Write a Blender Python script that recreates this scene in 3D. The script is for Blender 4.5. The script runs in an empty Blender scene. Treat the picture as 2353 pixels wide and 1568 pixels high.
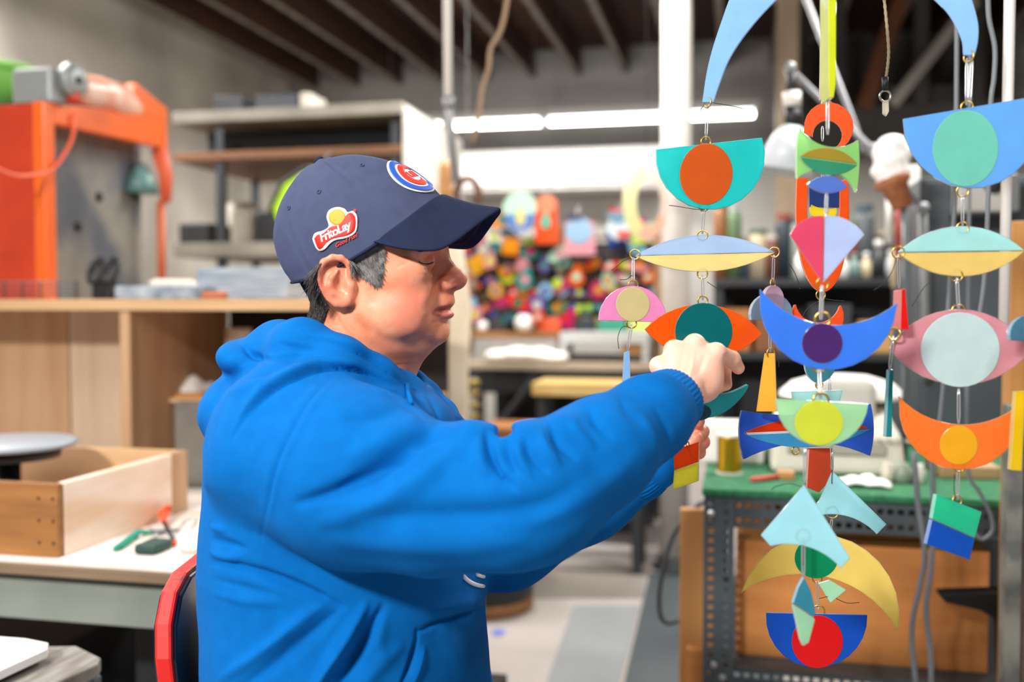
import bpy, bmesh, math, random
import numpy as np
from mathutils import Vector, Matrix
from mathutils.bvhtree import BVHTree

random.seed(7)
RNG = np.random.default_rng(7)
scene = bpy.context.scene
COL = scene.collection

# ---------------------------------------------------------------- camera
F = 35.0 / 36.0 * 2353.0            # focal length in pixels of the 2353x1568 frame
CAM = Vector((0.0, 0.0, 1.2))
YAW, PITCH = math.radians(12.7), math.radians(-2.1)
cam_data = bpy.data.cameras.new('camera')
cam_data.lens = 35.0
cam_data.sensor_width = 36.0
cam_data.clip_start = 0.05
cam_data.dof.use_dof = True
cam_data.dof.focus_distance = 1.27
cam_data.dof.aperture_fstop = 2.2
cam = bpy.data.objects.new('camera', cam_data)
COL.objects.link(cam)
cam.location = CAM
cam.rotation_euler = (math.radians(90) + PITCH, 0, YAW)
scene.camera = cam
RC = Matrix.Rotation(YAW, 3, 'Z') @ Matrix.Rotation(PITCH, 3, 'X')   # camera frame (x right, y forward, z up) -> world
RCN = np.array(RC)

# ---------------------------------------------------------------- world, exposure
world = bpy.data.worlds.new('World')
scene.world = world
world.use_nodes = True
world.node_tree.nodes['Background'].inputs[0].default_value = (1.0, 0.97, 0.93, 1)
world.node_tree.nodes['Background'].inputs[1].default_value = 0.075
scene.view_settings.view_transform = 'Standard'
scene.view_settings.look = 'None'
scene.view_settings.gamma = 1.0
scene.view_settings.use_curve_mapping = False
scene.view_settings.exposure = 0.5
scene.cycles.use_denoising = True
scene.cycles.max_bounces = 7
scene.cycles.transparent_max_bounces = 12
scene.cycles.sample_clamp_indirect = 6.0
scene.cycles.caustics_reflective = False
scene.cycles.caustics_refractive = False

# large lights: the fluorescent rows that hang over the work area (their fixtures are built further down)
CEIL = 3.2
def area(name, loc, rot, sx, sy, power, color=(1, 0.96, 0.9)):
    l = bpy.data.lights.new(name, 'AREA')
    l.shape = 'RECTANGLE'
    l.size, l.size_y = sx, sy
    l.energy = power
    l.color = color
    o = bpy.data.objects.new(name, l)
    COL.objects.link(o)
    o.location = loc
    o.rotation_euler = rot
    return o
# (x, y, z, length, watt): rows along X that stand over the bench area
TUBES_OVER = [(-1.55, 0.80, 2.74, 1.22, 22, 1), (0.85, 0.20, 2.74, 1.22, 12, 1),
              (-2.9, 2.9, 2.75, 1.22, 24, 0), (0.9, 3.0, 2.75, 1.22, 44, 0), (-0.9, 4.3, 2.75, 1.22, 46, 0),
              (1.6, 5.2, 2.75, 1.22, 26, 0), (-3.3, 4.0, 3.02, 1.22, 40, 1)]  # the last one is an unseen lamp, added to brighten the left wall
for i, (x, y, z, L, w, along) in enumerate(TUBES_OVER):
    area('tube_light', (x, y, z - 0.045), (0, 0, math.pi / 2 * along), L, 0.10, w)

# shop light on the wall side behind the camera, tilted towards the work place
KEY = Vector((-1.20, -1.30, 2.60)); KEY_TILT = math.radians(63)
area('shop_light_emitter', KEY, (KEY_TILT, 0, math.radians(-22)), 0.62, 0.22, 112, (1, .965, .92))
# ---------------------------------------------------------------- pixel -> space helpers
def C(u, v, d):
    """pixel + depth along the optical axis -> camera frame"""
    return np.array([(u - 1176.5) / F * d, d, -(v - 784.0) / F * d])
def to_world(a):
    a = np.asarray(a, float)
    return a @ RCN.T + np.array(CAM)
def P(u, v, d):
    return Vector(to_world(C(u, v, d)))
def ray(u, v):
    return Vector(RCN @ C(u, v, 1.0))
def QY(u, v, Y):
    r = ray(u, v); t = Y / r.y
    return CAM + r * t
def QX(u, v, X):
    r = ray(u, v); t = X / r.x
    return CAM + r * t
def QZ(u, v, Z):
    r = ray(u, v); t = (Z - CAM.z) / r.z
    return CAM + r * t
def project_np(V):
    """camera-frame points -> pixels"""
    V = np.asarray(V)
    return V[:, 0] / V[:, 1] * F + 1176.5, -V[:, 2] / V[:, 1] * F + 784.0

# ---------------------------------------------------------------- materials
def lin(h):
    if isinstance(h, str):
        h = h.lstrip('#'); c = [int(h[i:i + 2], 16) / 255 for i in (0, 2, 4)]
        return tuple((x / 12.92 if x <= 0.04045 else ((x + 0.055) / 1.055) ** 2.4) for x in c)
    return tuple(h)
MATS = {}
def mat(name, col, rough=0.5, metal=0.0, col2=None, scale=8.0, stretch=None, bump=0.0, bscale=None, detail=4.0,
        contrast=(0.35, 0.65), emit=0.0, sheen=0.0, spec=0.5, coat=0.0, sss=0.0):
    if name in MATS: return MATS[name]
    m = bpy.data.materials.new(name); m.use_nodes = True
    nt = m.node_tree; b = nt.nodes['Principled BSDF']
    c = lin(col)
    b.inputs['Base Color'].default_value = (*c, 1)
    b.inputs['Roughness'].default_value = rough
    b.inputs['Metallic'].default_value = metal
    b.inputs['Specular IOR Level'].default_value = spec
    if sheen: b.inputs['Sheen Weight'].default_value = sheen; b.inputs['Sheen Roughness'].default_value = 0.5
    if coat: b.inputs['Coat Weight'].default_value = coat; b.inputs['Coat Roughness'].default_value = 0.15
    if sss:
        b.inputs['Subsurface Weight'].default_value = sss
        b.inputs['Subsurface Radius'].default_value = (0.012, 0.004, 0.002)
        b.inputs['Subsurface Scale'].default_value = 1.0
    if emit:
        b.inputs['Emission Color'].default_value = (*c, 1); b.inputs['Emission Strength'].default_value = emit
    if col2 is not None or bump:
        tc = nt.nodes.new('ShaderNodeTexCoord'); mp = nt.nodes.new('ShaderNodeMapping')
        nt.links.new(tc.outputs['Object'], mp.inputs['Vector'])
        if stretch: mp.inputs['Scale'].default_value = stretch
        n = nt.nodes.new('ShaderNodeTexNoise'); n.inputs['Scale'].default_value = scale; n.inputs['Detail'].default_value = detail
        nt.links.new(mp.outputs['Vector'], n.inputs['Vector'])
        if col2 is not None:
            r = nt.nodes.new('ShaderNodeValToRGB')
            r.color_ramp.elements[0].position, r.color_ramp.elements[1].position = contrast
            r.color_ramp.elements[0].color = (*c, 1); r.color_ramp.elements[1].color = (*lin(col2), 1)
            nt.links.new(n.outputs['Fac'], r.inputs['Fac']); nt.links.new(r.outputs['Color'], b.inputs['Base Color'])
        if bump:
            n2 = n
            if bscale:
                n2 = nt.nodes.new('ShaderNodeTexNoise'); n2.inputs['Scale'].default_value = bscale
                nt.links.new(mp.outputs['Vector'], n2.inputs['Vector'])
            bp = nt.nodes.new('ShaderNodeBump'); bp.inputs['Strength'].default_value = bump; bp.inputs['Distance'].default_value = 0.004
            nt.links.new(n2.outputs['Fac'], bp.inputs['Height']); nt.links.new(bp.outputs['Normal'], b.inputs['Normal'])
    MATS[name] = m
    return m
def wood(name, c1, c2, axis=0, scale=3.0, rough=0.6):
    st = [14, 14, 14]; st[axis] = 1.2
    return mat(name, c1, rough, col2=c2, scale=scale, stretch=st, bump=0.15, detail=6, contrast=(0.3, 0.7))
def glass(name, col, clear=0.16, rough=0.2):
    """translucent coloured sheet glass: passes light, tints it, glossy skin"""
    key = 'glass_' + name
    if key in MATS: return MATS[key]
    m = bpy.data.materials.new(key); m.use_nodes = True
    nt = m.node_tree; nt.nodes.clear(); N = nt.nodes.new; L = nt.links.new
    out = N('ShaderNodeOutputMaterial'); c0 = lin(col); g_ = min(1.35, .95 / max(c0)); c = (*[x * g_ for x in c0], 1)
    dif = N('ShaderNodeBsdfDiffuse'); tra = N('ShaderNodeBsdfTranslucent'); tp = N('ShaderNodeBsdfTransparent'); gl = N('ShaderNodeBsdfGlossy')
    nz = N('ShaderNodeTexNoise'); nz.inputs['Scale'].default_value = 35; nz.inputs['Detail'].default_value = 2
    tc = N('ShaderNodeTexCoord'); L(tc.outputs['Object'], nz.inputs['Vector'])
    hs = N('ShaderNodeHueSaturation'); hs.inputs['Color'].default_value = c
    mr = N('ShaderNodeMapRange'); mr.inputs['To Min'].default_value = 0.9; mr.inputs['To Max'].default_value = 1.1
    L(nz.outputs['Fac'], mr.inputs['Value']); L(mr.outputs['Result'], hs.inputs['Value'])
    for s in (dif, tra): L(hs.outputs['Color'], s.inputs['Color'])
    tp.inputs['Color'].default_value = (0.35 + 0.65 * c[0], 0.35 + 0.65 * c[1], 0.35 + 0.65 * c[2], 1)
    gl.inputs['Roughness'].default_value = rough
    a = N('ShaderNodeMixShader'); a.inputs[0].default_value = 0.5; L(dif.outputs[0], a.inputs[1]); L(tra.outputs[0], a.inputs[2])
    b = N('ShaderNodeMixShader'); b.inputs[0].default_value = clear; L(a.outputs[0], b.inputs[1]); L(tp.outputs[0], b.inputs[2])
    fr = N('ShaderNodeFresnel'); fr.inputs['IOR'].default_value = 1.32
    d = N('ShaderNodeMixShader'); L(fr.outputs[0], d.inputs[0]); L(b.outputs[0], d.inputs[1]); L(gl.outputs[0], d.inputs[2])
    L(d.outputs[0], out.inputs['Surface'])
    MATS[key] = m
    return m

# ---------------------------------------------------------------- object helpers
def tag(o, label=None, cat=None, group=None, kind=None):
    if label: o['label'] = label
    if cat: o['category'] = cat
    if group: o['group'] = group
    if kind: o['kind'] = kind
    return o
WORLD_LOC = {}
def empty(name, loc, label=None, cat=None, group=None):
    o = bpy.data.objects.new(name, None); o.empty_display_size = 0.05
    COL.objects.link(o); o.location = loc; WORLD_LOC[o.name] = Vector(loc)
    return tag(o, label, cat, group)
def link(name, me, parent=None, loc=None):
    o = bpy.data.objects.new(name, me); COL.objects.link(o)
    pl = WORLD_LOC[parent.name] if parent else Vector((0, 0, 0))
    loc = Vector(loc) if loc is not None else Vector((0, 0, 0))
    if parent: o.parent = parent
    o.location = loc - pl
    WORLD_LOC[o.name] = loc
    return o
def mesh_obj(name, V, faces, m, parent=None, smooth=False, bevel=0.0, seg=2, label=None, cat=None, group=None, kind=None):
    V = np.asarray(V, float)
    c = (V.min(0) + V.max(0)) / 2
    if parent is None: c[2] = V[:, 2].min()
    me = bpy.data.meshes.new(name)
    me.from_pydata((V - c).tolist(), [], [list(f) for f in faces])
    me.update()
    if m is not None: me.materials.append(m)
    if smooth: me.polygons.foreach_set('use_smooth', [True] * len(me.polygons))
    o = link(name, me, parent, c)
    if bevel:
        md = o.modifiers.new('bevel', 'BEVEL'); md.width = bevel; md.segments = seg; md.limit_method = 'ANGLE'; md.angle_limit = math.radians(40)
    return tag(o, label, cat, group, kind)
class MB:
    """collects simple shapes into ONE mesh"""
    def __init__(s): s.V = []; s.F = []
    def add(s, V, Fs):
        n = len(s.V); s.V += [tuple(v) for v in V]; s.F += [tuple(i + n for i in f) for f in Fs]; return s
    def box(s, x0, x1, y0, y1, z0, z1):
        V = [(x, y, z) for x in (x0, x1) for y in (y0, y1) for z in (z0, z1)]
        return s.add(V, [(0, 1, 3, 2), (4, 6, 7, 5), (0, 4, 5, 1), (2, 3, 7, 6), (0, 2, 6, 4), (1, 5, 7, 3)])
    def hexa(s, b, t):
        """b, t: four corners each, same winding"""
        V = list(b) + list(t)
        return s.add(V, [(3, 2, 1, 0), (4, 5, 6, 7)] + [(i, (i + 1) % 4, 4 + (i + 1) % 4, 4 + i) for i in range(4)])
    def tube(s, pts, r, n=8, closed=False, caps=True):
        pts = [Vector(p) for p in pts]; k = len(pts)
        rr = r if isinstance(r, (list, tuple)) else [r] * k
        V = []; prev = None
        for i, p in enumerate(pts):
            if closed: t = pts[(i + 1) % k] - pts[i - 1]
            else: t = pts[min(i + 1, k - 1)] - pts[max(i - 1, 0)]
            t = t.normalized() if t.length > 1e-9 else Vector((0, 0, 1))
            if prev is None:
                a = t.cross(Vector((0, 0, 1)))
                if a.length < 1e-3: a = t.cross(Vector((1, 0, 0)))
            else: a = prev - t * prev.dot(t)
            a.normalize(); b = t.cross(a); prev = a
            for j in range(n):
                w = 2 * math.pi * j / n
                V.append(p + (a * math.cos(w) + b * math.sin(w)) * rr[i])
        Fs = []
        for i in range(k if closed else k - 1):
            i2 = (i + 1) % k
            for j in range(n):
                j2 = (j + 1) % n
                Fs.append((i * n + j, i * n + j2, i2 * n + j2, i2 * n + j))
        if caps and not closed:
            Fs.append(tuple(range(n - 1, -1, -1))); Fs.append(tuple((k - 1) * n + j for j in range(n)))
        return s.add(V, Fs)
    def lathe(s, prof, o=(0, 0, 0), n=20, ax=(0, 0, 1), cap=True):
        """prof: (radius, height) list; axis through o"""
        o = Vector(o); ax = Vector(ax).normalized()
        a = ax.cross(Vector((0, 1, 0)))
        if a.length < 1e-3: a = ax.cross(Vector((1, 0, 0)))
        a.normalize(); b = ax.cross(a)
        V = []; Fs = []
        for r, h in prof:
            for j in range(n):
                w = 2 * math.pi * j / n
                V.append(o + ax * h + (a * math.cos(w) + b * math.sin(w)) * max(r, 1e-4))
        for i in range(len(prof) - 1):
            for j in range(n):
                j2 = (j + 1) % n
                Fs.append((i * n + j, i * n + j2, (i + 1) * n + j2, (i + 1) * n + j))
        if cap:
            Fs.append(tuple(range(n - 1, -1, -1))); Fs.append(tuple((len(prof) - 1) * n + j for j in range(n)))
        return s.add(V, Fs)
    def prism(s, pts, nrm, th):
        """planar polygon (3D points) given thickness along +-nrm"""
        nrm = Vector(nrm).normalized() * th / 2; n = len(pts)
        V = [Vector(p) - nrm for p in pts] + [Vector(p) + nrm for p in pts]
        return s.add(V, [tuple(range(n - 1, -1, -1)), tuple(range(n, 2 * n))] + [(i, (i + 1) % n, n + (i + 1) % n, n + i) for i in range(n)])
    def build(s, name, m, parent=None, side=None, **k):
        o = mesh_obj(name, s.V, s.F, m, parent, **k)
        if side:
            o.data.materials.append(side)
            for f in o.data.polygons[2:]: f.material_index = 1
        bm = bmesh.new(); bm.from_mesh(o.data); bmesh.ops.recalc_face_normals(bm, faces=bm.faces); bm.to_mesh(o.data); bm.free()
        return o
def box(name, m, x0, x1, y0, y1, z0, z1, parent=None, bevel=0.003, **k):
    return MB().box(min(x0, x1), max(x0, x1), min(y0, y1), max(y0, y1), min(z0, z1), max(z0, z1)).build(name, m, parent, bevel=bevel, **k)
def spline(pts, n=8):
    """Catmull-Rom through points (any dimension)"""
    p = [np.asarray(q, float) for q in pts]; p = [2 * p[0] - p[1]] + p + [2 * p[-1] - p[-2]]; out = []
    for i in range(1, len(p) - 2):
        for j in range(n):
            t = j / n
            out.append(0.5 * ((2 * p[i]) + (-p[i - 1] + p[i + 1]) * t + (2 * p[i - 1] - 5 * p[i] + 4 * p[i + 1] - p[i + 2]) * t * t + (-p[i - 1] + 3 * p[i] - 3 * p[i + 1] + p[i + 2]) * t ** 3))
    out.append(p[-2])
    return out

# ---------------------------------------------------------------- implicit sculpting (surface nets)
def smin(a, b, k):
    if k <= 0: return np.minimum(a, b)
    h = np.clip(0.5 + 0.5 * (b - a) / k, 0, 1)
    return b * (1 - h) + a * h - k * h * (1 - h)
class Vol:
    def __init__(s, lo, hi, h):
        s.lo = np.asarray(lo, float); s.h = h
        s.n = np.ceil((np.asarray(hi, float) - s.lo) / h).astype(int) + 1
        s.f = np.full(s.n, 1.0, np.float32)
        s.ax = [(s.lo[i] + np.arange(s.n[i]) * h).astype(np.float32) for i in range(3)]
    def apply(s, fn, lo, hi, k=0.0, op='u'):
        pad = k + 2.5 * s.h
        a = np.clip(np.floor((np.asarray(lo) - pad - s.lo) / s.h).astype(int), 0, s.n)
        b = np.clip(np.ceil((np.asarray(hi) + pad - s.lo) / s.h).astype(int) + 1, 0, s.n)
        if np.any(b <= a): return s
        sl = tuple(slice(a[i], b[i]) for i in range(3))
        X = s.ax[0][sl[0]][:, None, None]; Y = s.ax[1][sl[1]][None, :, None]; Z = s.ax[2][sl[2]][None, None, :]
        d = fn(X, Y, Z).astype(np.float32); f = s.f[sl]
        if op == 'u': s.f[sl] = smin(f, d, k)
        else: s.f[sl] = -smin(-f, d, k)          # carve
        return s
    def cone(s, p, r, q, R=None, k=0.01, op='u'):
        p = np.asarray(p, float); q = np.asarray(q, float); R = r if R is None else R
        ba = q - p; bb = float(ba @ ba) + 1e-12; m = max(r, R)
        def fn(X, Y, Z):
            ax, ay, az = X - p[0], Y - p[1], Z - p[2]
            t = np.clip((ax * ba[0] + ay * ba[1] + az * ba[2]) / bb, 0, 1)
            return np.sqrt((ax - t * ba[0]) ** 2 + (ay - t * ba[1]) ** 2 + (az - t * ba[2]) ** 2) - (r + t * (R - r))
        return s.apply(fn, np.minimum(p, q) - m, np.maximum(p, q) + m, k, op)
    def ball(s, p, r, k=0.01, op='u'): return s.cone(p, r, p, r, k, op)
    def ell(s, c, rad, k=0.01, op='u', rot=None):
        c = np.asarray(c, float); rad = np.asarray(rad, float); R = np.eye(3) if rot is None else np.array(rot)
        m = np.sqrt(((R * rad[None, :]) ** 2).sum(1)) if rot is not None else rad
        def fn(X, Y, Z):
            x, y, z = X - c[0], Y - c[1], Z - c[2]
            if rot is not None: x, y, z = (R[0, i] * x + R[1, i] * y + R[2, i] * z for i in range(3))
            k0 = np.sqrt((x / rad[0]) ** 2 + (y / rad[1]) ** 2 + (z / rad[2]) ** 2)
            k1 = np.sqrt((x / rad[0] ** 2) ** 2 + (y / rad[1] ** 2) ** 2 + (z / rad[2] ** 2) ** 2) + 1e-9
            return np.where(k0 > 0.05, k0 * (k0 - 1) / k1, -rad.min())
        return s.apply(fn, c - m, c + m, k, op)
    def chain(s, pts, rs, k=0.01, op='u'):
        for i in range(len(pts) - 1): s.cone(pts[i], rs[i], pts[i + 1], rs[i + 1], k, op)
        return s
    def mesh(s):
        f = s.f; n = s.n; ins = f < 0
        cnt = np.zeros(n - 1, np.int8)
        for dx in (0, 1):
            for dy in (0, 1):
                for dz in (0, 1):
                    cnt += ins[dx:n[0] - 1 + dx, dy:n[1] - 1 + dy, dz:n[2] - 1 + dz]
        act = (cnt > 0) & (cnt < 8)
        ii = np.argwhere(act); idx = np.full(n - 1, -1, np.int32); idx[act] = np.arange(len(ii))
        acc = np.zeros((len(ii), 3)); num = np.zeros(len(ii))
        cor = [(a, b, c) for a in (0, 1) for b in (0, 1) for c in (0, 1)]
        for a in cor:
            for ax in range(3):
                if a[ax]: continue
                b = list(a); b[ax] = 1
                fa = f[ii[:, 0] + a[0], ii[:, 1] + a[1], ii[:, 2] + a[2]]; fb = f[ii[:, 0] + b[0], ii[:, 1] + b[1], ii[:, 2] + b[2]]
                mk = (fa < 0) != (fb < 0)
                t = np.where(mk, fa / np.where(mk, fa - fb, 1), 0)
                p = np.tile(np.array(a, float), (len(ii), 1)); p[:, ax] += t
                acc += p * mk[:, None]; num += mk
        V = s.lo + (ii + acc / num[:, None]) * s.h
        Q = []
        for ax in range(3):
            u, w = (ax + 1) % 3, (ax + 2) % 3
            sa = [slice(None)] * 3; sb = [slice(None)] * 3
            sa[ax] = slice(0, -1); sb[ax] = slice(1, None)
            for o in (u, w): sa[o] = slice(1, -1); sb[o] = slice(1, -1)
            A = ins[tuple(sa)]; B = ins[tuple(sb)]
            for flip, mk in ((0, A & ~B), (1, ~A & B)):
                e = np.argwhere(mk)
                if not len(e): continue
                e[:, u] += 1; e[:, w] += 1
                def cell(du, dw):
                    c = e.copy(); c[:, u] += du; c[:, w] += dw
                    return idx[c[:, 0], c[:, 1], c[:, 2]]
                q = np.stack([cell(-1, -1), cell(0, -1), cell(0, 0), cell(-1, 0)], 1)
                Q.append(q[:, ::-1] if flip else q)
        return V, np.concatenate(Q)
def vnormals(V, Q):
    n = np.zeros_like(V)
    fn = np.cross(V[Q[:, 2]] - V[Q[:, 0]], V[Q[:, 3]] - V[Q[:, 1]])
    for i in range(4): np.add.at(n, Q[:, i], fn)
    return n / (np.linalg.norm(n, axis=1, keepdims=True) + 1e-12)
def laplace(V, Q, it=1, lam=0.5):
    e = np.concatenate([Q[:, [0, 1]], Q[:, [1, 2]], Q[:, [2, 3]], Q[:, [3, 0]]])
    for _ in range(it):
        s = np.zeros_like(V); c = np.zeros(len(V))
        for a, b in ((0, 1), (1, 0)):
            np.add.at(s, e[:, a], V[e[:, b]]); np.add.at(c, e[:, a], 1)
        V = V + lam * (s / c[:, None] - V)
    return V
def polydist(u, v, line):
    """distance of pixels to a polyline and position along it 0..1"""
    best = np.full(u.shape, 1e9); pos = np.zeros(u.shape)
    L = np.array(line, float); seg = np.linalg.norm(np.diff(L, axis=0), axis=1); tot = seg.sum(); run = 0
    for i in range(len(L) - 1):
        d = L[i + 1] - L[i]; t = np.clip(((u - L[i, 0]) * d[0] + (v - L[i, 1]) * d[1]) / (d @ d + 1e-9), 0, 1)
        D = np.hypot(u - L[i, 0] - t * d[0], v - L[i, 1] - t * d[1]); m = D < best
        best[m] = D[m]; pos[m] = (run + t[m] * seg[i]) / tot; run += seg[i]
    return best, pos
def sculpt(V, Q, strokes, ends=0.15, near=None):
    """press folds into the camera-side skin of a mesh: (pixel polyline, width px, height m)"""
    N = vnormals(V, Q); u, v = project_np(V)
    vd = V / np.linalg.norm(V, axis=1, keepdims=True)
    face = np.clip(-(N * vd).sum(1) * 2.2, 0, 1)
    if near is not None: face = face * near
    disp = np.zeros(len(V))
    for line, w, a in strokes:
        line = spline(line, 6) if len(line) > 2 else line
        D, t = polydist(u, v, line)
        disp += a * np.exp(-(D / (w * (.55 + .45 * np.sin(np.pi * t)))) ** 2) * np.clip(np.sin(np.pi * np.clip(t, 0, 1)), 0, 1) ** 0.75
    return V + N * (disp * face)[:, None]
def inside_poly(u, v, poly):
    p = np.array(poly, float); r = np.zeros(u.shape, bool); j = len(p) - 1
    for i in range(len(p)):
        c = ((p[i, 1] > v) != (p[j, 1] > v)) & (u < (p[j, 0] - p[i, 0]) * (v - p[i, 1]) / (p[j, 1] - p[i, 1] + 1e-9) + p[i, 0])
        r ^= c; j = i
    return r
# ================================================================ the room
def struct(o): return tag(o, kind='structure')
def rectY(u0, v0, u1, v1, Y):
    vm, um = (v0 + v1) / 2, (u0 + u1) / 2
    return QY(u0, vm, Y).x, QY(u1, vm, Y).x, QY(um, v1, Y).z, QY(um, v0, Y).z
def boxY(name, m, u0, v0, u1, v1, Y, depth, parent=None, z0=None, z1=None, bevel=0.003, **k):
    a, b, c, d = rectY(u0, v0, u1, v1, Y)
    return box(name, m, a, b, Y, Y + depth, c if z0 is None else z0, d if z1 is None else z1, parent, bevel, **k)
XL, XR, YB, YF = -4.1, 3.3, 8.7, -1.6
M_FLOOR = mat('floor_paint', '#b5ada9', .6, col2='#a7a09b', scale=1.6, bump=.05, bscale=40)
floor = struct(box('floor', M_FLOOR, XL - .1, XR + .1, YF, YB + .1, -.06, 0, bevel=0))
def floor_patch(poly, m, h):
    pts = [QZ(u, v, 0.0) for u, v in poly]
    o = MB().prism([Vector((p.x, p.y, h / 2 + .0002)) for p in pts], (0, 0, 1), h).build('floor_panel', m, floor, bevel=.001)
    return o
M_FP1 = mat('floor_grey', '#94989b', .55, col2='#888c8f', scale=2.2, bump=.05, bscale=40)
M_FP2 = mat('floor_dark_table_shade', '#4c5458', .6, col2='#41494d', scale=2.0, bump=.05, bscale=40)
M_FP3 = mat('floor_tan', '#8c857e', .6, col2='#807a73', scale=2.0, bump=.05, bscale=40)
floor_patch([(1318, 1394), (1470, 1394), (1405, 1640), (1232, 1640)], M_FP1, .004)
floor_patch([(1492, 1318), (1800, 1318), (1800, 1640), (1418, 1640)], M_FP2, .004)  # dark floor panel, with the table's shadow put into its colour
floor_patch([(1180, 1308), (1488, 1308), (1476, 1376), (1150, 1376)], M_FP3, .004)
floor_patch(ell_ := [(1145 + 16 * math.cos(w_), 1455 + 9 * math.sin(w_)) for w_ in np.linspace(0, 6.28, 15)[:-1]], mat('paint_spot_blue', '#6f7fc8', .6), .002)['label'] = 'small blue paint spot'
M_CONC = mat('concrete_wall', '#d9d2c6', .9, col2='#aaa49a', scale=1.1, bump=.3, bscale=9, detail=8, contrast=(.38, .68))
M_BACK = mat('painted_block', '#aaa8a4', .85, col2='#93908b', scale=.9, bump=.2, bscale=12, detail=6)
struct(box('wall_left', M_CONC, XL - .15, XL, YF, YB, 0, 3.75, bevel=0))
struct(box('wall_back', M_BACK, XL - .15, XR + .15, YB, YB + .15, 0, 3.75, bevel=0))
struct(box('wall_right', M_BACK, XR, XR + .15, YF, YB, 0, 3.75, bevel=0))
M_DECK = wood('ceiling_deck', '#3f2010', '#241106', 1, 2.5, .8)
M_JOIST = wood('joist_wood', '#5e564d', '#3d362f', 1, 2.5, .8)
ceiling = struct(box('ceiling', M_DECK, XL - .15, XR + .15, YF, YB + .15, 3.46, 3.60, bevel=0))
js = bpy.data.meshes.new('joist')
jm = MB().box(-.024, .024, (YF - YB) / 2, (YB - YF) / 2, -.13, .13)
js.from_pydata([tuple(v) for v in jm.V], [], jm.F); js.materials.append(wood('joist_brown', '#54311b', '#38200f', 1, 2.5, .8)); js.materials.append(mat('joist_edge', '#8f877d', .8, col2='#6f685f', scale=6))
js.update()
for f_ in js.polygons:
    if f_.center.z < -.12: f_.material_index = 1
x = XL + .28; k = 0
while x < XR:
    link('joist', js, ceiling, (x, (YF + YB) / 2, CEIL + .13)); x += .41
WORLD_LOC_C = None
# planks of the deck between joists, seen as brown boards
M_PL = [wood('deck_board_a', '#4a2a18', '#2c170c', 1, 2.5, .8), wood('deck_board_b', '#3b2114', '#25130a', 1, 2.5, .8), wood('deck_board_c', '#5a3319', '#38200f', 1, 2.5, .8)]
x = XL + .28; k = 0
while x < XR - .3:
    for i in range(4):
        y0 = YF + i * (YB - YF) / 4
        box('deck_board', M_PL[(k * 3 + i * 2 + k // 2) % 3], x + .026, x + .384, y0 + .01, y0 + (YB - YF) / 4 - .01, 3.435, 3.458, ceiling, bevel=0)
    x += .41; k += 1

# ---------------------------------------------------------------- lamps
M_TUBE = mat('tube_glow', '#ffffff', .4, emit=14.0)
M_TUBE_FAR = mat('tube_glow_far', '#ffffff', .4, emit=11.0)
M_HOUS = mat('lamp_housing', '#dcdad6', .5)
M_CHROME = mat('steel_bright', '#b9bbbd', .3, metal=.9)
def tube_lamp(x, y, z, L, along, label, group, glow=M_TUBE, hang=True):
    t = empty('fluorescent_lamp', (x, y, z), label, 'lamp', group)
    def bx(n, m, l0, l1, w0, w1, z0, z1):
        return box(n, m, x + w0, x + w1, y + l0, y + l1, z + z0, z + z1, t) if along else box(n, m, x + l0, x + l1, y + w0, y + w1, z + z0, z + z1, t)
    bx('housing', M_HOUS, -L / 2 - .03, L / 2 + .03, -.07, .07, .03, .09)
    d = Vector((0, 1, 0)) if along else Vector((1, 0, 0)); s = Vector((1, 0, 0)) if along else Vector((0, 1, 0)); o = Vector((x, y, z))
    for q in (-.035, .035):
        MB().tube([o + s * q - d * L / 2, o + s * q + d * L / 2], .013, 10).build('tube', glow, t, smooth=True)
    for q in (-1, 1): bx('lamp_holder', M_HOUS, q * L / 2 - .012, q * L / 2 + .012, -.06, .06, -.02, .03)
    if hang:
        for q in (-.4, .4):
            p = o + d * L * q; MB().tube([p + Vector((0, 0, .09)), Vector((p.x, p.y, 3.436))], .003, 6).build('hanger', M_CHROME, t)
    return t
def shop_light(KEY, tilt, rz, label):
  kl = empty('shop_light', KEY, label, 'lamp', 'shop lights behind the camera')
  R_k = Matrix.Rotation(math.radians(rz), 3, 'Z') @ Matrix.Rotation(tilt, 3, 'X')
  for s_ in (-.06, .06):
    MB().tube([KEY + R_k @ Vector((x_, s_, .03)) for x_ in (-.3, .3)], .013, 10).build('tube', M_TUBE, kl, smooth=True)
  MB().hexa([KEY + R_k @ Vector(q_) for q_ in ((-.33, -.12, .05), (.33, -.12, .05), (.33, .12, .05), (-.33, .12, .05))], [KEY + R_k @ Vector(q_) for q_ in ((-.33, -.06, .12), (.33, -.06, .12), (.33, .06, .12), (-.33, .06, .12))]).build('housing', M_HOUS, kl)
  for s_ in (-.25, .25):
    q_ = KEY + R_k @ Vector((s_, 0, .12)); MB().tube([q_, Vector((q_.x, q_.y, 3.436))], .004, 6).build('hanger', M_CHROME, kl)
shop_light(KEY, KEY_TILT, -22, 'tilted twin tube shop light behind the camera')
where = ['over the left of the workplace', 'over the right of the workplace', 'over the orange machine', 'over the green work table', 'over the middle of the hall', 'over the right rear of the hall', 'out of view, added to brighten the left wall']
for (x, y, z, L, w, al), wh in zip(TUBES_OVER, where):
    tube_lamp(x, y, z + .06, L, al, f'white fluorescent lamp hung {wh}', 'fluorescent lamps overhead')
YT = 7.6
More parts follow.
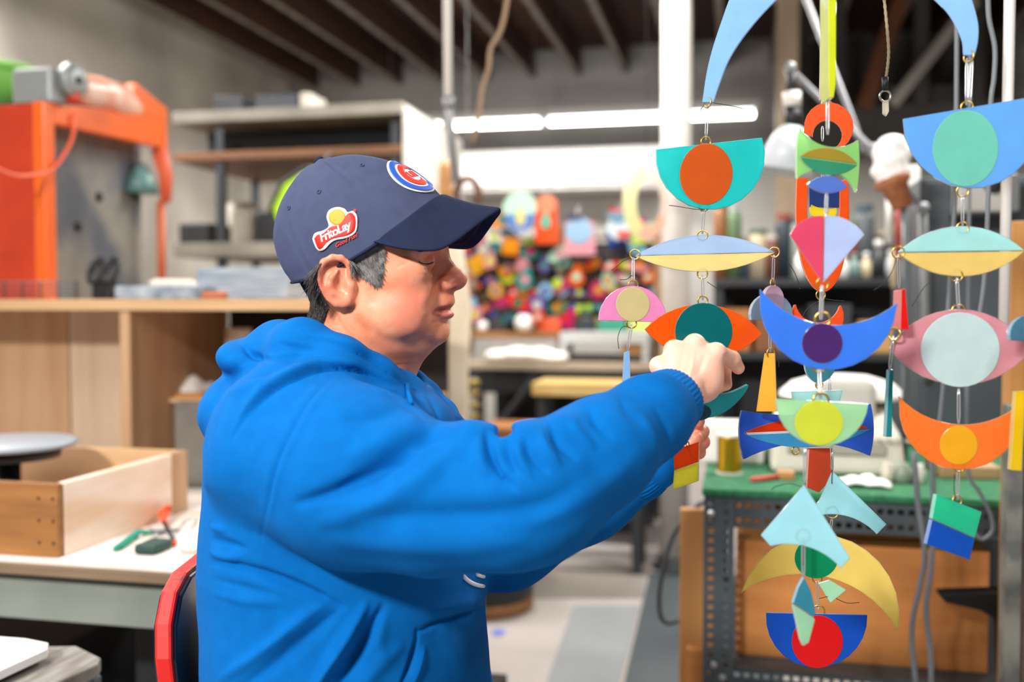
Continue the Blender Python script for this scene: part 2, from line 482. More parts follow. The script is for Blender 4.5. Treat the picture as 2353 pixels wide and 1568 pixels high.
for i, (u0, u1, wh) in enumerate(((985, 1028, 'leftmost'), (1032, 1250, 'second from the left'), (1256, 1540, 'just left of the white column'), (1572, 1738, 'rightmost, right of the white column'))):
    a, b = QY(u0, 300, YT), QY(u1, 296, YT); L = b.x - a.x - .02
    if i == 0: L = .5; cx = b.x - .27
    else: cx = (a.x + b.x) / 2
    z = (a.z + b.z) / 2
    tube_lamp(cx, YT, 2.60, L, 0, f'glowing fluorescent lamp on the rear wall row, {wh}', 'rear fluorescent lamps', M_TUBE_FAR)
    area('tube_light', (cx, YT, 2.575), (0, 0, 0), max(L, .3), .12, 24 * max(L, .3))
# white panelled rail below the lamps
a, b, c, d = rectY(1040, 340, 1530, 372, 8.2)
rail = empty('wall_cabinet', ((a + b) / 2, 8.2, c - .5), 'long white wall cabinet under the rear lamps', 'cabinet')
M_WHITE = mat('white_paint', '#e6e2de', .5, col2='#d8d4cf', scale=3)
box('cabinet_body', M_WHITE, a, b, 8.25, 8.68, QY(1280, 432, 8.2).z, d, rail)
for i in range(4):
    w = (b - a) / 4; box('cabinet_door', M_WHITE, a + i * w + .012, a + (i + 1) * w - .012, 8.21, 8.25, QY(1280, 428, 8.2).z + .02, d - .03, rail)
# ---------------------------------------------------------------- posts and pipes
M_COL = mat('column_white', '#c8c3bd', .5, col2='#bab4ae', scale=3)
p = QY(1553, 500, 4.55)
col = empty('column', (p.x, 4.55, 0), 'round white painted steel column in front of the rear lamps', 'column')
MB().lathe([(.066, .05), (.066, 3.2)], (p.x, 4.55, 0), 24).build('shaft', M_COL, col, smooth=True)
MB().lathe([(.10, 0), (.10, .012), (.078, .02), (.076, .06)], (p.x, 4.55, 0), 24).build('base_ring', mat('base_dark', '#23282b', .6), col, smooth=True)
p = QY(1811, 100, 6.4)
col = empty('column', (p.x, 6.4, 0), 'tan wooden post at the rear beside the desk lamp', 'column')
M_TAN = wood('tan_wood', '#a8937a', '#8b775f', 2, 2.5)
box('shaft', M_TAN, p.x - .065, p.x + .065, 6.4, 6.53, 0, 3.2, col); box('capital', M_TAN, p.x - .12, p.x + .12, 6.38, 6.55, 3.1, 3.2, col)
p = QY(1022, 120, 3.0)
t = empty('conduit', (p.x, 3.0, 1.9), 'thin white vertical pipe hanging from the ceiling left of the lamps', 'pipe')
q = QY(1030, 235, 3.0)
MB().tube([(p.x, 3.0, 3.3), (q.x, 3.0, q.z)], .0135, 14).build('pipe', mat('pipe_white', '#dcd9d4', .35), t, smooth=True)
r = QY(1046, 420, 3.0)
MB().tube([(q.x, 3.0, q.z), (q.x + .004, 3.0, q.z - .05), (r.x, 3.0, r.z)], .013, 12).build('lower_pipe', mat('pipe_grey', '#8f9193', .45, metal=.5), t, smooth=True)
MB().tube([(q.x, 3.0, q.z + .015), (q.x, 3.0, q.z - .02)], .018, 14).build('coupling', mat('pipe_grey', '#8f9193'), t, smooth=True)
pts = [QY(u, v, 3.2) for u, v in spline([(1180, -160), (1165, 0), (1150, 70), (1128, 110), (1122, 160), (1108, 205), (1100, 270), (1085, 330)], 6)]
tag(MB().tube(pts, .0075, 8).build('ceiling_cord', mat('cord_brown', '#9a7f66', .8), smooth=True), 'twisted brown cord hanging from the ceiling', 'cord')
# dark storage loft on the right, with braces
M_DARK = mat('dark_timber', '#2b2622', .8, col2='#1b1714', scale=4)
M_BRN = wood('brown_timber', '#6b3d22', '#4a2815', 2, 2.5)
a, b = QY(1840, 250, 6.9).x, QY(2420, 250, 6.9).x
loft = empty('storage_loft', ((a + b) / 2, 6.9, 2.35), 'dark timber storage loft under the ceiling at the right', 'loft')
box('loft_floor', M_DARK, a, b, 6.9, 8.6, 2.42, 2.50, loft); box('back_boarding', M_DARK, a, b, 7.9, 7.95, 2.5, 3.19, loft)
for u in (1850, 1930, 2120, 2250): X = QY(u, 100, 6.9).x; box('loft_post', M_DARK, X - .04, X + .04, 6.92, 7.0, 2.5, 3.19, loft)
A, B = QY(1985, 250, 6.88), QY(2070, 0, 6.88)
MB().tube([A, B], .05, 4).build('brace', M_BRN, loft)
A, B = QY(2240, 0, 6.86), QY(2050, 240, 6.86)
MB().tube([A, B], .035, 4).build('brace', mat('beam_grey', '#8b877f'), loft)
for u0, v0, u1, v1, c in ((2130, 185, 2210, 245, '#33312f'), (1880, 180, 1960, 250, '#242220'), (2040, 190, 2105, 250, '#50483d')):
    aa, bb, cc, dd = rectY(u0, v0, u1, v1, 7.2); box('stored_crate', mat('crate' + c, c, .8), aa, bb, 7.2, 7.6, 2.5, 2.5 + dd - cc, loft)
# ================================================================ left side: bench, cabinet, orange machine, shelf rack
M_PLY = wood('plywood', '#bf9d7a', '#ad8663', 2, 1.6, .6)
M_PLYX = wood('plywood_x', '#cda982', '#bb9469', 0, 1.6, .6)
M_PINE = wood('pine', '#c8945b', '#ac7640', 0, 2.0, .6)
M_OLD = wood('old_brown_wood', '#a8733d', '#7d4f26', 0, 2.2, .7)
M_DUST = mat('dusty_white', '#efe7e3', .8, col2='#e3d4ca', scale=5)
M_BLACK = mat('black_plastic', '#14161a', .5)
M_STEEL = mat('grey_steel', '#6f777c', .5, metal=.4, col2='#59626a', scale=6)
ZB = .69
# bench: top, front edge, apron, legs
YBN = 1.72
xr, xl = QZ(505, 1310, ZB).x + .35, -2.6
bench = empty('workbench', ((xl + xr) / 2, YBN + .4, 0), 'long low workbench with a dusty white top behind the chair', 'workbench')
box('top', M_DUST, xl, xr, YBN, YBN + .98, ZB - .012, ZB, bench)
box('edge_strip', wood('edge_wood', '#8f7a63', '#6f5b46', 0, 2.0), xl, xr, YBN - .004, YBN + .02, ZB - .034, ZB - .012, bench)
box('apron', mat('apron_paint', '#8d958c', .6, col2='#79817a', scale=3), xl, xr, YBN + .03, YBN + .06, ZB - .135, ZB - .048, bench)
for x in (xl + .1, xr - .1):
    for y in (YBN + .06, YBN + .88): box('leg', M_STEEL, x - .035, x + .035, y, y + .07, 0, ZB - .05, bench)
box('lower_shelf', M_DARK, xl, xr, YBN + .1, YBN + .95, .14, .17, bench)
for i, (x, w, h, c) in enumerate(((-1.9, .35, .22, '#2a2c30'), (-1.35, .3, .3, '#1c1d22'), (-.9, .28, .18, '#3a2f26'))):
    tag(MB().box(x, x + w, YBN + .3, YBN + .7, .17, .17 + h).build('storage_crate', mat('dark_crate' + c, c, .7), bevel=.01), ['dark grey crate below the bench, left of the others', 'black crate in the middle below the bench', 'brown crate below the bench behind the chair'][i], 'crate')
# tray standing on the bench
def Bz(u, v): return QZ(u, v, ZB)
A = Bz(136, 1284); y0 = A.y; x1 = A.x; far = QX(432, 1100, x1).y
tray = empty('wooden_tray', (x1 - .3, y0 + .3, ZB), 'open wooden tray box with worn brown front board on the bench', 'tray')
h = .150
box('front_board', M_OLD, x1 - .75, x1 - .002, y0, y0 + .018, ZB, ZB + h, tray)
box('side_board', mat('dusted_board', '#ead7c8', .8, col2='#d9b697', scale=3, stretch=(1, 1, 5)), x1 - .018, x1, y0 + .02, far - .07, ZB, ZB + h, tray)
box('end_block', M_PLY, x1 - .018, x1, far - .068, far, ZB, ZB + h, tray)
box('back_board', M_PLYX, x1 - .75, x1 - .02, far - .02, far, ZB, ZB + h, tray)
box('bottom_board', M_DUST, x1 - .73, x1 - .02, y0 + .02, far - .02, ZB, ZB + .006, tray)
for z in (.03, .075, .12):
    for x in (x1 - .012, x1 - .045): MB().lathe([(.003, 0), (.003, -.002)], (x, y0 + .0005, ZB + z), 8, (0, 1, 0)).build('nail', M_BLACK, tray)
# polishing wheel inside the tray: pale disc on black stand
c = QY(20, 1030, y0 + .25)
wh = empty('turntable', (c.x, c.y, ZB + .006), 'pale round turntable plate on a black stand in the wooden tray', 'turntable')
zt = c.z
MB().lathe([(.02, 0), (.145, .004), (.150, .012), (.14, .018), (.02, .02)], (c.x, c.y, zt), 36).build('plate', mat('plate_pale', '#98a0aa', .4), wh, smooth=True)
MB().lathe([(.03, -.03), (.11, -.022), (.115, 0)], (c.x, c.y, zt), 30).build('rim', M_BLACK, wh, smooth=True)
MB().lathe([(.09, 0), (.09, .02), (.025, .03), (.025, zt - .03 - ZB - .006)], (c.x, c.y, ZB + .006), 24).build('stand', M_BLACK, wh, smooth=True)
# hand tools on the bench
def tool(name, pts, r, m, label, cat, z=None, n=8):
    q = [Bz(u, v) for u, v in pts]; rr = max(r) if isinstance(r, (list, tuple)) else r
    return tag(MB().tube([Vector((p.x, p.y, ZB + rr)) for p in q], r, n).build(name, m, smooth=True), label, cat)
c = Bz(342, 1272); 
o = MB().box(c.x - .024, c.x + .026, c.y - .02, c.y + .05, ZB, ZB + .022).build('sanding_block', mat('dark_green', '#123c34', .6), bevel=.008); tag(o, 'dark green sanding block on the white bench', 'block')
pl = empty('pliers', Bz(300, 1255), 'teal handled pliers lying on the white bench', 'pliers')
q = Bz(265, 1270); w = Bz(325, 1235); g = Bz(262, 1262)
for dd in (0, .018): MB().tube([Vector((q.x, q.y + dd, ZB + .008)), Vector((w.x - .01, w.y + dd * .3, ZB + .009)), Vector((w.x + .02, w.y + .01, ZB + .009))], [.006, .007, .004], 8).build('handle', mat('teal_grip', '#1f8a72', .4), pl, smooth=True)
MB().tube([Vector((w.x + .02, w.y + .01, ZB + .009)), Vector((w.x + .06, w.y + .05, ZB + .009))], [.006, .002], 8).build('jaw', M_STEEL, pl, smooth=True)
cl = empty('clamp', Bz(380, 1200), 'small orange spring clamp on the white bench', 'clamp')
w = Bz(375, 1205); MB().tube([Vector((w.x - .005, w.y + .03, ZB + .03)), Vector((w.x, w.y, ZB + .025)), Vector((w.x + .02, w.y - .03, ZB + .012))], [.010, .012, .006], 8).build('jaw', mat('clamp_orange', '#e8502a', .4), cl, smooth=True)
e = Bz(402, 1255); MB().tube([Vector((w.x + .02, w.y - .03, ZB + .012)), Vector((e.x, e.y, ZB + .007))], [.005, .004], 8).build('handle', M_BLACK, cl, smooth=True)
MB().tube([Vector((e.x, e.y, ZB + .007)), Vector((e.x + .004, e.y - .012, ZB + .007))], [.006, .006], 8).build('tip', mat('clamp_orange', '#e8502a'), cl, smooth=True)
c = Bz(452, 1272); o = MB().lathe([(.004, -.04), (.016, -.036), (.016, 0), (.008, .004), (.007, .02), (.004, .022)], (c.x, c.y, ZB + .017), 16, (1, -.1, 0)).build('glue_bottle', mat('white_plastic', '#e9e6e2', .4), smooth=True); tag(o, 'small white glue bottle lying on the bench beside the hoodie', 'bottle')
cords = [[(405, 1225), (425, 1200), (450, 1195), (440, 1215), (415, 1215)], [(430, 1185), (460, 1180), (480, 1200), (465, 1225)], [(320, 1240), (350, 1215), (370, 1225), (340, 1245)]]
for i, pth in enumerate(cords): tool('wire_loop', spline(pth, 5), .0035, mat('pale_wire', '#cfcac4', .5), ['pale wire loop lying beside the orange clamp', 'pale wire coil on the bench nearest the hoodie', 'pale wire bent beside the green block'][i], 'wire')
# wooden cabinet behind the bench
YC = 2.55
zt, zb = QY(300, 688, YC).z, QY(300, 714, YC).z
xa, xb = -3.0, QY(690, 700, YC).x + .25
cab = empty('open_cabinet', ((xa + xb) / 2, YC, 0), 'open plywood cabinet with a thick top board behind the bench', 'cabinet')
box('top_board', M_PLYX, xa, xb, YC - .01, YC + .62, zb, zt, cab)
u0, u1 = QY(276, 880, YC).x, QY(299, 880, YC).x
box('upright', M_PLY, u0, u1, YC, YC + .02, .3, zb, cab); box('upright_panel', M_PLY, u0 + .004, u1 - .004, YC + .02, YC + .58, .3, zb, cab)
xs = QY(160, 900, YC + .3).x
for n_, (q0, q1, mm) in enumerate(((xa, xs - .003, M_PLY), (xs + .003, u0 + .02, wood('plywood_pale', '#cdb59c', '#bba288', 2, 1.6)))):
    box('back_panel', mm, q0, q1, YC + .3, YC + .312, .3, zb, cab)
box('floor_board', M_PLYX, xa, xb, YC, YC + .6, .28, .3, cab)
for q in (xa + .02, xb - .04): box('leg', M_PLY, q, q + .04, YC, YC + .05, 0, .28, cab); box('leg', M_PLY, q, q + .04, YC + .5, YC + .55, 0, .28, cab)
box('rear_panel', M_DARK, u1, xb, YC + .58, YC + .6, .3, zb, cab)
box('inner_shelf', M_PLYX, u1, xb, YC + .2, YC + .58, .898, .912, cab)
# in the dark right bay: slab, jar, rags
z9 = .912
o = boxY('stone_slab', mat('slab_grey', '#77726b', .8, col2='#625d57', scale=6), 402, 925, 505, 1175, YC - .06, .04, z0=.30); tag(o, 'grey stone slab leaning in the cabinet behind the hoodie', 'slab')
a, b, c_, d_ = rectY(512, 755, 572, 860, YC + .3); cx = (a + b) / 2
jar = empty('spray_can', (cx, YC + .32, z9), 'white and red spray can in the dark cabinet bay', 'can')
r = (b - a) / 2; hh = d_ - z9
MB().lathe([(r, 0), (r, hh * .72), (r * .6, hh * .8)], (cx, YC + .32, z9), 20).build('can_body', mat('can_red', '#b5483a', .4), jar, smooth=True)
MB().lathe([(r * .9, hh * .55), (r * .95, hh * .74), (r * .92, hh)], (cx, YC + .32, z9 + .0), 20).build('cap', mat('white_plastic', '#e9e6e2'), jar, smooth=True)
def rag(name, u, v, Y, z, sx, sy, sz, m, label, seed):
    p = QY(u, v, Y); rn = random.Random(seed); n = 14; V = []; Fs = []
    for i in range(n + 1):
        for j in range(n + 1):
            x, y = i / n * 2 - 1, j / n * 2 - 1; e = max(0, 1 - (x * x + y * y) * .55)
            zz = sz * e * (.6 + .4 * math.sin(5 * x + seed) * math.sin(4 * y + seed * 2)) + sz * .15 * rn.random() * e
            V.append((p.x + x * sx, Y + y * sy, z + max(zz, 0) + .001))
    for i in range(n):
        for j in range(n): Fs.append((i * (n + 1) + j, (i + 1) * (n + 1) + j, (i + 1) * (n + 1) + j + 1, i * (n + 1) + j + 1))
    o = mesh_obj(name, V, Fs, m, smooth=True); md = o.modifiers.new('thick', 'SOLIDIFY'); md.thickness = .004; md.offset = 1
    return tag(o, label, 'cloth')
M_RAG = mat('rag_white', '#d8d4cf', .9)
rag('rag', 440, 880, YC + .35, z9, .07, .08, .06, M_RAG, 'crumpled white rag in the dark cabinet bay', 3)
o = boxY('wood_offcut', M_PINE, 402, 905, 470, 922, YC + .22, .12, z0=z9 - .0); o.location.z += .0; tag(o, 'short pine offcut under the white rag', 'board')

# ---- orange machine on the cabinet top
M_OR = mat('orange_paint', '#c4380f', .45, col2='#ad2d0a', scale=5, coat=.2)
M_OR2 = mat('orange_paint_bright', '#e2600f', .4, coat=.3)
YO = 2.72; zc = zt + .001
e0, e1 = QY(78, 450, YO).x, QY(104, 450, YO).x
om = empty('orange_machine', (e0, YO + .3, zc), 'large orange steel frame machine with a long arm on the cabinet', 'machine')
ztop = QY(90, 232, YO).z; zarm = QY(105, 278, YO).z
box('side_panel', M_OR, e0 - .55, e0 - .002, YO + .03, YO + .06, zc, ztop, om)
box('front_edge', M_OR2, e0, e1, YO, YO + .05, zc, ztop, om)
yend = QX(385, 300, e1).y
zE0, zE1 = QX(385, 342, e1).z, QX(385, 262, e1).z
bA = [(e0, YO + .05, zarm), (e1, YO + .05, zarm), (e1, yend, zE0), (e0, yend, zE0)]
tA = [(e0, YO + .05, ztop), (e1, YO + .05, ztop), (e1, yend - .22, ztop + .0), (e0, yend - .22, ztop + .0)]
MB().hexa(bA, [(e0, YO + .05, ztop), (e1, YO + .05, ztop), (e1, yend, zE1), (e0, yend, zE1)]).build('arm', M_OR2, om, bevel=.004)
MB().hexa([(e0 - .001, yend - .24, zE1 - .03), (e1 + .002, yend - .24, zE1 - .03), (e1 + .002, yend, zE1 - .03), (e0 - .001, yend, zE1 - .03)],
          [(e0 - .001, yend - .20, zE1 + .075), (e1 + .002, yend - .20, zE1 + .075), (e1 + .002, yend, zE1 + .02), (e0 - .001, yend, zE1 + .02)]).build('arm_head', M_OR2, om, bevel=.006)
xe = (e0 + e1) / 2
MB().tube([(xe, yend - .03, zE0), (xe + .01, yend, zE0 - .10), (xe + .015, yend - .01, zE0 - .2)], [.03, .026, .02], 10).build('spindle', mat('spindle_orange', '#d85a35', .5), om, smooth=True)
MB().tube([(xe, yend - .02, zE0 - .2), (xe, yend - .02, zc)], .016, 10).build('guide_rod', mat('spindle_rust', '#c2603a', .5), om, smooth=True)
MB().lathe([(.07, 0), (.055, .05), (.03, .10), (.012, .115)], (xe - .06, yend - .06, QX(350, 440, e1).z), 18).build('lamp_bell', mat('bell_teal', '#5d8583', .4), om, smooth=True)
bp = box('back_plate', mat('grey_plate', '#817f79', .55, col2='#4f5560', scale=3.2, contrast=(.42, .6), bump=.1), e0 - .08, e0 - .06, YO + .06, yend - .02, zc, zarm + .14, om)
for u, v in ((228, 452), (310, 450), (180, 520)):
    p = QX(u, v, e0 - .058); MB().lathe([(.018, 0), (.018, .003), (.008, .004)], p, 14, (1, 0, 0)).build('bolt', M_BLACK, om, smooth=True)
p0 = [QX(u, v, e1 + .01) for u, v in spline([(172, 262), (168, 310), (150, 350), (118, 390), (60, 405), (20, 400), (-20, 380)], 6)]
MB().tube(p0, .006, 8).build('air_hose', mat('hose_orange', '#e2603c', .4), om, smooth=True)
# grey motor bracket and wrapped roll on top of the arm
MB().box(e0 - .09, e1 + .01, YO + .02, YO + .10, ztop, ztop + .11).build('motor_box', mat('motor_grey', '#8f9494', .5, metal=.3), om, bevel=.01)
MB().lathe([(.055, 0), (.055, .03), (.02, .035)], (e1 + .01, YO + .11, ztop + .085), 20, (1, 0, 0)).build('pulley', mat('motor_grey', '#8f9494'), om, smooth=True)
MB().lathe([(.014, 0), (.014, .04)], (e1 + .01, YO + .11, ztop + .085), 12, (1, 0, 0)).build('hub', M_BLACK, om, smooth=True)
MB().lathe([(.016, 0), (.016, .03)], (e1 + .015, YO + .11, ztop + .03), 12, (1, 0, 0)).build('knob', mat('knob_red', '#c03526', .4), om, smooth=True)
rl = [QX(u, v, (e0 + e1) / 2) for u, v in ((140, 205), (180, 205), (230, 215), (275, 230), (315, 252))]
MB().tube(rl, [.035, .052, .056, .054, .028], 14).build('wrapped_roll', mat('roll_pink', '#f1d2c6', .35, col2='#e58a6a', scale=14), om, smooth=True)
# green tub standing on a black plate on the machine
c = QY(8, 205, YO + .2)
MB().box(e0 - .55, e0 - .05, YO + .05, YO + .5, ztop, ztop + .012).build('top_plate', M_BLACK, om, bevel=.003)
tubo = empty('green_tub', (c.x, c.y, ztop + .012), 'bright green plastic tub on top of the orange machine', 'tub')
gm = mat('tub_green', '#6fae4e', .45)
MB().lathe([(.10, 0), (.125, .11), (.127, .13)], (c.x - .03, c.y, ztop + .012), 28).build('tub_body', gm, tubo, smooth=True)
MB().lathe([(.125, .125), (.137, .128), (.137, .152), (.128, .155), (.118, .15), (.095, .012)], (c.x - .03, c.y, ztop + .012), 28, cap=False).build('rim', gm, tubo, smooth=True)
# ---- things along the cabinet top
zk = zt
def on_top(name, u0, v0, u1, v1, Y, dep, m, label, cat, base=None, bevel=.006):
    a, b, c, d = rectY(u0, v0, u1, v1, Y); zb_ = zk if base is None else base
    return tag(MB().box(a, b, Y, Y + dep, zb_, zb_ + max(d - c, .01)).build(name, m, bevel=bevel), label, cat)
M_PAPER = mat('wrapped_paper', '#aeb9c4', .35, col2='#6f7f92', scale=18)
on_top('magazine_stack', 262, 655, 448, 686, YC + .06, .22, M_PAPER, 'flat stack of grey wrapped sheets left of the cap', 'stack')
on_top('sheet_bundle', 452, 612, 662, 686, YC + .18, .25, mat('sheet_bundle', '#b3bdc6', .3, col2='#8494a6', scale=10, stretch=(1, 1, 14)), 'pale plastic wrapped bundle of sheets right behind the cap', 'bundle')
p = QY(398, 628, YC + .1)
o = MB().tube([(p.x - .075, p.y, zk + .047), (p.x - .06, p.y, zk + .048), (p.x + .06, p.y, zk + .045), (p.x + .075, p.y, zk + .044)], [.008, .014, .014, .008], 14).build('rolled_towel', mat('towel_cream', '#e8ded2', .8), smooth=True); tag(o, 'small cream rolled towel on the grey wrapped sheets', 'towel')
on_top('copper_block', 462, 668, 506, 686, YC + .03, .05, mat('copperish', '#b8674a', .5), 'small copper coloured block at the cabinet edge', 'block')
rings = empty('ring_stand', QY(240, 686, YC + .1), 'black twin ring stand in front of the grey machine plate', 'stand')
for k, u in ((0, 222), (1, 254)):
    q = QY(u, 622, YC + .1); rr = .034
    MB().tube([(q.x + rr * .55 * math.cos(w), q.y + rr * .6 * math.sin(w), q.z + rr * math.sin(w) * 1.0) for w in np.linspace(0, 2 * math.pi, 20)[:-1]], .011, 8, closed=True).build('ring', M_BLACK, rings, smooth=True)
q = QY(240, 650, YC + .1); MB().box(q.x - .03, q.x + .03, q.y - .02, q.y + .02, zk, q.z + .012).build('foot', M_BLACK, rings, bevel=.004)
rack = empty('wire_rack', QY(85, 686, YC + .02), 'low dark wire rack at the front edge of the cabinet top', 'rack')
ra, rb = QY(-30, 670, YC + .02).x, QY(175, 670, YC + .02).x
for k in range(4): MB().tube([(ra, YC + .02, zk + .012 + k * .013), (rb, YC + .02, zk + .012 + k * .013)], .0025, 6).build('wire', M_STEEL, rack, smooth=True)
for x in np.linspace(ra, rb, 6): MB().tube([(x, YC + .022, zk), (x, YC + .022, zk + .055)], .003, 6).build('upright', M_BLACK, rack, smooth=True)

# ---- tall shelf rack behind
YS = 4.4
sx0, sx1 = QY(395, 300, YS).x, QY(925, 300, YS).x
rk = empty('shelf_rack', ((sx0 + sx1) / 2, YS + .4, 0), 'tall steel shelf rack with a pale end panel behind the cap', 'rack')
M_SH = mat('shelf_grey', '#8d887f', .6, col2='#777269', scale=4); M_SHB = wood('shelf_brown', '#7d5233', '#5c3a22', 0, 2.0)
M_PANEL = mat('panel_pale', '#cfcac4', .6, col2='#bdb7b0', scale=4)
for v0, v1, m in ((246, 272, M_SH), (343, 362, M_SHB), (556, 588, M_SH), (760, 785, M_SH)):
    box('shelf_board', m, sx0, sx1, YS, YS + .9, QY(660, v1, YS).z, QY(660, v0, YS).z, rk)
for u in (500, 905): X = QY(u, 450, YS).x; box('post', mat('post_dark', '#3c4147', .5, metal=.4), X - .02, X + .02, YS + .02, YS + .06, 0, 2.05, rk)
box('post', mat('post_dark', '#3c4147'), sx0, sx0 + .04, YS + .8, YS + .84, 0, 2.05, rk); box('post', mat('post_dark', '#3c4147'), sx1 - .05, sx1 - .01, YS + .8, YS + .84, 0, 2.05, rk)
box('end_panel', M_PANEL, sx1, sx1 + .02, YS, YS + .95, QY(925, 405, YS).z, QY(925, 244, YS).z, rk)
box('end_panel', M_PANEL, sx1, sx1 + .02, YS + .3, YS + .95, QY(925, 450, YS).z, QY(925, 408, YS).z, rk)
box('void_shade_sheet', mat('void_black', '#14171b', .8), sx0 + .02, sx1 - .02, YS + .30, YS + .32, QY(660, 362, YS).z, QY(660, 246, YS).z, rk)  # added black sheet, stands for the shaded void between the upper boards
zS = QY(660, 246, YS).z
def on_shelf(name, u0, v0, u1, v1, Y, dep, m, label, cat, zb_, bevel=.008):
    a, b, c, d = rectY(u0, v0, u1, v1, Y); return tag(MB().box(a, b, Y, Y + dep, zb_, zb_ + d - c).build(name, m, bevel=bevel), label, cat)
on_shelf('equipment_case', 490, 206, 558, 250, YS + .1, .3, mat('case_black', '#1a1e26', .4), 'black equipment case on the rack top, left one', 'case', zS)
on_shelf('equipment_case', 586, 208, 684, 250, YS + .1, .3, mat('case_navy', '#1d2531', .4), 'wide dark navy case on the rack top', 'case', zS)
on_shelf('small_carton', 688, 208, 712, 250, YS + .1, .2, mat('carton_pale', '#bdb8ae', .8), 'narrow pale carton beside the dark cases', 'carton', zS)
zS2 = QY(660, 343, YS).z
for i, u in enumerate((575, 700, 810)):
    q = QY(u, 338, YS + .35); o = MB().lathe([(.10, 0), (.11, .015), (.10, .04), (.05, .055), (.01, .058)], (q.x, YS + .35, zS2), 24).build('round_dish', mat('dish_grey', '#6c6a68', .5), smooth=True); tag(o, ['grey upturned dish on the rack, leftmost of three', 'grey upturned dish on the rack, middle of three', 'grey upturned dish on the rack, rightmost of three'][i], 'dish')
zS3 = QY(660, 556, YS).z
on_shelf('machine_part', 525, 470, 580, 556, YS + .2, .2, mat('part_cream', '#b9b3a6', .6), 'cream machine casing on the middle shelf', 'casing', zS3, .03)
on_shelf('machine_part', 585, 480, 640, 556, YS + .2, .2, mat('part_dark', '#22262c', .5), 'dark machine casing on the middle shelf', 'casing', zS3, .02)
on_shelf('toolbox', 410, 505, 480, 556, YS + .15, .25, mat('toolbox_black', '#1c1f23', .5), 'black toolbox at the left of the middle shelf', 'toolbox', zS3, .01)
p = QY(560, 430, YS + .5); o = MB().lathe([(.06, 0), (.12, .02), (.12, .2), (.08, .24)], (p.x, YS + .5, zS3), 20).build('drum', mat('drum_pale', '#cdc8bd', .5), smooth=True); tag(o, 'pale round drum deep on the middle shelf', 'drum')
# neon jacket hanging from the rack
nj = empty('safety_jacket', QY(675, 560, YS - .1), 'neon yellow green safety jacket hanging behind the cap', 'jacket')
def cloth_panel(name, poly, Y, depth, m, parent, wav=.012):
    pts = [QY(u, v, Y) for u, v in poly]; n = len(pts); V = [(p.x, Y - depth / 2 + wav * math.sin(7 * i), p.z) for i, p in enumerate(pts)] + [(p.x, Y + depth / 2 + wav * math.sin(7 * i), p.z) for i, p in enumerate(pts)]
    Fs = [tuple(range(n)), tuple(range(2 * n - 1, n - 1, -1))] + [(i, n + i, n + (i + 1) % n, (i + 1) % n) for i in range(n)]
    return mesh_obj(name, V, Fs, m, parent, bevel=.012, seg=3)
cloth_panel('jacket_body', [(720, 385), (790, 392), (800, 520), (730, 570), (660, 560), (632, 480), (660, 425)], YS - .1, .06, mat('neon', '#b6e62c', .6), nj)
cloth_panel('dark_trim', [(715, 378), (724, 392), (668, 428), (640, 482), (664, 566), (650, 566), (622, 485), (652, 420)], YS - .1, .07, M_BLACK, nj)
cloth_panel('reflective_strip', [(690, 400), (706, 396), (676, 560), (662, 560), (668, 470)], YS - .14, .01, mat('reflective', '#dfe6c8', .4), nj, 0)
MB().tube([(QY(740, 385, YS - .1).x, YS - .1, QY(740, 388, YS - .1).z), (QY(742, 365, YS - .1).x, YS - .05, QY(742, 362, YS).z), (QY(742, 365, YS - .1).x, YS + .01, QY(742, 350, YS).z)], .004, 6).build('hook', M_STEEL, nj, smooth=True)

# ---- near corner: white slab on a worn grey board, chair
gz = .60
A = QZ(232, 1512, gz)
gb = empty('side_table', (A.x - .3, A.y - .12, 0), 'worn grey board table at the bottom left corner', 'table')
bx_ = [QZ(u, v, gz) for u, v in ((-160, 1490), (175, 1484), (232, 1512), (225, 1526), (60, 1600), (-160, 1640))]
MB().prism([Vector((p.x, p.y, gz - .012)) for p in bx_], (0, 0, 1), .024).build('board', mat('worn_grey', '#8d8a86', .8, col2='#6a625a', scale=9, bump=.4, stretch=(6, 1, 1)), gb, bevel=.003)
cx, cy = sum(p.x for p in bx_) / 6, sum(p.y for p in bx_) / 6
for dx, dy in ((-.12, -.03), (.08, -.03), (-.12, .05), (.08, .05)): box('leg', M_STEEL, cx + dx - .012, cx + dx + .012, cy + dy - .012, cy + dy + .012, 0, gz - .024, gb)
sz = gz + .012
sl = [QZ(u, v, sz + .02) for u, v in ((-160, 1445), (60, 1462), (111, 1472), (108, 1486), (0, 1535), (-160, 1600))]
o = MB().prism([Vector((p.x, p.y, sz + .008)) for p in sl], (0, 0, 1), .016).build('white_slab', mat('slab_white', '#f0ecea', .4), bevel=.002); tag(o, 'white slab resting on the worn grey board at bottom left', 'slab')
for i, (u, v) in enumerate(((46, 1530), (-60, 1500))):
    p = QZ(u, v, gz); MB().box(p.x - .012, p.x + .012, p.y + .005, p.y + .03, gz, gz + .0125).build('spacer_block', M_OLD, gb)

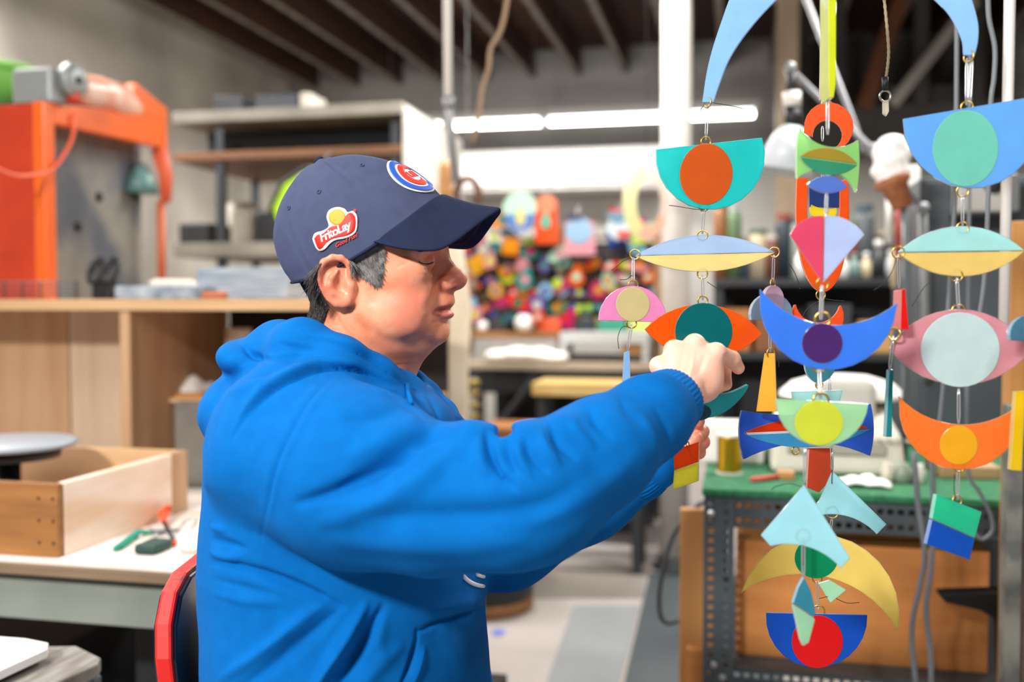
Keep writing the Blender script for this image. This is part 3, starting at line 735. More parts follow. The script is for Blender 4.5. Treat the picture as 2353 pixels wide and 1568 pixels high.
# chair behind and under the man
M_REDL = mat('red_lacquer', '#c4140c', .5, col2='#7a160d', scale=40, contrast=(.6, .72))
M_BLKL = mat('black_lacquer', '#0d0e10', .3, col2='#1b1b1d', scale=20, coat=.3)
ax = Vector(FWD_X := (RC @ Vector((1, 0, 0)))); ax.z = 0; ax.normalize(); ay = Vector((-ax.y, ax.x, 0))
CO = P(424, 1500, 1.235); CO.z = 0
def CH(f, s, z): return CO + ax * f + ay * s + Vector((0, 0, z))
chair = empty('chair', CH(.2, .2, 0), 'black lacquered chair with worn red edges under the seated man', 'chair')
prof = [(0, .40), (0, .76), (.012, .80), (.045, .832), (.09, .845), (.31, .845), (.355, .832), (.388, .80), (.40, .76), (.40, .40)]
def back_sheet(x0, x1, ins, m, name):
    pts = []
    c = (.2, .6)
    for s, z in prof: pts.append((c[0] + (s - c[0]) * (1 - ins / .2), c[1] + (z - c[1]) * (1 - ins / .24)))
    n = len(pts); lean = lambda z: -(z - .42) * .10
    V = [CH(x0 + lean(z), s, z) for s, z in pts] + [CH(x1 + lean(z), s, z) for s, z in pts]
    Fs = [tuple(range(n)), tuple(range(2 * n - 1, n - 1, -1))] + [(i, n + i, n + (i + 1) % n, (i + 1) % n) for i in range(n)]
    o = mesh_obj(name, V, Fs, m, chair, bevel=.004)
    bm = bmesh.new(); bm.from_mesh(o.data); bmesh.ops.recalc_face_normals(bm, faces=bm.faces); bm.to_mesh(o.data); bm.free(); return o
back_sheet(-.004, .018, 0, M_REDL, 'back_edge'); back_sheet(.012, .0215, .006, M_BLKL, 'backrest'); back_sheet(-.0075, -.002, .006, M_BLKL, 'back_panel')
seat = []
for f, s in ((.03, -.0), (.03, .40), (.44, .42), (.46, .2), (.44, -.02)): seat.append(CH(f, s, .448))
MB().prism(seat, (0, 0, 1), .024).build('seat', M_BLKL, chair, bevel=.008)
for f, s in ((.05, .02), (.05, .38), (.41, .02), (.41, .38)): MB().tube([CH(f, s, .437), CH(f + (.03 if f > .2 else -.03), s + (-.02 if s < .2 else .02), 0)], .014, 10).build('leg', M_REDL, chair, smooth=True)
for s in (.03, .37): MB().tube([CH(.05, s, .44), CH(.012, s, .60)], .012, 8).build('bracket', M_BLKL, chair, smooth=True)
# ================================================================ middle distance
def perforated(p0, dl, dw, L, W, pitch, hw, hh, rows, m, name, parent, th=.003):
    """steel strip with real slots: p0 corner, dl along, dw across"""
    p0, dl, dw = Vector(p0), Vector(dl).normalized(), Vector(dw).normalized()
    n = max(1, int(L / pitch)); pl = L / n; pw = W / rows; V = []; Fs = []; key = {}
    def vid(a, b):
        k = (round(a, 6), round(b, 6))
        if k not in key: key[k] = len(V); V.append(p0 + dl * a + dw * b)
        return key[k]
    for i in range(n):
        for j in range(rows):
            a0, a1, b0, b1 = i * pl, (i + 1) * pl, j * pw, (j + 1) * pw; ca, cb = (a0 + a1) / 2, (b0 + b1) / 2
            o = [vid(a0, b0), vid(a1, b0), vid(a1, b1), vid(a0, b1)]
            q = [vid(ca - hh / 2, cb - hw / 2), vid(ca + hh / 2, cb - hw / 2), vid(ca + hh / 2, cb + hw / 2), vid(ca - hh / 2, cb + hw / 2)]
            for k in range(4): Fs.append((o[k], o[(k + 1) % 4], q[(k + 1) % 4], q[k]))
    o = mesh_obj(name, V, Fs, m, parent); md = o.modifiers.new('thick', 'SOLIDIFY'); md.thickness = th; md.offset = 0
    return o
M_ANG = mat('slotted_steel', '#515b61', .5, metal=.35, col2='#3f494f', scale=8)
M_FELT = mat('green_felt', '#2f7a52', .95, col2='#24603f', scale=60)
M_CARD = mat('cardboard', '#cf8a4a', .8, col2='#bf7a3e', scale=5, stretch=(1, 1, 6))
M_CARD2 = mat('cardboard_light', '#d59a5c', .8)
M_CREAM = mat('cream_plastic', '#cfcabb', .5)
# ---- green felt work table on slotted steel
YW = 2.25; ZW = .79
tx0, tx1 = QY(1618, 1126, YW).x, QY(2330, 1126, YW).x + .15
wt = empty('work_table', ((tx0 + tx1) / 2, YW + .4, 0), 'slotted steel work table with a green felt top at the right', 'table')
box('felt_top', M_FELT, tx0 - .005, tx1, YW - .006, YW + .80, ZW - .018, ZW, wt, bevel=.006)
perforated((tx0, YW, ZW - .085), (1, 0, 0), (0, 0, 1), tx1 - tx0, .066, .021, .012, .013, 2, M_ANG, 'front_beam', wt)
box('beam_flange', M_ANG, tx0, tx1, YW, YW + .05, ZW - .022, ZW - .019, wt, bevel=0)
for x in (tx0, tx1 - .07):
    perforated((x, YW - .004, 0), (0, 0, 1), (1, 0, 0), ZW - .02, .066, .021, .012, .010, 2, M_ANG, 'leg', wt)
    box('leg_flange', M_ANG, x, x + .003, YW - .002, YW + .06, 0, ZW - .02, wt, bevel=0)
    box('rear_leg', M_ANG, x, x + .05, YW + .70, YW + .75, 0, ZW - .02, wt, bevel=0)
zsh = QY(1900, 1556, YW).z
perforated((tx0, YW, zsh - .06), (1, 0, 0), (0, 0, 1), tx1 - tx0, .066, .021, .012, .013, 2, M_ANG, 'lower_beam', wt)
box('lower_shelf', M_ANG, tx0, tx1, YW + .003, YW + .75, zsh, zsh + .006, wt, bevel=0)
for u, v in ((1634, 1180), (1640, 1527), (1660, 1556)):
    p = QY(u, v, YW - .006); MB().lathe([(.008, 0), (.008, .004), (.004, .006)], p, 6, (0, -1, 0)).build('bolt', M_CHROME, wt)
# cardboard boxes on the lower shelf
def carton(u0, v0, u1, v1, Y, dep, label, zb_, m=M_CARD, open_top=True):
    a, b, c, d = rectY(u0, v0, u1, v1, Y); e = empty('cardboard_box', ((a + b) / 2, Y, zb_), label, 'box'); t = .006; z1 = zb_ + (d - c)
    box('front_panel', m, a, b, Y, Y + t, zb_, z1, e, .001); box('back_panel', m, a, b, Y + dep - t, Y + dep, zb_, z1, e, .001)
    box('side_panel', m, a, a + t, Y + t, Y + dep - t, zb_, z1, e, .001); box('side_panel', m, b - t, b, Y + t, Y + dep - t, zb_, z1, e, .001)
    box('bottom_panel', m, a, b, Y, Y + dep, zb_, zb_ + t, e, .001)
    if open_top:
        MB().hexa([(a, Y, z1), (b, Y, z1), (b, Y + t, z1), (a, Y + t, z1)], [(a, Y - .03, z1 - .05), (b, Y - .03, z1 - .05), (b, Y - .026, z1 - .055), (a, Y - .026, z1 - .055)]).build('flap', M_CARD2, e)
    else: box('top_panel', m, a, b, Y, Y + dep, z1 - t, z1, e, .001)
    return e
carton(1692, 1262, 2272, 1535, YW + .08, .45, 'large brown cardboard box on the lower shelf of the green table', zsh + .006, open_top=False)
o = boxY('paper_sheaf', mat('paper_cream', '#d9cdbd', .8), 2020, 1222, 2190, 1262, YW + .2, .2, z0=None); a, b, c_, d_ = rectY(1692, 1262, 2272, 1535, YW + .08); o.location.z = zsh + .006 + (d_ - c_) + .0; tag(o, 'cream papers lying on the large cardboard box', 'papers')
# cardboard sheets standing against the table leg
p0, p1 = QY(1562, 1300, YW + .12), QY(1622, 1300, YW + .12)
o = box('cardboard_sheet', M_CARD2, p0.x, p1.x + .03, YW + .12, YW + .15, 0, QY(1590, 1172, YW + .12).z); tag(o, 'upright cardboard sheet left of the table leg', 'cardboard')
p0, p1 = QY(1578, 1500, YW + .05), QY(1618, 1500, YW + .05)
o = box('cardboard_sheet', M_CARD, p0.x, p1.x, YW + .04, YW + .07, 0, QY(1598, 1490, YW + .05).z); tag(o, 'short cardboard piece at the foot of the table leg', 'cardboard')
pts = [QY(u, v, YW + .3) for u, v in spline([(1640, 1150), (1600, 1165), (1548, 1230), (1520, 1330), (1515, 1400), (1530, 1432), (1580, 1438), (1620, 1560), (1640, 1700), (1650, 1836)], 6)]
tag(MB().tube(pts, .006, 8).build('power_cord', mat('cord_dark', '#4d565c', .5), smooth=True), 'dark power cord looping beside the cardboard sheets', 'cord')
# black horn-shaped tool that points out between box and post
b_ = [QY(u, v, YW - .02) for u, v in ((2148, 1356), (2310, 1350), (2320, 1560), (2290, 1560), (2285, 1420), (2250, 1400), (2170, 1382))]
o = MB().prism([p for p in b_], (0, 1, 0), .035).build('iron_horn', mat('iron_black', '#15191d', .5, metal=.3), bevel=.008); tag(o, 'black iron horn tool in front of the cardboard box', 'tool')
# ---- things on the green table
def on_table(name, u0, v0, u1, v1, Y, dep, m, label, cat, bevel=.008, base=ZW):
    a, b, c, d = rectY(u0, v0, u1, v1, Y); return tag(MB().box(a, b, Y, Y + dep, base, base + d - c).build(name, m, bevel=bevel), label, cat)
def Tz(u, v): return QZ(u, v, ZW)
a, b, c_, d_ = rectY(1768, 1000, 2078, 1108, 2.55)
mc = empty('label_machine', ((a + b) / 2, 2.6, ZW), 'cream boxy machine on the green table', 'machine')
MB().hexa([(a, 2.5, ZW), (b, 2.5, ZW), (b, 2.74, ZW), (a, 2.74, ZW)], [(a + .01, 2.52, ZW + .10), (b - .01, 2.52, ZW + .10), (b - .02, 2.74, ZW + .15), (a + .02, 2.74, ZW + .15)]).build('casing', M_CREAM, mc, bevel=.015)
box('front_slot', mat('slot_grey', '#9d998d', .6), a + .04, b - .05, 2.497, 2.503, ZW + .05, ZW + .075, mc, .001)
for k in range(6): box('key', mat('key_grey', '#aaa69b', .6), a + .2 + k * .022, a + .214 + k * .022, 2.495, 2.503, ZW + .082, ZW + .09, mc, .001)
box('upper_unit', mat('unit_grey', '#b9b7b0', .5), (a + b) / 2 - .04, (a + b) / 2 + .10, 2.6, 2.73, ZW + .11, ZW + .22, mc, .02)
p = QY(1935, 905, 2.78); zz = p.z
hd = empty('white_bowl', (p.x, 2.78, ZW), 'wide white upturned bowl standing behind the cream machine', 'bowl')
MB().lathe([(.165, 0), (.162, .012), (.13, .04), (.07, .058), (.01, .062)], (p.x, 2.80, zz - .01), 32).build('dome', mat('bowl_white', '#efedeb', .35), hd, smooth=True)
MB().lathe([(.115, 0), (.12, -.02), (.06, -.03)], (p.x + .0, 2.80, zz - .012), 24).build('dark_rim', M_BLACK, hd, smooth=True)
MB().lathe([(.06, 0), (.03, .02), (.025, zz - .04 - ZW)], (p.x, 2.80, ZW), 18).build('stand', M_BLACK, hd, smooth=True)
on_table('paper_tray', 1600, 962, 1752, 1030, 2.72, .2, mat('tray_white', '#eceae6', .4), 'white paper tray at the left of the green table', 'tray', .015, ZW + .0)
pt = on_table('white_box', 1612, 1018, 1756, 1112, 2.60, .11, mat('box_white', '#e8e6e1', .5), 'white box on the green table behind the gold spool', 'box', .01)
s0 = QY(1676, 1106, 2.46)
sp = empty('wire_spool', (s0.x, 2.46, ZW), 'spool of shiny gold wire on the green table', 'spool')
hS = .092; rS = .030
MB().lathe([(rS + .002, 0), (rS + .002, .006)], (s0.x, 2.46, ZW), 22).build('flange', M_WHITE, sp, smooth=False)
MB().lathe([(rS + .002, hS), (rS + .002, hS + .006)], (s0.x, 2.46, ZW), 22).build('flange', M_WHITE, sp)
prof = []
for i in range(24): z = .006 + (hS - .006) * i / 23; prof.append((rS - .001 + .001 * (i % 2), z))
MB().lathe(prof, (s0.x, 2.46, ZW), 24).build('gold_wire', mat('gold_wire', '#c9a227', .28, metal=.9), sp, smooth=True)
p, q = Tz(1722, 1108), Tz(1792, 1102)
tag(MB().tube([Vector((p.x, p.y, ZW + .006)), Vector((p.x + .01, p.y, ZW + .006)), Vector((q.x, q.y, ZW + .006))], [.003, .006, .006], 10).build('red_marker', mat('marker_red', '#cf3f3a', .4), smooth=True), 'red marker pen lying on the green table', 'pen')
p = Tz(1806, 1104); tag(MB().box(p.x - .02, p.x + .02, p.y, p.y + .03, ZW, ZW + .02).build('wood_block', M_PINE, bevel=.003), 'small pine block beside the red marker', 'block')
rag('tissue', 1985, 1105, 2.36, ZW, .055, .035, .022, mat('tissue_white', '#eeecea', .9), 'crumpled white tissue at the front of the green table', 7)
for i, (u, w) in enumerate(((2040, .016), (2075, .02), (2112, .015))):
    p = QY(u, 1080, 2.42); tag(MB().lathe([(w, 0), (w, .03), (w * .7, .036), (w * .7, .045)], (p.x, 2.42, ZW), 16).build('small_jar', [mat('jar_a', '#c8c2b4', .3), mat('jar_b', '#8e9a8a', .3), mat('jar_c', '#d9d6d0', .3)][i], smooth=True), ['small beige jar, left of three on the green table', 'small green grey jar, middle of three on the table', 'small white jar, right of three on the green table'][i], 'jar')
on_table('tan_tray', 2160, 1075, 2300, 1105, 2.5, .2, wood('tan_tray', '#b99a72', '#a3855e', 0), 'flat tan wooden tray at the right of the green table', 'tray', .004)

# ---- dark cabinet, control box, posts, cables at the right
M_GRAP = mat('graphite', '#4a5258', .5, col2='#3f474d', scale=5)
YD = 3.0
a, b, _, _ = rectY(2112, 430, 2420, 900, YD)
dc = empty('metal_cabinet', ((a + b) / 2, YD + .25, 0), 'tall graphite grey metal cabinet at the right', 'cabinet')
zc1 = QY(2220, 405, YD).z
box('cabinet_body', M_GRAP, a, b, YD + .012, YD + .5, 0, zc1, dc, .004); box('door', M_GRAP, a + .012, b - .02, YD, YD + .012, .05, zc1 - .012, dc, .003)
MB().tube([(a + .03, YD - .025, 1.0), (a + .03, YD - .03, 1.06), (a + .03, YD - .025, 1.12)], .006, 8).build('handle', M_CHROME, dc, smooth=True)
a, b, c_, d_ = rectY(2205, 398, 2338, 488, YD - .1)
cb = empty('control_box', ((a + b) / 2, YD - .05, c_), 'light grey control box with a black knob on the dark cabinet', 'control box')
box('box_body', mat('ctrl_grey', '#b6b3ae', .5), a, b, YD - .1, YD - .001, c_, d_, cb, .006)
box('side_rail', M_CHROME, b - .035, b + .004, YD - .104, YD - .09, c_ + .004, d_ - .004, cb, .002)
p = QY(2283, 424, YD - .1); MB().lathe([(.025, 0), (.023, .018), (.018, .024)], p, 20, (0, -1, 0)).build('knob', M_BLACK, cb, smooth=True)
box('base_lip', M_BLACK, a - .005, b + .005, YD - .108, YD - .001, c_ - .012, c_, cb, .002)
YP = 2.0
a, b, _, _ = rectY(2322, 600, 2384, 900, YP + .15)
wp = empty('timber_post', ((a + b) / 2, YP + .15, 0), 'orange brown timber post at the right edge', 'post')
box('shaft', wood('timber_orange', '#c98f4e', '#ad7334', 2, 1.8), a, b, YP + .15, YP + .21, 0, QY(2340, 508, YP + .15).z, wp, .003); box('foot_plate', M_STEEL, a - .02, b + .02, YP + .13, YP + .23, 0, .006, wp)
a, b, _, _ = rectY(2304, 1200, 2372, 1300, YP)
sp_ = empty('steel_post', ((a + b) / 2, YP, 0), 'worn grey steel post in the right foreground', 'post')
box('shaft', mat('worn_steel', '#7f8078', .6, metal=.2, col2='#5b5e5c', scale=14, contrast=(.45, .6)), a, a + .026, YP - .03, YP + .02, 0, QY(2330, 930, YP).z, sp_, .002)
box('web', mat('worn_brown', '#6a5a4f', .6, col2='#4b4540', scale=10), a + .026, b + .02, YP - .01, YP + .0, 0, QY(2330, 930, YP).z, sp_, .001); box('foot_plate', M_STEEL, a - .03, b + .05, YP - .06, YP + .05, 0, .006, sp_)
p = QY(2320, 100, 1.75); q = QY(2316, 240, 1.75)
tag(MB().tube([(p.x, 1.75, 3.3), (q.x, 1.75, q.z), (q.x, 1.75, 1.15)], .0085, 12).build('hanging_pipe', mat('pipe_white', '#dcd9d4'), smooth=True), 'thin white vertical pipe at the right edge behind the mobile', 'pipe')
M_CAB = mat('cable_grey', '#6b7076', .5)
for i, (pth, Y, lab) in enumerate((([(2270, -40), (2272, 40), (2286, 110), (2284, 180), (2276, 250), (2270, 480), (2262, 640), (2250, 730)], 1.7, 'thin grey cable hanging behind the blue half disc'),
                         ([(2200, -180), (2198, 200), (2195, 440), (2188, 560), (2178, 720), (2166, 900), (2150, 1040)], 1.8, 'grey cable hanging behind the teal and yellow lens'),
                         ([(2230, -200), (2228, 300), (2225, 700), (2222, 900), (2225, 1080), (2250, 1130), (2275, 1180), (2280, 1220), (2255, 1240), (2235, 1215)], 2.1, 'grey cable looped behind the green and blue rectangle'),
                         ([(2100, 1040), (2110, 1160), (2125, 1270), (2115, 1340), (2095, 1450), (2105, 1580)], 2.1, 'grey cable hanging in front of the cardboard box, left one'),
                         ([(2140, 1030), (2145, 1180), (2140, 1300), (2128, 1400), (2138, 1500), (2140, 1600)], 2.08, 'grey cable hanging in front of the cardboard box, right one'))):
    tag(MB().tube([QY(u, v, Y) for u, v in spline(pth, 6)], .0036 if i < 3 else .0055, 8).build('cable', M_CAB, smooth=True), lab, 'cable')
# ---- desk lamp with scissor arm, and ice cream cone figure, on the rear shelf
YL = 2.9
dl = empty('desk_lamp', QY(2010, 480, YL), 'grey scissor arm lamp with a frosted shade', 'lamp')
M_ARM = mat('arm_grey', '#85878b', .45, metal=.3)
J = [QY(u, v, YL) for u, v in ((1815, 158), (2005, 345), (2120, 480))]
MB().tube(J, .0085, 10).build('lower_arm', M_ARM, dl, smooth=True)
MB().tube([QY(1838, -40, YL + .05), QY(1965, 290, YL + .03), QY(1985, 350, YL)], .0085, 10).build('upper_arm', M_ARM, dl, smooth=True)
for j in J: MB().lathe([(.016, -.02), (.016, .02)], j, 14, (0, 1, 0)).build('joint', M_ARM, dl, smooth=True)
h0 = QY(1818, 170, YL); h1 = QY(1822, 292, YL)
MB().tube([h0, h0 + (h1 - h0) * .35], .014, 12).build('stem', M_BLACK, dl, smooth=True)
MB().tube([h0 + (h1 - h0) * .35, h0 + (h1 - h0) * .62], .026, 14).build('collar', M_WHITE, dl, smooth=True)
MB().tube([h0 + (h1 - h0) * .62, h1], .022, 14).build('socket', M_BLACK, dl, smooth=True)
s1 = QY(1800, 395, YL); axd = (s1 - h1).normalized()
MB().lathe([(.03, 0), (.05, .03), (.085, (s1 - h1).length)], h1, 28, axd, cap=False).build('shade', mat('shade_frost', '#cfd6dc', .4), dl, smooth=True).modifiers.new('t', 'SOLIDIFY').thickness = .002
e = J[2]; MB().tube([e, Vector((e.x + .02, e.y + .05, 1.2)), Vector((e.x + .02, e.y + .05, .99))], .012, 10).build('stand', M_ARM, dl, smooth=True)
# shelf with bottles behind
YH = 4.2
zsh1 = QY(2000, 640, YH).z
a, b = QY(1640, 640, YH).x, QY(2120, 640, YH).x
br = empty('supply_shelf', ((a + b) / 2, YH + .2, 0), 'dark supply shelf crowded with bottles behind the middle strings', 'shelf')
M_SHD = mat('shelf_dark', '#23262a', .6)
for z in (zsh1, QY(2000, 560, YH).z + .25 if False else zsh1 - .30, zsh1 - .62): box('shelf_board', M_SHD, a, b, YH, YH + .4, z - .03, z, br)
for x in (a, b - .04): box('upright', M_SHD, x, x + .04, YH + .02, YH + .06, 0, zsh1 - .0, br); box('upright', M_SHD, x, x + .04, YH + .34, YH + .38, 0, zsh1, br)
box('back_sheet', M_SHD, a, b, YH + .39, YH + .4, .2, zsh1, br)
cols = ['#e8e6e2', '#c9d3d0', '#b04a3c', '#e4e2de', '#6f8a86', '#d9c9a6', '#2a2f33', '#dfe3e6', '#a9654a', '#e9e9ea']
nm = ['white', 'pale grey', 'red', 'ivory', 'grey green', 'straw', 'black', 'frosted', 'copper', 'snow white']
for i, u in enumerate((1840, 1872, 1905, 1935, 1962, 1990, 2018, 2045, 2072, 2098)):
    p = QY(u, 640, YH + .12); h = random.uniform(.10, .24); r = random.uniform(.022, .034)
    e = empty('bottle', (p.x, YH + .12, zsh1), f'{nm[i]} bottle standing on the dark supply shelf', 'bottle', 'bottles on the supply shelf')
    MB().lathe([(r, 0), (r, h * .6), (r * .45, h * .75), (r * .45, h * .85)], (p.x, YH + .12, zsh1), 16).build('bottle_body', mat('btl' + cols[i], cols[i], .3), e, smooth=True)
    MB().lathe([(r * .55, h * .85), (r * .5, h)], (p.x, YH + .12, zsh1), 14).build('cap', mat('btl' + cols[(i * 3 + 2) % 10], cols[(i * 3 + 2) % 10], .3), e, smooth=True)
cols2 = ['#8a5a36', '#59724f', '#3c4a57', '#b6a58a', '#6b3f33', '#24303a', '#9aa6a0', '#7c6a4c', '#41604f', '#c4beb4', '#833a30', '#50575c', '#2b2e31', '#a78b5a']
nm2 = ['brown', 'olive green', 'slate blue', 'sand', 'maroon', 'ink blue', 'silver grey', 'khaki', 'pine green', 'bone white', 'brick red', 'iron grey', 'jet black', 'ochre']
for i, u in enumerate((1655, 1685, 1712, 1742, 1770, 1800, 1828, 1858, 1890, 1920, 1955, 1985, 2030, 2066)):
    p = QY(u, 640, YH + .28); h = random.uniform(.16, .36); r = random.uniform(.03, .046)
    e = empty('canister', (p.x, YH + .28, zsh1), f'{nm2[i]} canister in the back row of the supply shelf', 'canister', 'canisters on the supply shelf')
    MB().lathe([(r, 0), (r, h * .82), (r * .8, h * .9)], (p.x, YH + .28, zsh1), 14).build('can_body', mat('cn' + cols2[i], cols2[i], .45), e, smooth=True)
    MB().lathe([(r * .85, h * .9), (r * .85, h)], (p.x, YH + .28, zsh1), 14).build('lid', mat('cn' + cols2[(i + 5) % 14], cols2[(i + 5) % 14], .45), e)
for i, (u0, u1, c, lab) in enumerate(((1650, 1725, '#a8703e', 'brown carton on the lower supply shelf left of the strings'), (1735, 1800, '#7d4f31', 'dark brown carton on the lower supply shelf'), (1860, 1960, '#2f3236', 'black bin on the lower supply shelf'), (1975, 2060, '#b58a52', 'tan carton on the lower supply shelf at the right'))):
    a2, b2, _, _ = rectY(u0, 700, u1, 760, YH); tag(MB().box(a2, b2, YH + .04, YH + .34, zsh1 - .30, zsh1 - .30 + random.uniform(.12, .2)).build('carton', mat('ctn' + c, c, .8), bevel=.004), lab, 'carton')
# coloured bottles row further right, brushes hung on a strip
YK = 3.3
st = empty('tool_strip', QY(2030, 470, YK), 'white strip hung with small tools and brushes beside the dark cabinet', 'tool strip')
a, b, c_, d_ = rectY(2086, 380, 2112, 700, YK); box('strip', mat('strip_white', '#dcd9d3', .5), a, b, YK, YK + .02, c_ - .1, d_, st)
for i, (u, v0, v1, c) in enumerate(((2040, 450, 560, '#d8d5cf'), (2062, 470, 600, '#b23b32'), (2078, 500, 640, '#e7e5e2'), (2090, 560, 640, '#274a9c'), (2102, 575, 650, '#1f6fc0'), (2052, 580, 660, '#cbb58f'))):
    A, B = QY(u, v0, YK - .03), QY(u + 3, v1, YK - .03); MB().tube([A, A * .6 + B * .4, B], [.005, .008, .011], 8).build('hanging_tool', mat('tl' + c, c, .4), st, smooth=True)
    MB().tube([A, Vector((a, YK, A.z + .01))], .002, 5).build('peg', M_STEEL, st, smooth=True)
# ice cream cone figure
YI = 2.7
ic = empty('ice_cream_figure', QY(2070, 470, YI), 'white soft serve ice cream cone figure beside the blue half disc', 'figure')
swirl = [QY(u, v, YI) for u, v in ((2046, 318), (2056, 345), (2040, 372), (2058, 396), (2052, 415))]
for (u, v, r) in ((2050, 330, .042), (2030, 352, .03), (2072, 352, .032), (2050, 372, .045), (2030, 392, .028), (2066, 400, .030)):
    pass
vol = Vol((swirl[0].x - .12, YI - .1, QY(2050, 445, YI).z), (swirl[0].x + .12, YI + .1, QY(2050, 290, YI).z), .005)
for (u, v, r) in ((2050, 335, .038), (2028, 352, .026), (2074, 350, .028), (2048, 368, .042), (2024, 395, .026), (2062, 395, .034), (2040, 415, .026)):
    p = QY(u, v, YI); vol.ell((p.x, p.y, p.z), (r, r, r * .75), .012)
V_, Q_ = vol.mesh()
mesh_obj('soft_serve', V_, Q_, mat('soft_serve', '#f3f0ee', .35), ic, smooth=True)
t0 = QY(2048, 408, YI); t1 = QY(2075, 478, YI)
MB().lathe([(.046, 0), (.044, .02), (.034, .024), (.024, (t1 - t0).length)], t0, 18, (t1 - t0).normalized()).build('cone', mat('cone_brown', '#a8663e', .6, col2='#8a4f2e', scale=60), ic, smooth=True)
MB().tube([t1, QY(2085, 520, YI), Vector((QY(2085, 520, YI).x, YI, ZW))], .008, 8).build('stem', M_STEEL, ic, smooth=True)

# ================================================================ centre: display of glass ornaments, rear tables
YX = 5.1
zt2 = QY(1300, 838, 4.75).z
a, b = QY(1060, 840, 4.75).x, QY(1500, 840, 4.75).x
rt = empty('rear_table', ((a + b) / 2, 5.0, 0), 'rear work table with a grey top under the ornament display', 'table')
box('top', wood('table_grey', '#a3937f', '#877868', 0), a, b, 4.75, 5.5, zt2 - .03, zt2, rt)
for x in (a + .05, b - .1):
    for y in (4.78, 5.4): box('leg', M_SHD, x, x + .05, y, y + .05, 0, zt2 - .03, rt)
A_, B_ = QY(1230, 870, 4.77), QY(1130, 1000, 4.77)
MB().tube([A_, B_], .022, 6).build('brace', M_SHD, rt)
box('apron', M_SHD, a, b, 4.80, 4.83, zt2 - .15, zt2 - .03, rt)
for i, u in enumerate((1255, 1330, 1400)): p = QY(u, 950, 5.3); box('timber_leg', M_BRN, p.x - .025, p.x + .025, 5.28, 5.33, 0, zt2 - .03, rt)
box('under_shelf', M_SHD, a, b, 5.1, 5.45, .45, .48, rt); box('rear_panel', M_SHD, a, b + .12, 5.46, 5.48, 0.02, zt2 - .03, rt); box('bottom_shelf', M_SHD, a, b, 4.9, 5.45, .12, .15, rt)  # added dark rear panel stands for the shaded void below the table
o = boxY('plank', wood('yellow_plank', '#cdb06e', '#b29456', 0), 1222, 882, 1492, 912, 4.35, .3); 
pb = empty('plank_trestle', (o.location.x, 4.5, 0), 'yellow wooden plank on trestle legs behind the sleeve', 'trestle'); zp = o.location.z
o.parent = pb; o.location = Vector(o.location) - Vector(pb.location); WORLD_LOC[o.name] = Vector(pb.location) + Vector(o.location)
if 'label' in o: del o['label']
zz = QY(1350, 912, 4.35).z
for u in (1245, 1465):
    p = QY(u, 950, 4.4)
    for y in (4.38, 4.58): box('leg', M_SHD, p.x - .02, p.x + .02, y, y + .04, 0, zz, pb)
# white bag and round things on the rear table
vol = Vol((QY(1110, 830, 4.9).x - .03, 4.75, zt2 - .01), (QY(1300, 830, 4.9).x + .03, 5.1, zt2 + .16), .008)
for u, r in ((1145, .042), (1190, .052), (1240, .050), (1275, .036)): p = QY(u, 830, 4.9); vol.ell((p.x, 4.9, zt2 + r * .75), (.07, .09, r * .8), .03)
V_, Q_ = vol.mesh(); V_[:, 2] = np.maximum(V_[:, 2], zt2)
tag(mesh_obj('flour_bag', V_, Q_, mat('bag_white', '#efebe6', .7), smooth=True), 'lumpy white bag lying on the rear table', 'bag')
gs = empty('grey_stand', QY(1390, 840, 5.0), 'grey two tier metal stand on the rear table', 'stand')
a, b, c_, d_ = rectY(1286, 764, 1490, 790, 5.0); M_GR = mat('stand_grey', '#a9adad', .5)
box('upper_tier', M_GR, a, b, 5.0, 5.25, c_, d_, gs)
for x in (a, b - .03): box('stand_leg', M_GR, x, x + .03, 5.0, 5.03, zt2, c_, gs); box('stand_leg', M_GR, x, x + .03, 5.22, 5.25, zt2, c_, gs)
box('lower_tier', M_SHD, a, b, 5.02, 5.25, zt2 + .01, zt2 + .03, gs)
tag(boxY('wood_crate', M_PINE, 1430, 790, 1488, 832, 5.05, .15, z0=zt2 + .03), 'small pine crate inside the grey stand', 'crate')
# brown rear shelf with white rounds
zr = QY(1180, 762, 5.35).z
rs = empty('display_frame', QY(1290, 762, 5.5), 'brown display frame that carries the crowd of glass ornaments', 'frame')
a, b = QY(1075, 600, 5.5).x, QY(1520, 600, 5.5).x
box('shelf', wood('frame_brown', '#9b6f41', '#7d552e', 0), a, b, 5.3, 5.5, zr - .04, zr, rs)
for x in (a, (a + b) / 2 - .02, b - .04): box('frame_post', wood('frame_brown_v', '#a57d52', '#86603a', 2), x, x + .04, 5.44, 5.48, zt2, QY(1300, 520, 5.5).z, rs)
for v in (545, 610, 680): box('frame_rail', M_SHB, a, b, 5.45, 5.47, QY(1300, v, 5.5).z - .02, QY(1300, v, 5.5).z, rs)
box('backboard', mat('board_dark', '#3a2f28', .8, col2='#2a3238', scale=3), a, b, 5.485, 5.5, zr, QY(1300, 560, 5.5).z, rs)
for i, (u, r, lab) in enumerate(((1108, .034, 'round white pot on the brown display shelf, left one'), (1205, .055, 'round white pot on the brown display shelf, larger one'))):
    p = QY(u, 750, 5.36); tag(MB().lathe([(r * .7, 0), (r, r * .6), (r * .95, r * 1.3), (r * .6, r * 1.7)], (p.x, 5.36, zr), 20).build('white_pot', mat('pot_white', '#f1efee', .35), smooth=True), lab, 'pot')
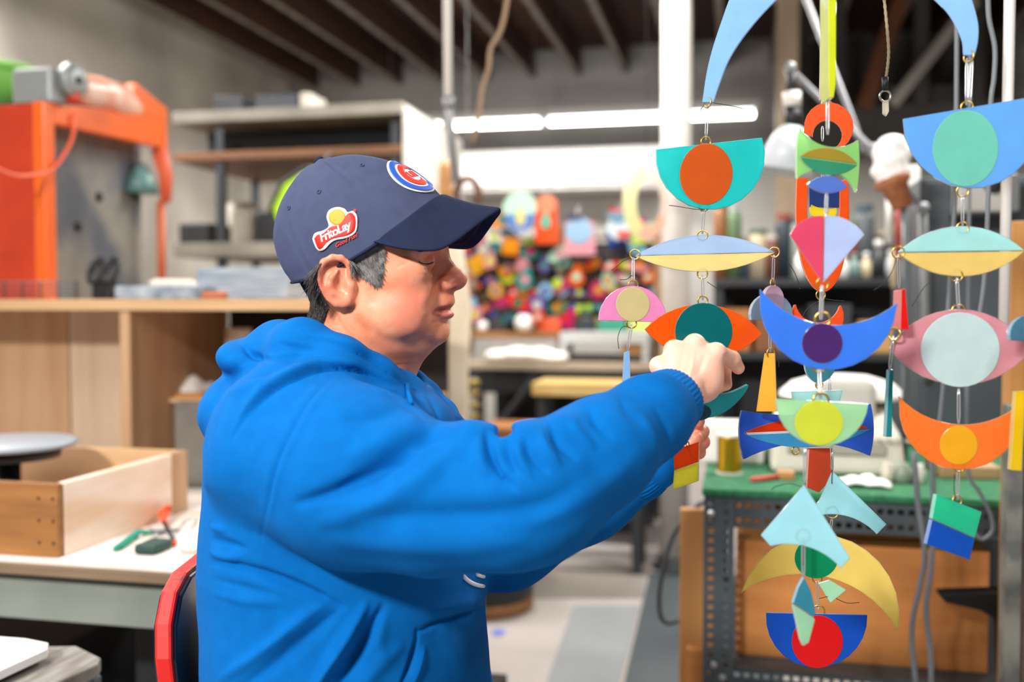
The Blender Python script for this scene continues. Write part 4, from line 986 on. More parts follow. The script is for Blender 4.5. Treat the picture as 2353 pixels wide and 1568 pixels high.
for i, (u0, u1, c, n_) in enumerate(((1128, 1165, '#2e2a27', 'dark'), (1235, 1290, '#d9532a', 'orange'), (1310, 1370, '#1c2a30', 'blackish'), (1375, 1440, '#2a8f78', 'sea green'), (1445, 1500, '#b7d06a', 'lime'))):
    a2, b2, c2, d2 = rectY(u0, 725, u1, 757, 5.36); tag(MB().box(a2, b2, 5.34, 5.42, zr, zr + d2 - c2).build('parts_bin', mat('bin' + c, c, .5), bevel=.006), f'{n_} parts bin on the brown display shelf', 'bin')
# ornaments: one recipe per shape, each piece hangs on its own hook
PAL = [('cobalt blue', '#2347a8'), ('orange', '#f26a21'), ('scarlet', '#d8302a'), ('lime', '#c3d93a'), ('golden yellow', '#f4b62c'), ('teal', '#1f8f8a'), ('sky blue', '#8fc3e0'),
       ('magenta', '#c22a6e'), ('mint', '#a8d8bd'), ('ivory', '#efe9e0'), ('violet', '#5b4a94'), ('rose', '#d9929b'), ('amber', '#e08a1e'), ('emerald', '#14805c')]
def shape2d(kind, r):
    T = lambda n, a0=0, a1=2 * math.pi: [(math.cos(w), math.sin(w)) for w in np.linspace(a0, a1, n)]
    if kind == 'disc': return [(x * r, y * r) for x, y in T(21)[:-1]]
    if kind == 'half disc': return [(x * r * 1.2, y * r * 1.1) for x, y in T(14, math.pi, 2 * math.pi)]
    if kind == 'crescent': return [(x * r * 1.25, y * r * 1.2) for x, y in T(13, math.pi, 2 * math.pi)] + [(x * r * 1.25, y * r * .45) for x, y in T(13, 2 * math.pi, math.pi)[1:-1]]
    if kind == 'teardrop': return [(0, r * 1.5)] + [(x * r * .85, y * r * .85 - r * .2) for x, y in T(13, .35, -math.pi - .35)]
    if kind == 'square': return [(-r, -r * .9), (r, -r * .9), (r * .9, r), (-r * .9, r)]
    if kind == 'lens': return [(x * r * 1.3, y * r * .6) for x, y in T(17)[:-1]]
used = set(); NORN = 0
slots = []
for row, v in enumerate((505, 540, 575, 605, 638, 668, 700, 730)):
    u = 1080 + (row % 2) * 14
    while u < 1505:
        slots.append((u + random.uniform(-6, 6), v + random.uniform(-8, 8), row)); u += random.uniform(30, 44)
random.shuffle(slots)
combos = [(c, k) for k in ('disc', 'half disc', 'crescent', 'teardrop', 'square', 'lens') for c in PAL]
random.shuffle(combos)
for (u, v, row), ((cn, ch), kd) in zip(slots, combos):
    if row == 0 and u < 1130: continue
    if 1232 < u < 1280 and 440 < v < 580: continue
    if 1295 < u < 1372 and v < 600: continue
    if row < 2 and 1372 < u < 1400: continue
    Y = 5.42 - random.uniform(0, .10); p = QY(u, v, Y); r = random.uniform(.034, .060)
    e = empty('glass_ornament', (p.x, Y, p.z), f'{cn} glass {kd} ornament in the crowded rear display', 'ornament', 'glass ornaments in the rear display')
    tl = random.uniform(-.5, .5); ca, sa = math.cos(tl), math.sin(tl); yw = random.uniform(-.4, .4)
    pts = [Vector((p.x + (x * ca - y * sa) * math.cos(yw), Y + (x * ca - y * sa) * math.sin(yw), p.z + x * sa + y * ca)) for x, y in shape2d(kd, r)]
    MB().prism(pts, (-math.sin(yw), math.cos(yw), 0), .006).build('glass_plate', glass(cn, ch, .1), e)
    if r > .03:
        cn2, ch2 = random.choice(PAL); pts = [Vector((p.x + x * math.cos(yw), Y - .0038 + x * math.sin(yw), p.z + y - (r * .35 if kd in ('half disc', 'crescent') else 0))) for x, y in shape2d('disc', r * .45)]
        MB().prism(pts, (-math.sin(yw), math.cos(yw), 0), .005).build('inlay', glass(cn2, ch2, .1), e)
    tp = max(q.z for q in pts); MB().tube([(p.x, Y, p.z + r * .6), (p.x, Y, p.z + r * 1.5), (p.x, 5.45, p.z + r * 1.7)], .0015, 5).build('hook', M_BRASS if 'M_BRASS' in globals() else M_CHROME, e, smooth=True)
# the larger ornaments that can be told apart
def big_orn(label, parts, Y, ut, vt):
    p = QY(ut, vt, Y); e = empty('glass_ornament', p, label, 'ornament', 'large rear ornaments')
    for i, (kind, u, v, w, h, c) in enumerate(parts):
        q = QY(u, v, Y - .006 * i); k = Y / math.cos(YAW) / F
        s = shape2d(kind, 1.0); mx = max(abs(x) for x, y in s); my = (max(y for x, y in s) - min(y for x, y in s)) / 2; cy = (max(y for x, y in s) + min(y for x, y in s)) / 2
        MB().prism([Vector((q.x + x / mx * w / 2 * k, q.y, q.z + (y - cy) / my * h / 2 * k)) for x, y in s], (0, 1, 0), .007).build('glass_plate', glass('bo' + c, c, .1), e)
    MB().tube([(p.x, Y, p.z), (p.x, Y, p.z + .05), (p.x, 5.46, p.z + .06)], .002, 5).build('hook', M_CHROME, e)
big_orn('tall orange ornament with a peach top and teal wedge', [('square', 1256, 510, 54, 100, '#f05a1c'), ('disc', 1256, 470, 46, 44, '#f6a077'), ('teardrop', 1254, 505, 22, 40, '#58bfa6')], 5.3, 1256, 452)
big_orn('pale blue disc on a pink square ornament with dark top', [('square', 1332, 548, 72, 76, '#d99aa3'), ('disc', 1330, 530, 62, 60, '#9cc4e2'), ('square', 1320, 500, 36, 12, '#3f2a57')], 5.3, 1328, 495)
big_orn('mint domed ornament with a blue half disc below', [('disc', 1195, 478, 78, 76, '#c4e6d2'), ('half disc', 1195, 512, 70, 40, '#5f86c4'), ('lens', 1196, 500, 24, 40, '#e4dc9a')], 5.3, 1195, 440)
big_orn('white and teal round ornament beside the pastel ring', [('disc', 1424, 522, 58, 58, '#c7d6dc'), ('half disc', 1420, 500, 52, 24, '#2f7d96'), ('half disc', 1432, 540, 30, 18, '#d83a2a')], 5.3, 1424, 494)
# pastel ring hung near the column
YR = 4.0
q = QY(1484, 462, YR); k = YR / math.cos(YAW) / F
pr = empty('pastel_ring', (q.x, YR, q.z), 'large pastel yellow and pink glass ring left of the column', 'ring', None)
for j, (a0, a1, c) in enumerate(((100, 250, '#f3efb0'), (250, 330, '#f6cdb4'), (330, 460, '#f5e3d6'))):
    O = [(52 * math.cos(math.radians(w)), 88 * math.sin(math.radians(w))) for w in np.linspace(a0, a1, 16)]; I = [(27 * math.cos(math.radians(w)) + 6, 50 * math.sin(math.radians(w)) - 4) for w in np.linspace(a1, a0, 16)]
    MB().prism([Vector((q.x + x * k, YR, q.z + y * k)) for x, y in O + I], (0, 1, 0), .006).build('ring_segment', glass('pr' + c, c, .2), pr)
MB().tube([(q.x, YR, q.z + 86 * k), (q.x, YR, CEIL)], .0012, 5).build('thread', M_BLACK, pr)
# cream apron on a stand right of the face
YA = 3.75
ap = empty('apron_stand', QY(1030, 960, YA), 'cream canvas apron draped on a stand beside the face', 'apron')
rows = [(568, 985, 1062), (620, 978, 1070), (700, 972, 1082), (780, 970, 1080), (850, 968, 1078), (930, 990, 1076), (965, 1000, 1072)]
V_ = []; Fs_ = []; n = 26
for i, (v, u0, u1) in enumerate(rows):
    A, B = QY(u0, v, YA), QY(u1, v, YA)
    for j in range(n):
        w = 2 * math.pi * j / n; c = (A + B) / 2; hw = (B - A).length / 2
        V_.append((c.x + hw * math.cos(w), YA + .05 * math.sin(w) + .008 * math.sin(4 * w + i), c.z))
for i in range(len(rows) - 1):
    for j in range(n): Fs_.append((i * n + j, i * n + (j + 1) % n, (i + 1) * n + (j + 1) % n, (i + 1) * n + j))
mesh_obj('canvas', V_, Fs_, mat('canvas_cream', '#e6d8c2', .9, col2='#d8c6aa', scale=5), ap, smooth=True)
p = QY(1030, 560, YA); box('stand_post', M_PINE, p.x - .02, p.x + .02, YA - .02, YA + .02, 0, p.z + .02, ap); box('stand_foot', M_PINE, p.x - .2, p.x + .2, YA - .05, YA + .05, 0, .04, ap)
p = QY(1024, 420, YA + .2); wm = empty('wooden_mallet', (p.x, YA + .2, p.z - .08), 'pale wooden mallet hanging above the cap brim', 'mallet')
MB().lathe([(.022, -.08), (.03, -.04), (.028, .06), (.016, .09)], (p.x, YA + .2, p.z), 14, (0, 0, 1)).build('mallet_body', M_PINE, wm, smooth=True); MB().tube([(p.x, YA + .2, p.z + .085), (p.x, YA + .2, 3.436)], .0008, 6).build('string', M_CHROME, wm)
q2 = QY(1074, 448, YA + .4)
ba = empty('bentwood_arch', (q2.x, YA + .4, q2.z - .05), 'brown bentwood arch hanging behind the cap brim', 'arch')
MB().tube([(q2.x + .05 * math.cos(w), YA + .4, q2.z + .07 * math.sin(w)) for w in np.linspace(-.6, math.pi + .6, 16)], .016, 8).build('bent_bow', M_BRN, ba, smooth=True); MB().tube([(q2.x, YA + .4, q2.z + .08), (q2.x, YA + .4, 3.436)], .0008, 6).build('string', M_CHROME, ba)
# brass weights on a rod
p = QY(1090, 920, 4.2); bw = empty('weight_rod', (p.x, 4.2, p.z - .1), 'rod of small brass weights beside the cream apron', 'weights')
MB().tube([(p.x, 4.2, 0), (p.x, 4.2, QY(1090, 868, 4.2).z)], .006, 8).build('rod', M_STEEL, bw, smooth=True); box('rod_foot', M_STEEL, p.x - .08, p.x + .08, 4.12, 4.28, 0, .01, bw)
for v in (880, 905, 932, 958): MB().lathe([(.02, -.014), (.026, -.008), (.026, .008), (.02, .014)], (p.x, 4.2, QY(1090, v, 4.2).z), 14).build('weight', mat('brass_dull', '#a89250', .35, metal=.7), bw, smooth=True)
# round black bin with a wooden rim
c = QZ(1120, 1400, 0); c = QZ(1110, 1392, 0)
bn = empty('round_bin', (c.x, c.y, 0), 'round black bin with a wooden bottom hoop on the floor', 'bin')
R_ = (QZ(1226, 1392, 0) - c).length
MB().lathe([(R_ * .97, .05), (R_, .06), (R_ * 1.0, .17), (R_ * .96, .18), (R_ * .9, .17), (R_ * .88, .05)], (c.x, c.y, 0), 36).build('bin_body', mat('bin_black', '#15191a', .5), bn, smooth=True)
MB().lathe([(R_ * .97, 0), (R_ * 1.0, .008), (R_ * 1.0, .045), (R_ * .97, .052)], (c.x, c.y, 0), 36).build('wooden_hoop', wood('hoop_wood', '#9a6b3f', '#7a5230', 0), bn, smooth=True)
tag(boxY('brown_crate', M_OLD, 1100, 985, 1200, 1012, 4.0, .3, z0=.0), 'brown wooden crate behind the bent elbow', 'crate')
# ================================================================ the person
TH = math.radians(12.0)                       # the face is turned a little towards the camera
HO = C(830, 620, 1.30)
RO = math.radians(6.0)                        # and leans towards it
HB = np.array([[math.cos(TH), -math.sin(TH), 0], [math.sin(TH) * math.cos(RO), math.cos(TH) * math.cos(RO), math.sin(RO)],
               [-math.sin(TH) * math.sin(RO), -math.cos(TH) * math.sin(RO), math.cos(RO)]])   # rows: forward, away from camera, up (camera frame)
def H(u, v, n=0.0):
    """pixel + sideways distance n (towards camera) from the middle plane of the head -> head frame"""
    r = C(u, v, 1.0); t = (HO @ HB[1] - n) / (r @ HB[1])
    return HB @ (r * t - HO)
def head_to_cam(V): return np.asarray(V) @ HB + HO
def flip(p): return np.array([p[0], -p[1], p[2]])
def skin_material():
    m = bpy.data.materials.new('skin'); m.use_nodes = True; nt = m.node_tree; b = nt.nodes['Principled BSDF']; N = nt.nodes.new; L = nt.links.new
    tc = N('ShaderNodeTexCoord'); n1 = N('ShaderNodeTexNoise'); n1.inputs['Scale'].default_value = 28; n1.inputs['Detail'].default_value = 5
    L(tc.outputs['Object'], n1.inputs['Vector'])
    r = N('ShaderNodeValToRGB'); r.color_ramp.elements[0].position = 0.32; r.color_ramp.elements[1].position = 0.68
    r.color_ramp.elements[0].color = (*lin('#d87f5b'), 1); r.color_ramp.elements[1].color = (*lin('#f0a37f'), 1)
    L(n1.outputs['Fac'], r.inputs['Fac'])
    at = N('ShaderNodeAttribute'); at.attribute_name = 'zone'; sp = N('ShaderNodeSeparateColor'); L(at.outputs['Color'], sp.inputs[0])
    prev = r.outputs['Color']
    for ch, colr in (('Blue', '#d07660'), ('Red', '#b3544c'), ('Green', '#2a2522')):
        mx = N('ShaderNodeMix'); mx.data_type = 'RGBA'; L(sp.outputs[ch], mx.inputs['Factor']); L(prev, mx.inputs['A'])
        mx.inputs['B'].default_value = (*lin(colr), 1); prev = mx.outputs['Result']
    inv = N('ShaderNodeMath'); inv.operation = 'SUBTRACT'; inv.inputs[0].default_value = 1.0; L(at.outputs['Alpha'], inv.inputs[1])
    mx = N('ShaderNodeMix'); mx.data_type = 'RGBA'; L(inv.outputs[0], mx.inputs['Factor']); L(prev, mx.inputs['A']); mx.inputs['B'].default_value = (*lin('#efc6b6'), 1); prev = mx.outputs['Result']
    L(prev, b.inputs['Base Color'])
    b.inputs['Roughness'].default_value = 0.45
    b.inputs['Subsurface Weight'].default_value = 0.12; b.inputs['Subsurface Radius'].default_value = (0.012, 0.004, 0.002)
    n2 = N('ShaderNodeTexNoise'); n2.inputs['Scale'].default_value = 420; L(tc.outputs['Object'], n2.inputs['Vector'])
    bp = N('ShaderNodeBump'); bp.inputs['Strength'].default_value = 0.10; bp.inputs['Distance'].default_value = 0.002
    L(n2.outputs['Fac'], bp.inputs['Height']); L(bp.outputs['Normal'], b.inputs['Normal'])
    return m
M_SKIN = skin_material()

# ---- head and neck
def build_head():
    vol = Vol((-0.13, -0.112, -0.215), (0.155, 0.112, 0.135), 0.0017)
    def sym(meth, pts, *a, **k):
        getattr(vol, meth)(*pts, *a, **k)
        getattr(vol, meth)(*[flip(p) if isinstance(p, np.ndarray) else p for p in pts], *a, **k)
    vol.ell(H(836, 545), (.100, .077, .098), .01)
    vol.ell(H(893, 640), (.0700, .064, .095), .03)
    vol.ell(H(926, 690), (.0465, .050, .052), .02)
    vol.ell(H(890, 726), (.060, .062, .046), .03)
    vol.ell(H(1000, 764), (.0185, .023, .0165), .018)
    sym('ell', [H(938, 682, .040)], (.026, .020, .032), .02)
    sym('ell', [H(930, 622, .050)], (.028, .014, .016), .02)
    sym('ell', [H(905, 735, .045)], (.036, .020, .026), .025)
    vol.ell(H(908, 785), (.040, .046, .022), .025)
    vol.cone(H(845, 715), .066, H(770, 930), .074, k=.03)
    vol.cone(H(938, 792), .018, H(858, 900), .052, k=.03)
    # brow
    for q in (1, -1):
        ch = [H(1003, 570, 0), H(995, 566, .03 * q), H(962, 574, .056 * q)]
        vol.chain(ch, [.011, .010, .008], .012)
    # eye sockets, lids
    sym('ell', [H(1004, 600, .030)], (.014, .017, .012), .012, op='c')
    sym('ell', [H(975, 600, .031)], (.0135, .0135, .0125), .003)
    # nose
    vol.cone(H(1008, 585), .0085, H(1048, 640), .0105, k=.012)
    vol.ell(H(1052, 643), (.0115, .0115, .0110), .008)
    sym('ell', [H(1026, 653, .0115)], (.0115, .0085, .0088), .006)
    vol.cone(H(1050, 655), .0055, H(1032, 664), .0055, k=.005)
    sym('cone', [H(1046, 667, .0075), .0028, H(1038, 661, .0085), .0035], k=.003, op='c')
    # mouth
    vol.ell(H(1015, 690), (.0165, .021, .0125), .010)
    vol.ell(H(1016, 699), (.0145, .020, .0055), .005)
    vol.ell(H(1018, 723), (.0142, .0185, .0072), .005)
    vol.ell(H(990, 742), (.014, .022, .010), .012)
    for q in (1, -1):
        vol.chain([H(1060, 708, 0), H(1036, 710, .010 * q), H(1012, 712, .019 * q), H(1000, 714, .023 * q)], [.0062, .0044, .0026, .0016], .002, op='c')
    # ears
    for q in (1, -1):
        def E(u, v, n):
            p = H(u, v, n); return p if q == 1 else flip(p)
        ax0 = H(765, 648, .084); tilt = math.radians(-14)
        out = math.radians(26) * (1 if q == 1 else -1)
        R = np.array(Matrix.Rotation(tilt, 3, 'Y') @ Matrix.Rotation(out, 3, 'Z'))
        vol.ell(E(772, 646, .083), (.0215, .0052, .0315), .004, rot=R)
        vol.chain([E(806, 655, .073), E(806, 628, .079), E(800, 606, .083), E(784, 594, .087), E(764, 592, .091), E(744, 602, .0945), E(732, 622, .096), E(731, 645, .095), E(740, 668, .092), E(756, 688, .088), E(772, 699, .085)],
                  [.0036, .0038, .004, .0042, .0042, .0042, .0042, .0042, .004, .0038, .0045], .0025)
        vol.ell(E(788, 692, .083), (.0105, .0045, .0085), .005)
        vol.ell(E(786, 656, .0895), (.0105, .0105, .0140), .003, op='c')
        vol.ell(E(780, 618, .0925), (.0120, .0085, .0085), .003, op='c')
        vol.chain([E(776, 622, .087), E(763, 638, .0895), E(757, 656, .0898), E(766, 674, .0875), E(784, 680, .0845)], [.0018, .0030, .0036, .0034, .003], .0035)
        vol.cone(E(808, 658, .0785), .0045, E(806, 672, .0775), .004, k=.004)
        vol.cone(E(800, 648, .075), .006, E(806, 690, .073), .006, k=.008)
    V, Q = vol.mesh()
    V = head_to_cam(V)
    V = laplace(V, Q, 1, 0.4)
    st = [([(1006, 638), (998, 660), (991, 685), (982, 712)], 4.5, -.0022), ([(988, 648), (976, 680), (966, 712)], 13, .0014),
          ([(1032, 710), (1008, 712), (986, 719)], 3.2, -.0026), ([(982, 722), (977, 738), (974, 752)], 6, -.0008), ([(1022, 740), (1005, 742), (988, 746)], 6, -.0026),
          ([(1006, 794), (965, 786), (915, 790), (860, 772)], 16, -.0026), 
          ([(962, 612), (980, 620), (1002, 612)], 4, -.0011), ([(955, 622), (980, 632), (1004, 624)], 5, -.0007),
          ([(962, 603), (978, 608), (997, 602)], 2.6, -.0014),
          ([(955, 594), (930, 588), (912, 590)], 3, -.0006), ([(953, 602), (930, 606), (912, 616)], 3, -.0006),
          ([(745, 735), (770, 775), (820, 820)], 5, -.0010), ([(770, 725), (800, 770), (850, 815)], 6, -.0009),
          ([(800, 715), (830, 750), (880, 770)], 14, -.0012), ([(850, 700), (880, 730), (905, 745)], 16, .0012),
          ([(1014, 645), (1010, 652), (1014, 662)], 4, -.0012)]
    V = sculpt(V, Q, st)
    u, v = project_np(V); n = -(((V - HO) @ HB.T)[:, 1])
    zone = np.zeros((len(V), 4), np.float32); zone[:, 3] = 1
    def soft(poly, w):
        d, _ = polydist(u, v, poly + [poly[0]]); s = np.where(inside_poly(u, v, poly), d, -d); return np.clip(s / w + 0.5, 0, 1)
    lip = soft([(988, 719), (1010, 707), (1032, 700), (1052, 700), (1052, 733), (1024, 733), (1000, 728)], 6)
    zone[:, 0] = lip * 0.75
    hair = np.maximum(soft([(640, 480), (690, 640), (700, 760), (728, 746), (762, 702), (735, 660), (735, 600), (800, 560), (800, 480)], 8),
                      soft([(800, 560), (880, 545), (872, 600), (868, 636), (855, 645), (834, 624), (803, 617)], 8))
    hair = hair * ((n > -0.2))
    ear = inside_poly(u, v, [(727, 640), (735, 605), (760, 587), (800, 587), (818, 640), (818, 690), (795, 708), (765, 705), (738, 675)]) & (n > .0795)
    hair[ear] = 0
    zone[:, 1] = hair * np.where(u > 790, .55, .9)
    cheek = soft([(930, 660), (975, 655), (985, 700), (960, 760), (900, 745), (890, 700)], 45)
    nose = soft([(1030, 625), (1075, 625), (1075, 665), (1015, 665)], 16)
    under = soft([(1030, 800), (990, 770), (900, 790), (860, 775), (890, 830), (960, 850)], 30)
    zone[:, 2] = np.clip(cheek * .7 + nose * .65 + under * .25 + ear * .45, 0, .8)
    return V, Q, zone

# ---- hands
def finger(vol, pts, rs, k=.004):
    vol.chain([C(*p) for p in pts], rs, k)
def build_hand_right():
    pts = [C(1400, 1060, 1.07), C(1720, 740, 1.28), C(1480, 760, 1.14), C(1720, 1000, 1.2)]
    lo = np.min(pts, 0) - .01; hi = np.max(pts, 0) + .01
    lo[0] = C(1420, 900, 1.1)[0]; lo[2] = C(1500, 1030, 1.14)[2]; hi[2] = C(1500, 745, 1.2)[2]
    vol = Vol(lo, hi, .0014)
    W = C(1566, 912, 1.165)
    vol.cone(C(1480, 990, 1.10), .030, W, .0245, k=.01)
    kn = [C(1514, 842, 1.185), C(1549, 806, 1.192), C(1596, 793, 1.195), C(1645, 812, 1.190)]
    for q, r in zip(kn, (.0105, .0118, .0125, .0118)):
        vol.cone(C(1560, 900, 1.172), .019, q, r, k=.012)
    vol.ell(C(1585, 862, 1.190), (.034, .016, .032), .014)
    vol.ell(C(1622, 872, 1.190), (.020, .018, .026), .014)
    for q, r in zip(kn, (.0085, .0098, .0105, .0095)): vol.ball(q + np.array([0, -.002, .0015]), r, .006)
    finger(vol, [(1514, 842, 1.185), (1522, 838, 1.222), (1548, 868, 1.236), (1572, 888, 1.228)], [.0102, .0092, .0082, .0068])
    finger(vol, [(1549, 806, 1.192), (1572, 812, 1.238), (1602, 862, 1.248), (1618, 888, 1.236)], [.0112, .0100, .0088, .0074])
    finger(vol, [(1596, 793, 1.195), (1632, 812, 1.240), (1662, 852, 1.246), (1668, 884, 1.240)], [.0118, .0104, .0092, .0078])
    finger(vol, [(1645, 812, 1.190), (1682, 826, 1.212), (1696, 846, 1.222)], [.0116, .0100, .0080])
    # thumb leaves the side of the palm
    finger(vol, [(1608, 890, 1.186), (1632, 890, 1.214), (1648, 890, 1.234)], [.0150, .0115, .0090], .008)
    V, Q = vol.mesh(); V = laplace(V, Q, 1, .4)
    V = sculpt(V, Q, [([(1530, 880), (1532, 845), (1535, 822)], 7, -.0016), ([(1560, 870), (1566, 835), (1572, 808)], 7, -.0012), ([(1600, 870), (1612, 840), (1622, 812)], 8, -.0012),
                      ([(1556, 895), (1550, 850), (1549, 815)], 5, .0010), ([(1575, 890), (1590, 845), (1596, 805)], 5, .0010), ([(1665, 812), (1668, 826)], 4, -.001)])
    zone = np.zeros((len(V), 4), np.float32); zone[:, 3] = .4
    return V, Q, zone
def build_hand_left():
    lo = np.array([C(1480, 1000, 1.34)[0], 1.27, C(1500, 1100, 1.33)[2]]); hi = np.array([C(1640, 1000, 1.34)[0], 1.40, C(1500, 940, 1.33)[2]])
    vol = Vol(lo, hi, .0014)
    vol.cone(C(1480, 1085, 1.335), .026, C(1535, 1045, 1.33), .023, k=.01)
    vol.ell(C(1560, 1022, 1.335), (.024, .016, .026), .014)
    kn = [(1572, 985, 1.330), (1586, 1000, 1.345), (1590, 1020, 1.356), (1586, 1040, 1.362)]
    for q in kn: vol.cone(C(1548, 1035, 1.335), .017, C(*q), .011, k=.01)
    finger(vol, [kn[0], (1598, 978, 1.318), (1606, 968, 1.300)], [.0110, .0095, .0080])
    finger(vol, [kn[1], (1612, 992, 1.335), (1604, 1000, 1.312)], [.0112, .0098, .0082])
    finger(vol, [kn[2], (1614, 1016, 1.345), (1602, 1024, 1.320)], [.0110, .0096, .0080])
    finger(vol, [kn[3], (1606, 1040, 1.350), (1594, 1044, 1.328)], [.0100, .0086, .0072])
    finger(vol, [(1556, 1030, 1.322), (1582, 1028, 1.302), (1600, 1008, 1.296)], [.0135, .0110, .0090], .006)
    V, Q = vol.mesh(); V = laplace(V, Q, 1, .4)
    zone = np.zeros((len(V), 4), np.float32); zone[:, 3] = 1; zone[:, 2] = .35
    return V, Q, zone

# ---- sweatshirt volume; 'thin' shrinks it for the body underneath
TORSO = np.array([  # v, back u, front u, half breadth
    (790, 660, 880, .075), (830, 600, 915, .125), (870, 560, 945, .165), (930, 528, 985, .200), (1000, 508, 1035, .222), (1100, 500, 1072, .230),
    (1200, 490, 1092, .228), (1285, 482, 1104, .226), (1330, 487, 1110, .228), (1400, 490, 1113, .230), (1500, 492, 1124, .235), (1600, 492, 1134, .238), (1760, 500, 1130, .235)], float)
def torso_fn(thin):
    d = 1.32
    z = -(TORSO[:, 0] - 784) / F * d; xb = (TORSO[:, 1] - 1176.5) / F * d + thin; xf = (TORSO[:, 2] - 1176.5) / F * d - thin; hb = TORSO[:, 3] - thin
    o = np.argsort(z)
    def fn(X, Y, Z):
        b = np.interp(Z, z[o], xb[o]); f = np.interp(Z, z[o], xf[o]); w = np.interp(Z, z[o], hb[o])
        a = (f - b) / 2; x = (X - (b + f) / 2) / a; y = (Y - d) / w
        r = (np.abs(x) ** 2.3 + np.abs(y) ** 2.3) ** (1 / 2.3)
        side = (r - 1) * np.minimum(a, w)
        return np.maximum(side, np.maximum(Z - z.max(), z.min() - Z))
    lo = (xb.min(), d - .24, z.min()); hi = (xf.max(), d + .24, z.max())
    return fn, lo, hi
ARM_R = [(690, 1035, 1.150, .100), (820, 1098, 1.095, .094), (1000, 1152, 1.050, .072), (1165, 1156, 1.030, .0635), (1240, 1132, 1.030, .0635), (1380, 1038, 1.060, .0525), (1490, 962, 1.110, .0425), (1545, 921, 1.148, .0355)]
ARM_L = [(790, 1040, 1.49, .100), (960, 1150, 1.47, .085), (1165, 1232, 1.42, .070), (1350, 1150, 1.36, .052), (1500, 1068, 1.330, .0370)]
def arm_chain(vol, arm, thin, k, cut=0):
    a = arm[:len(arm) - cut]
    vol.chain([C(*p[:3]) for p in a], [p[3] - thin for p in a], k)
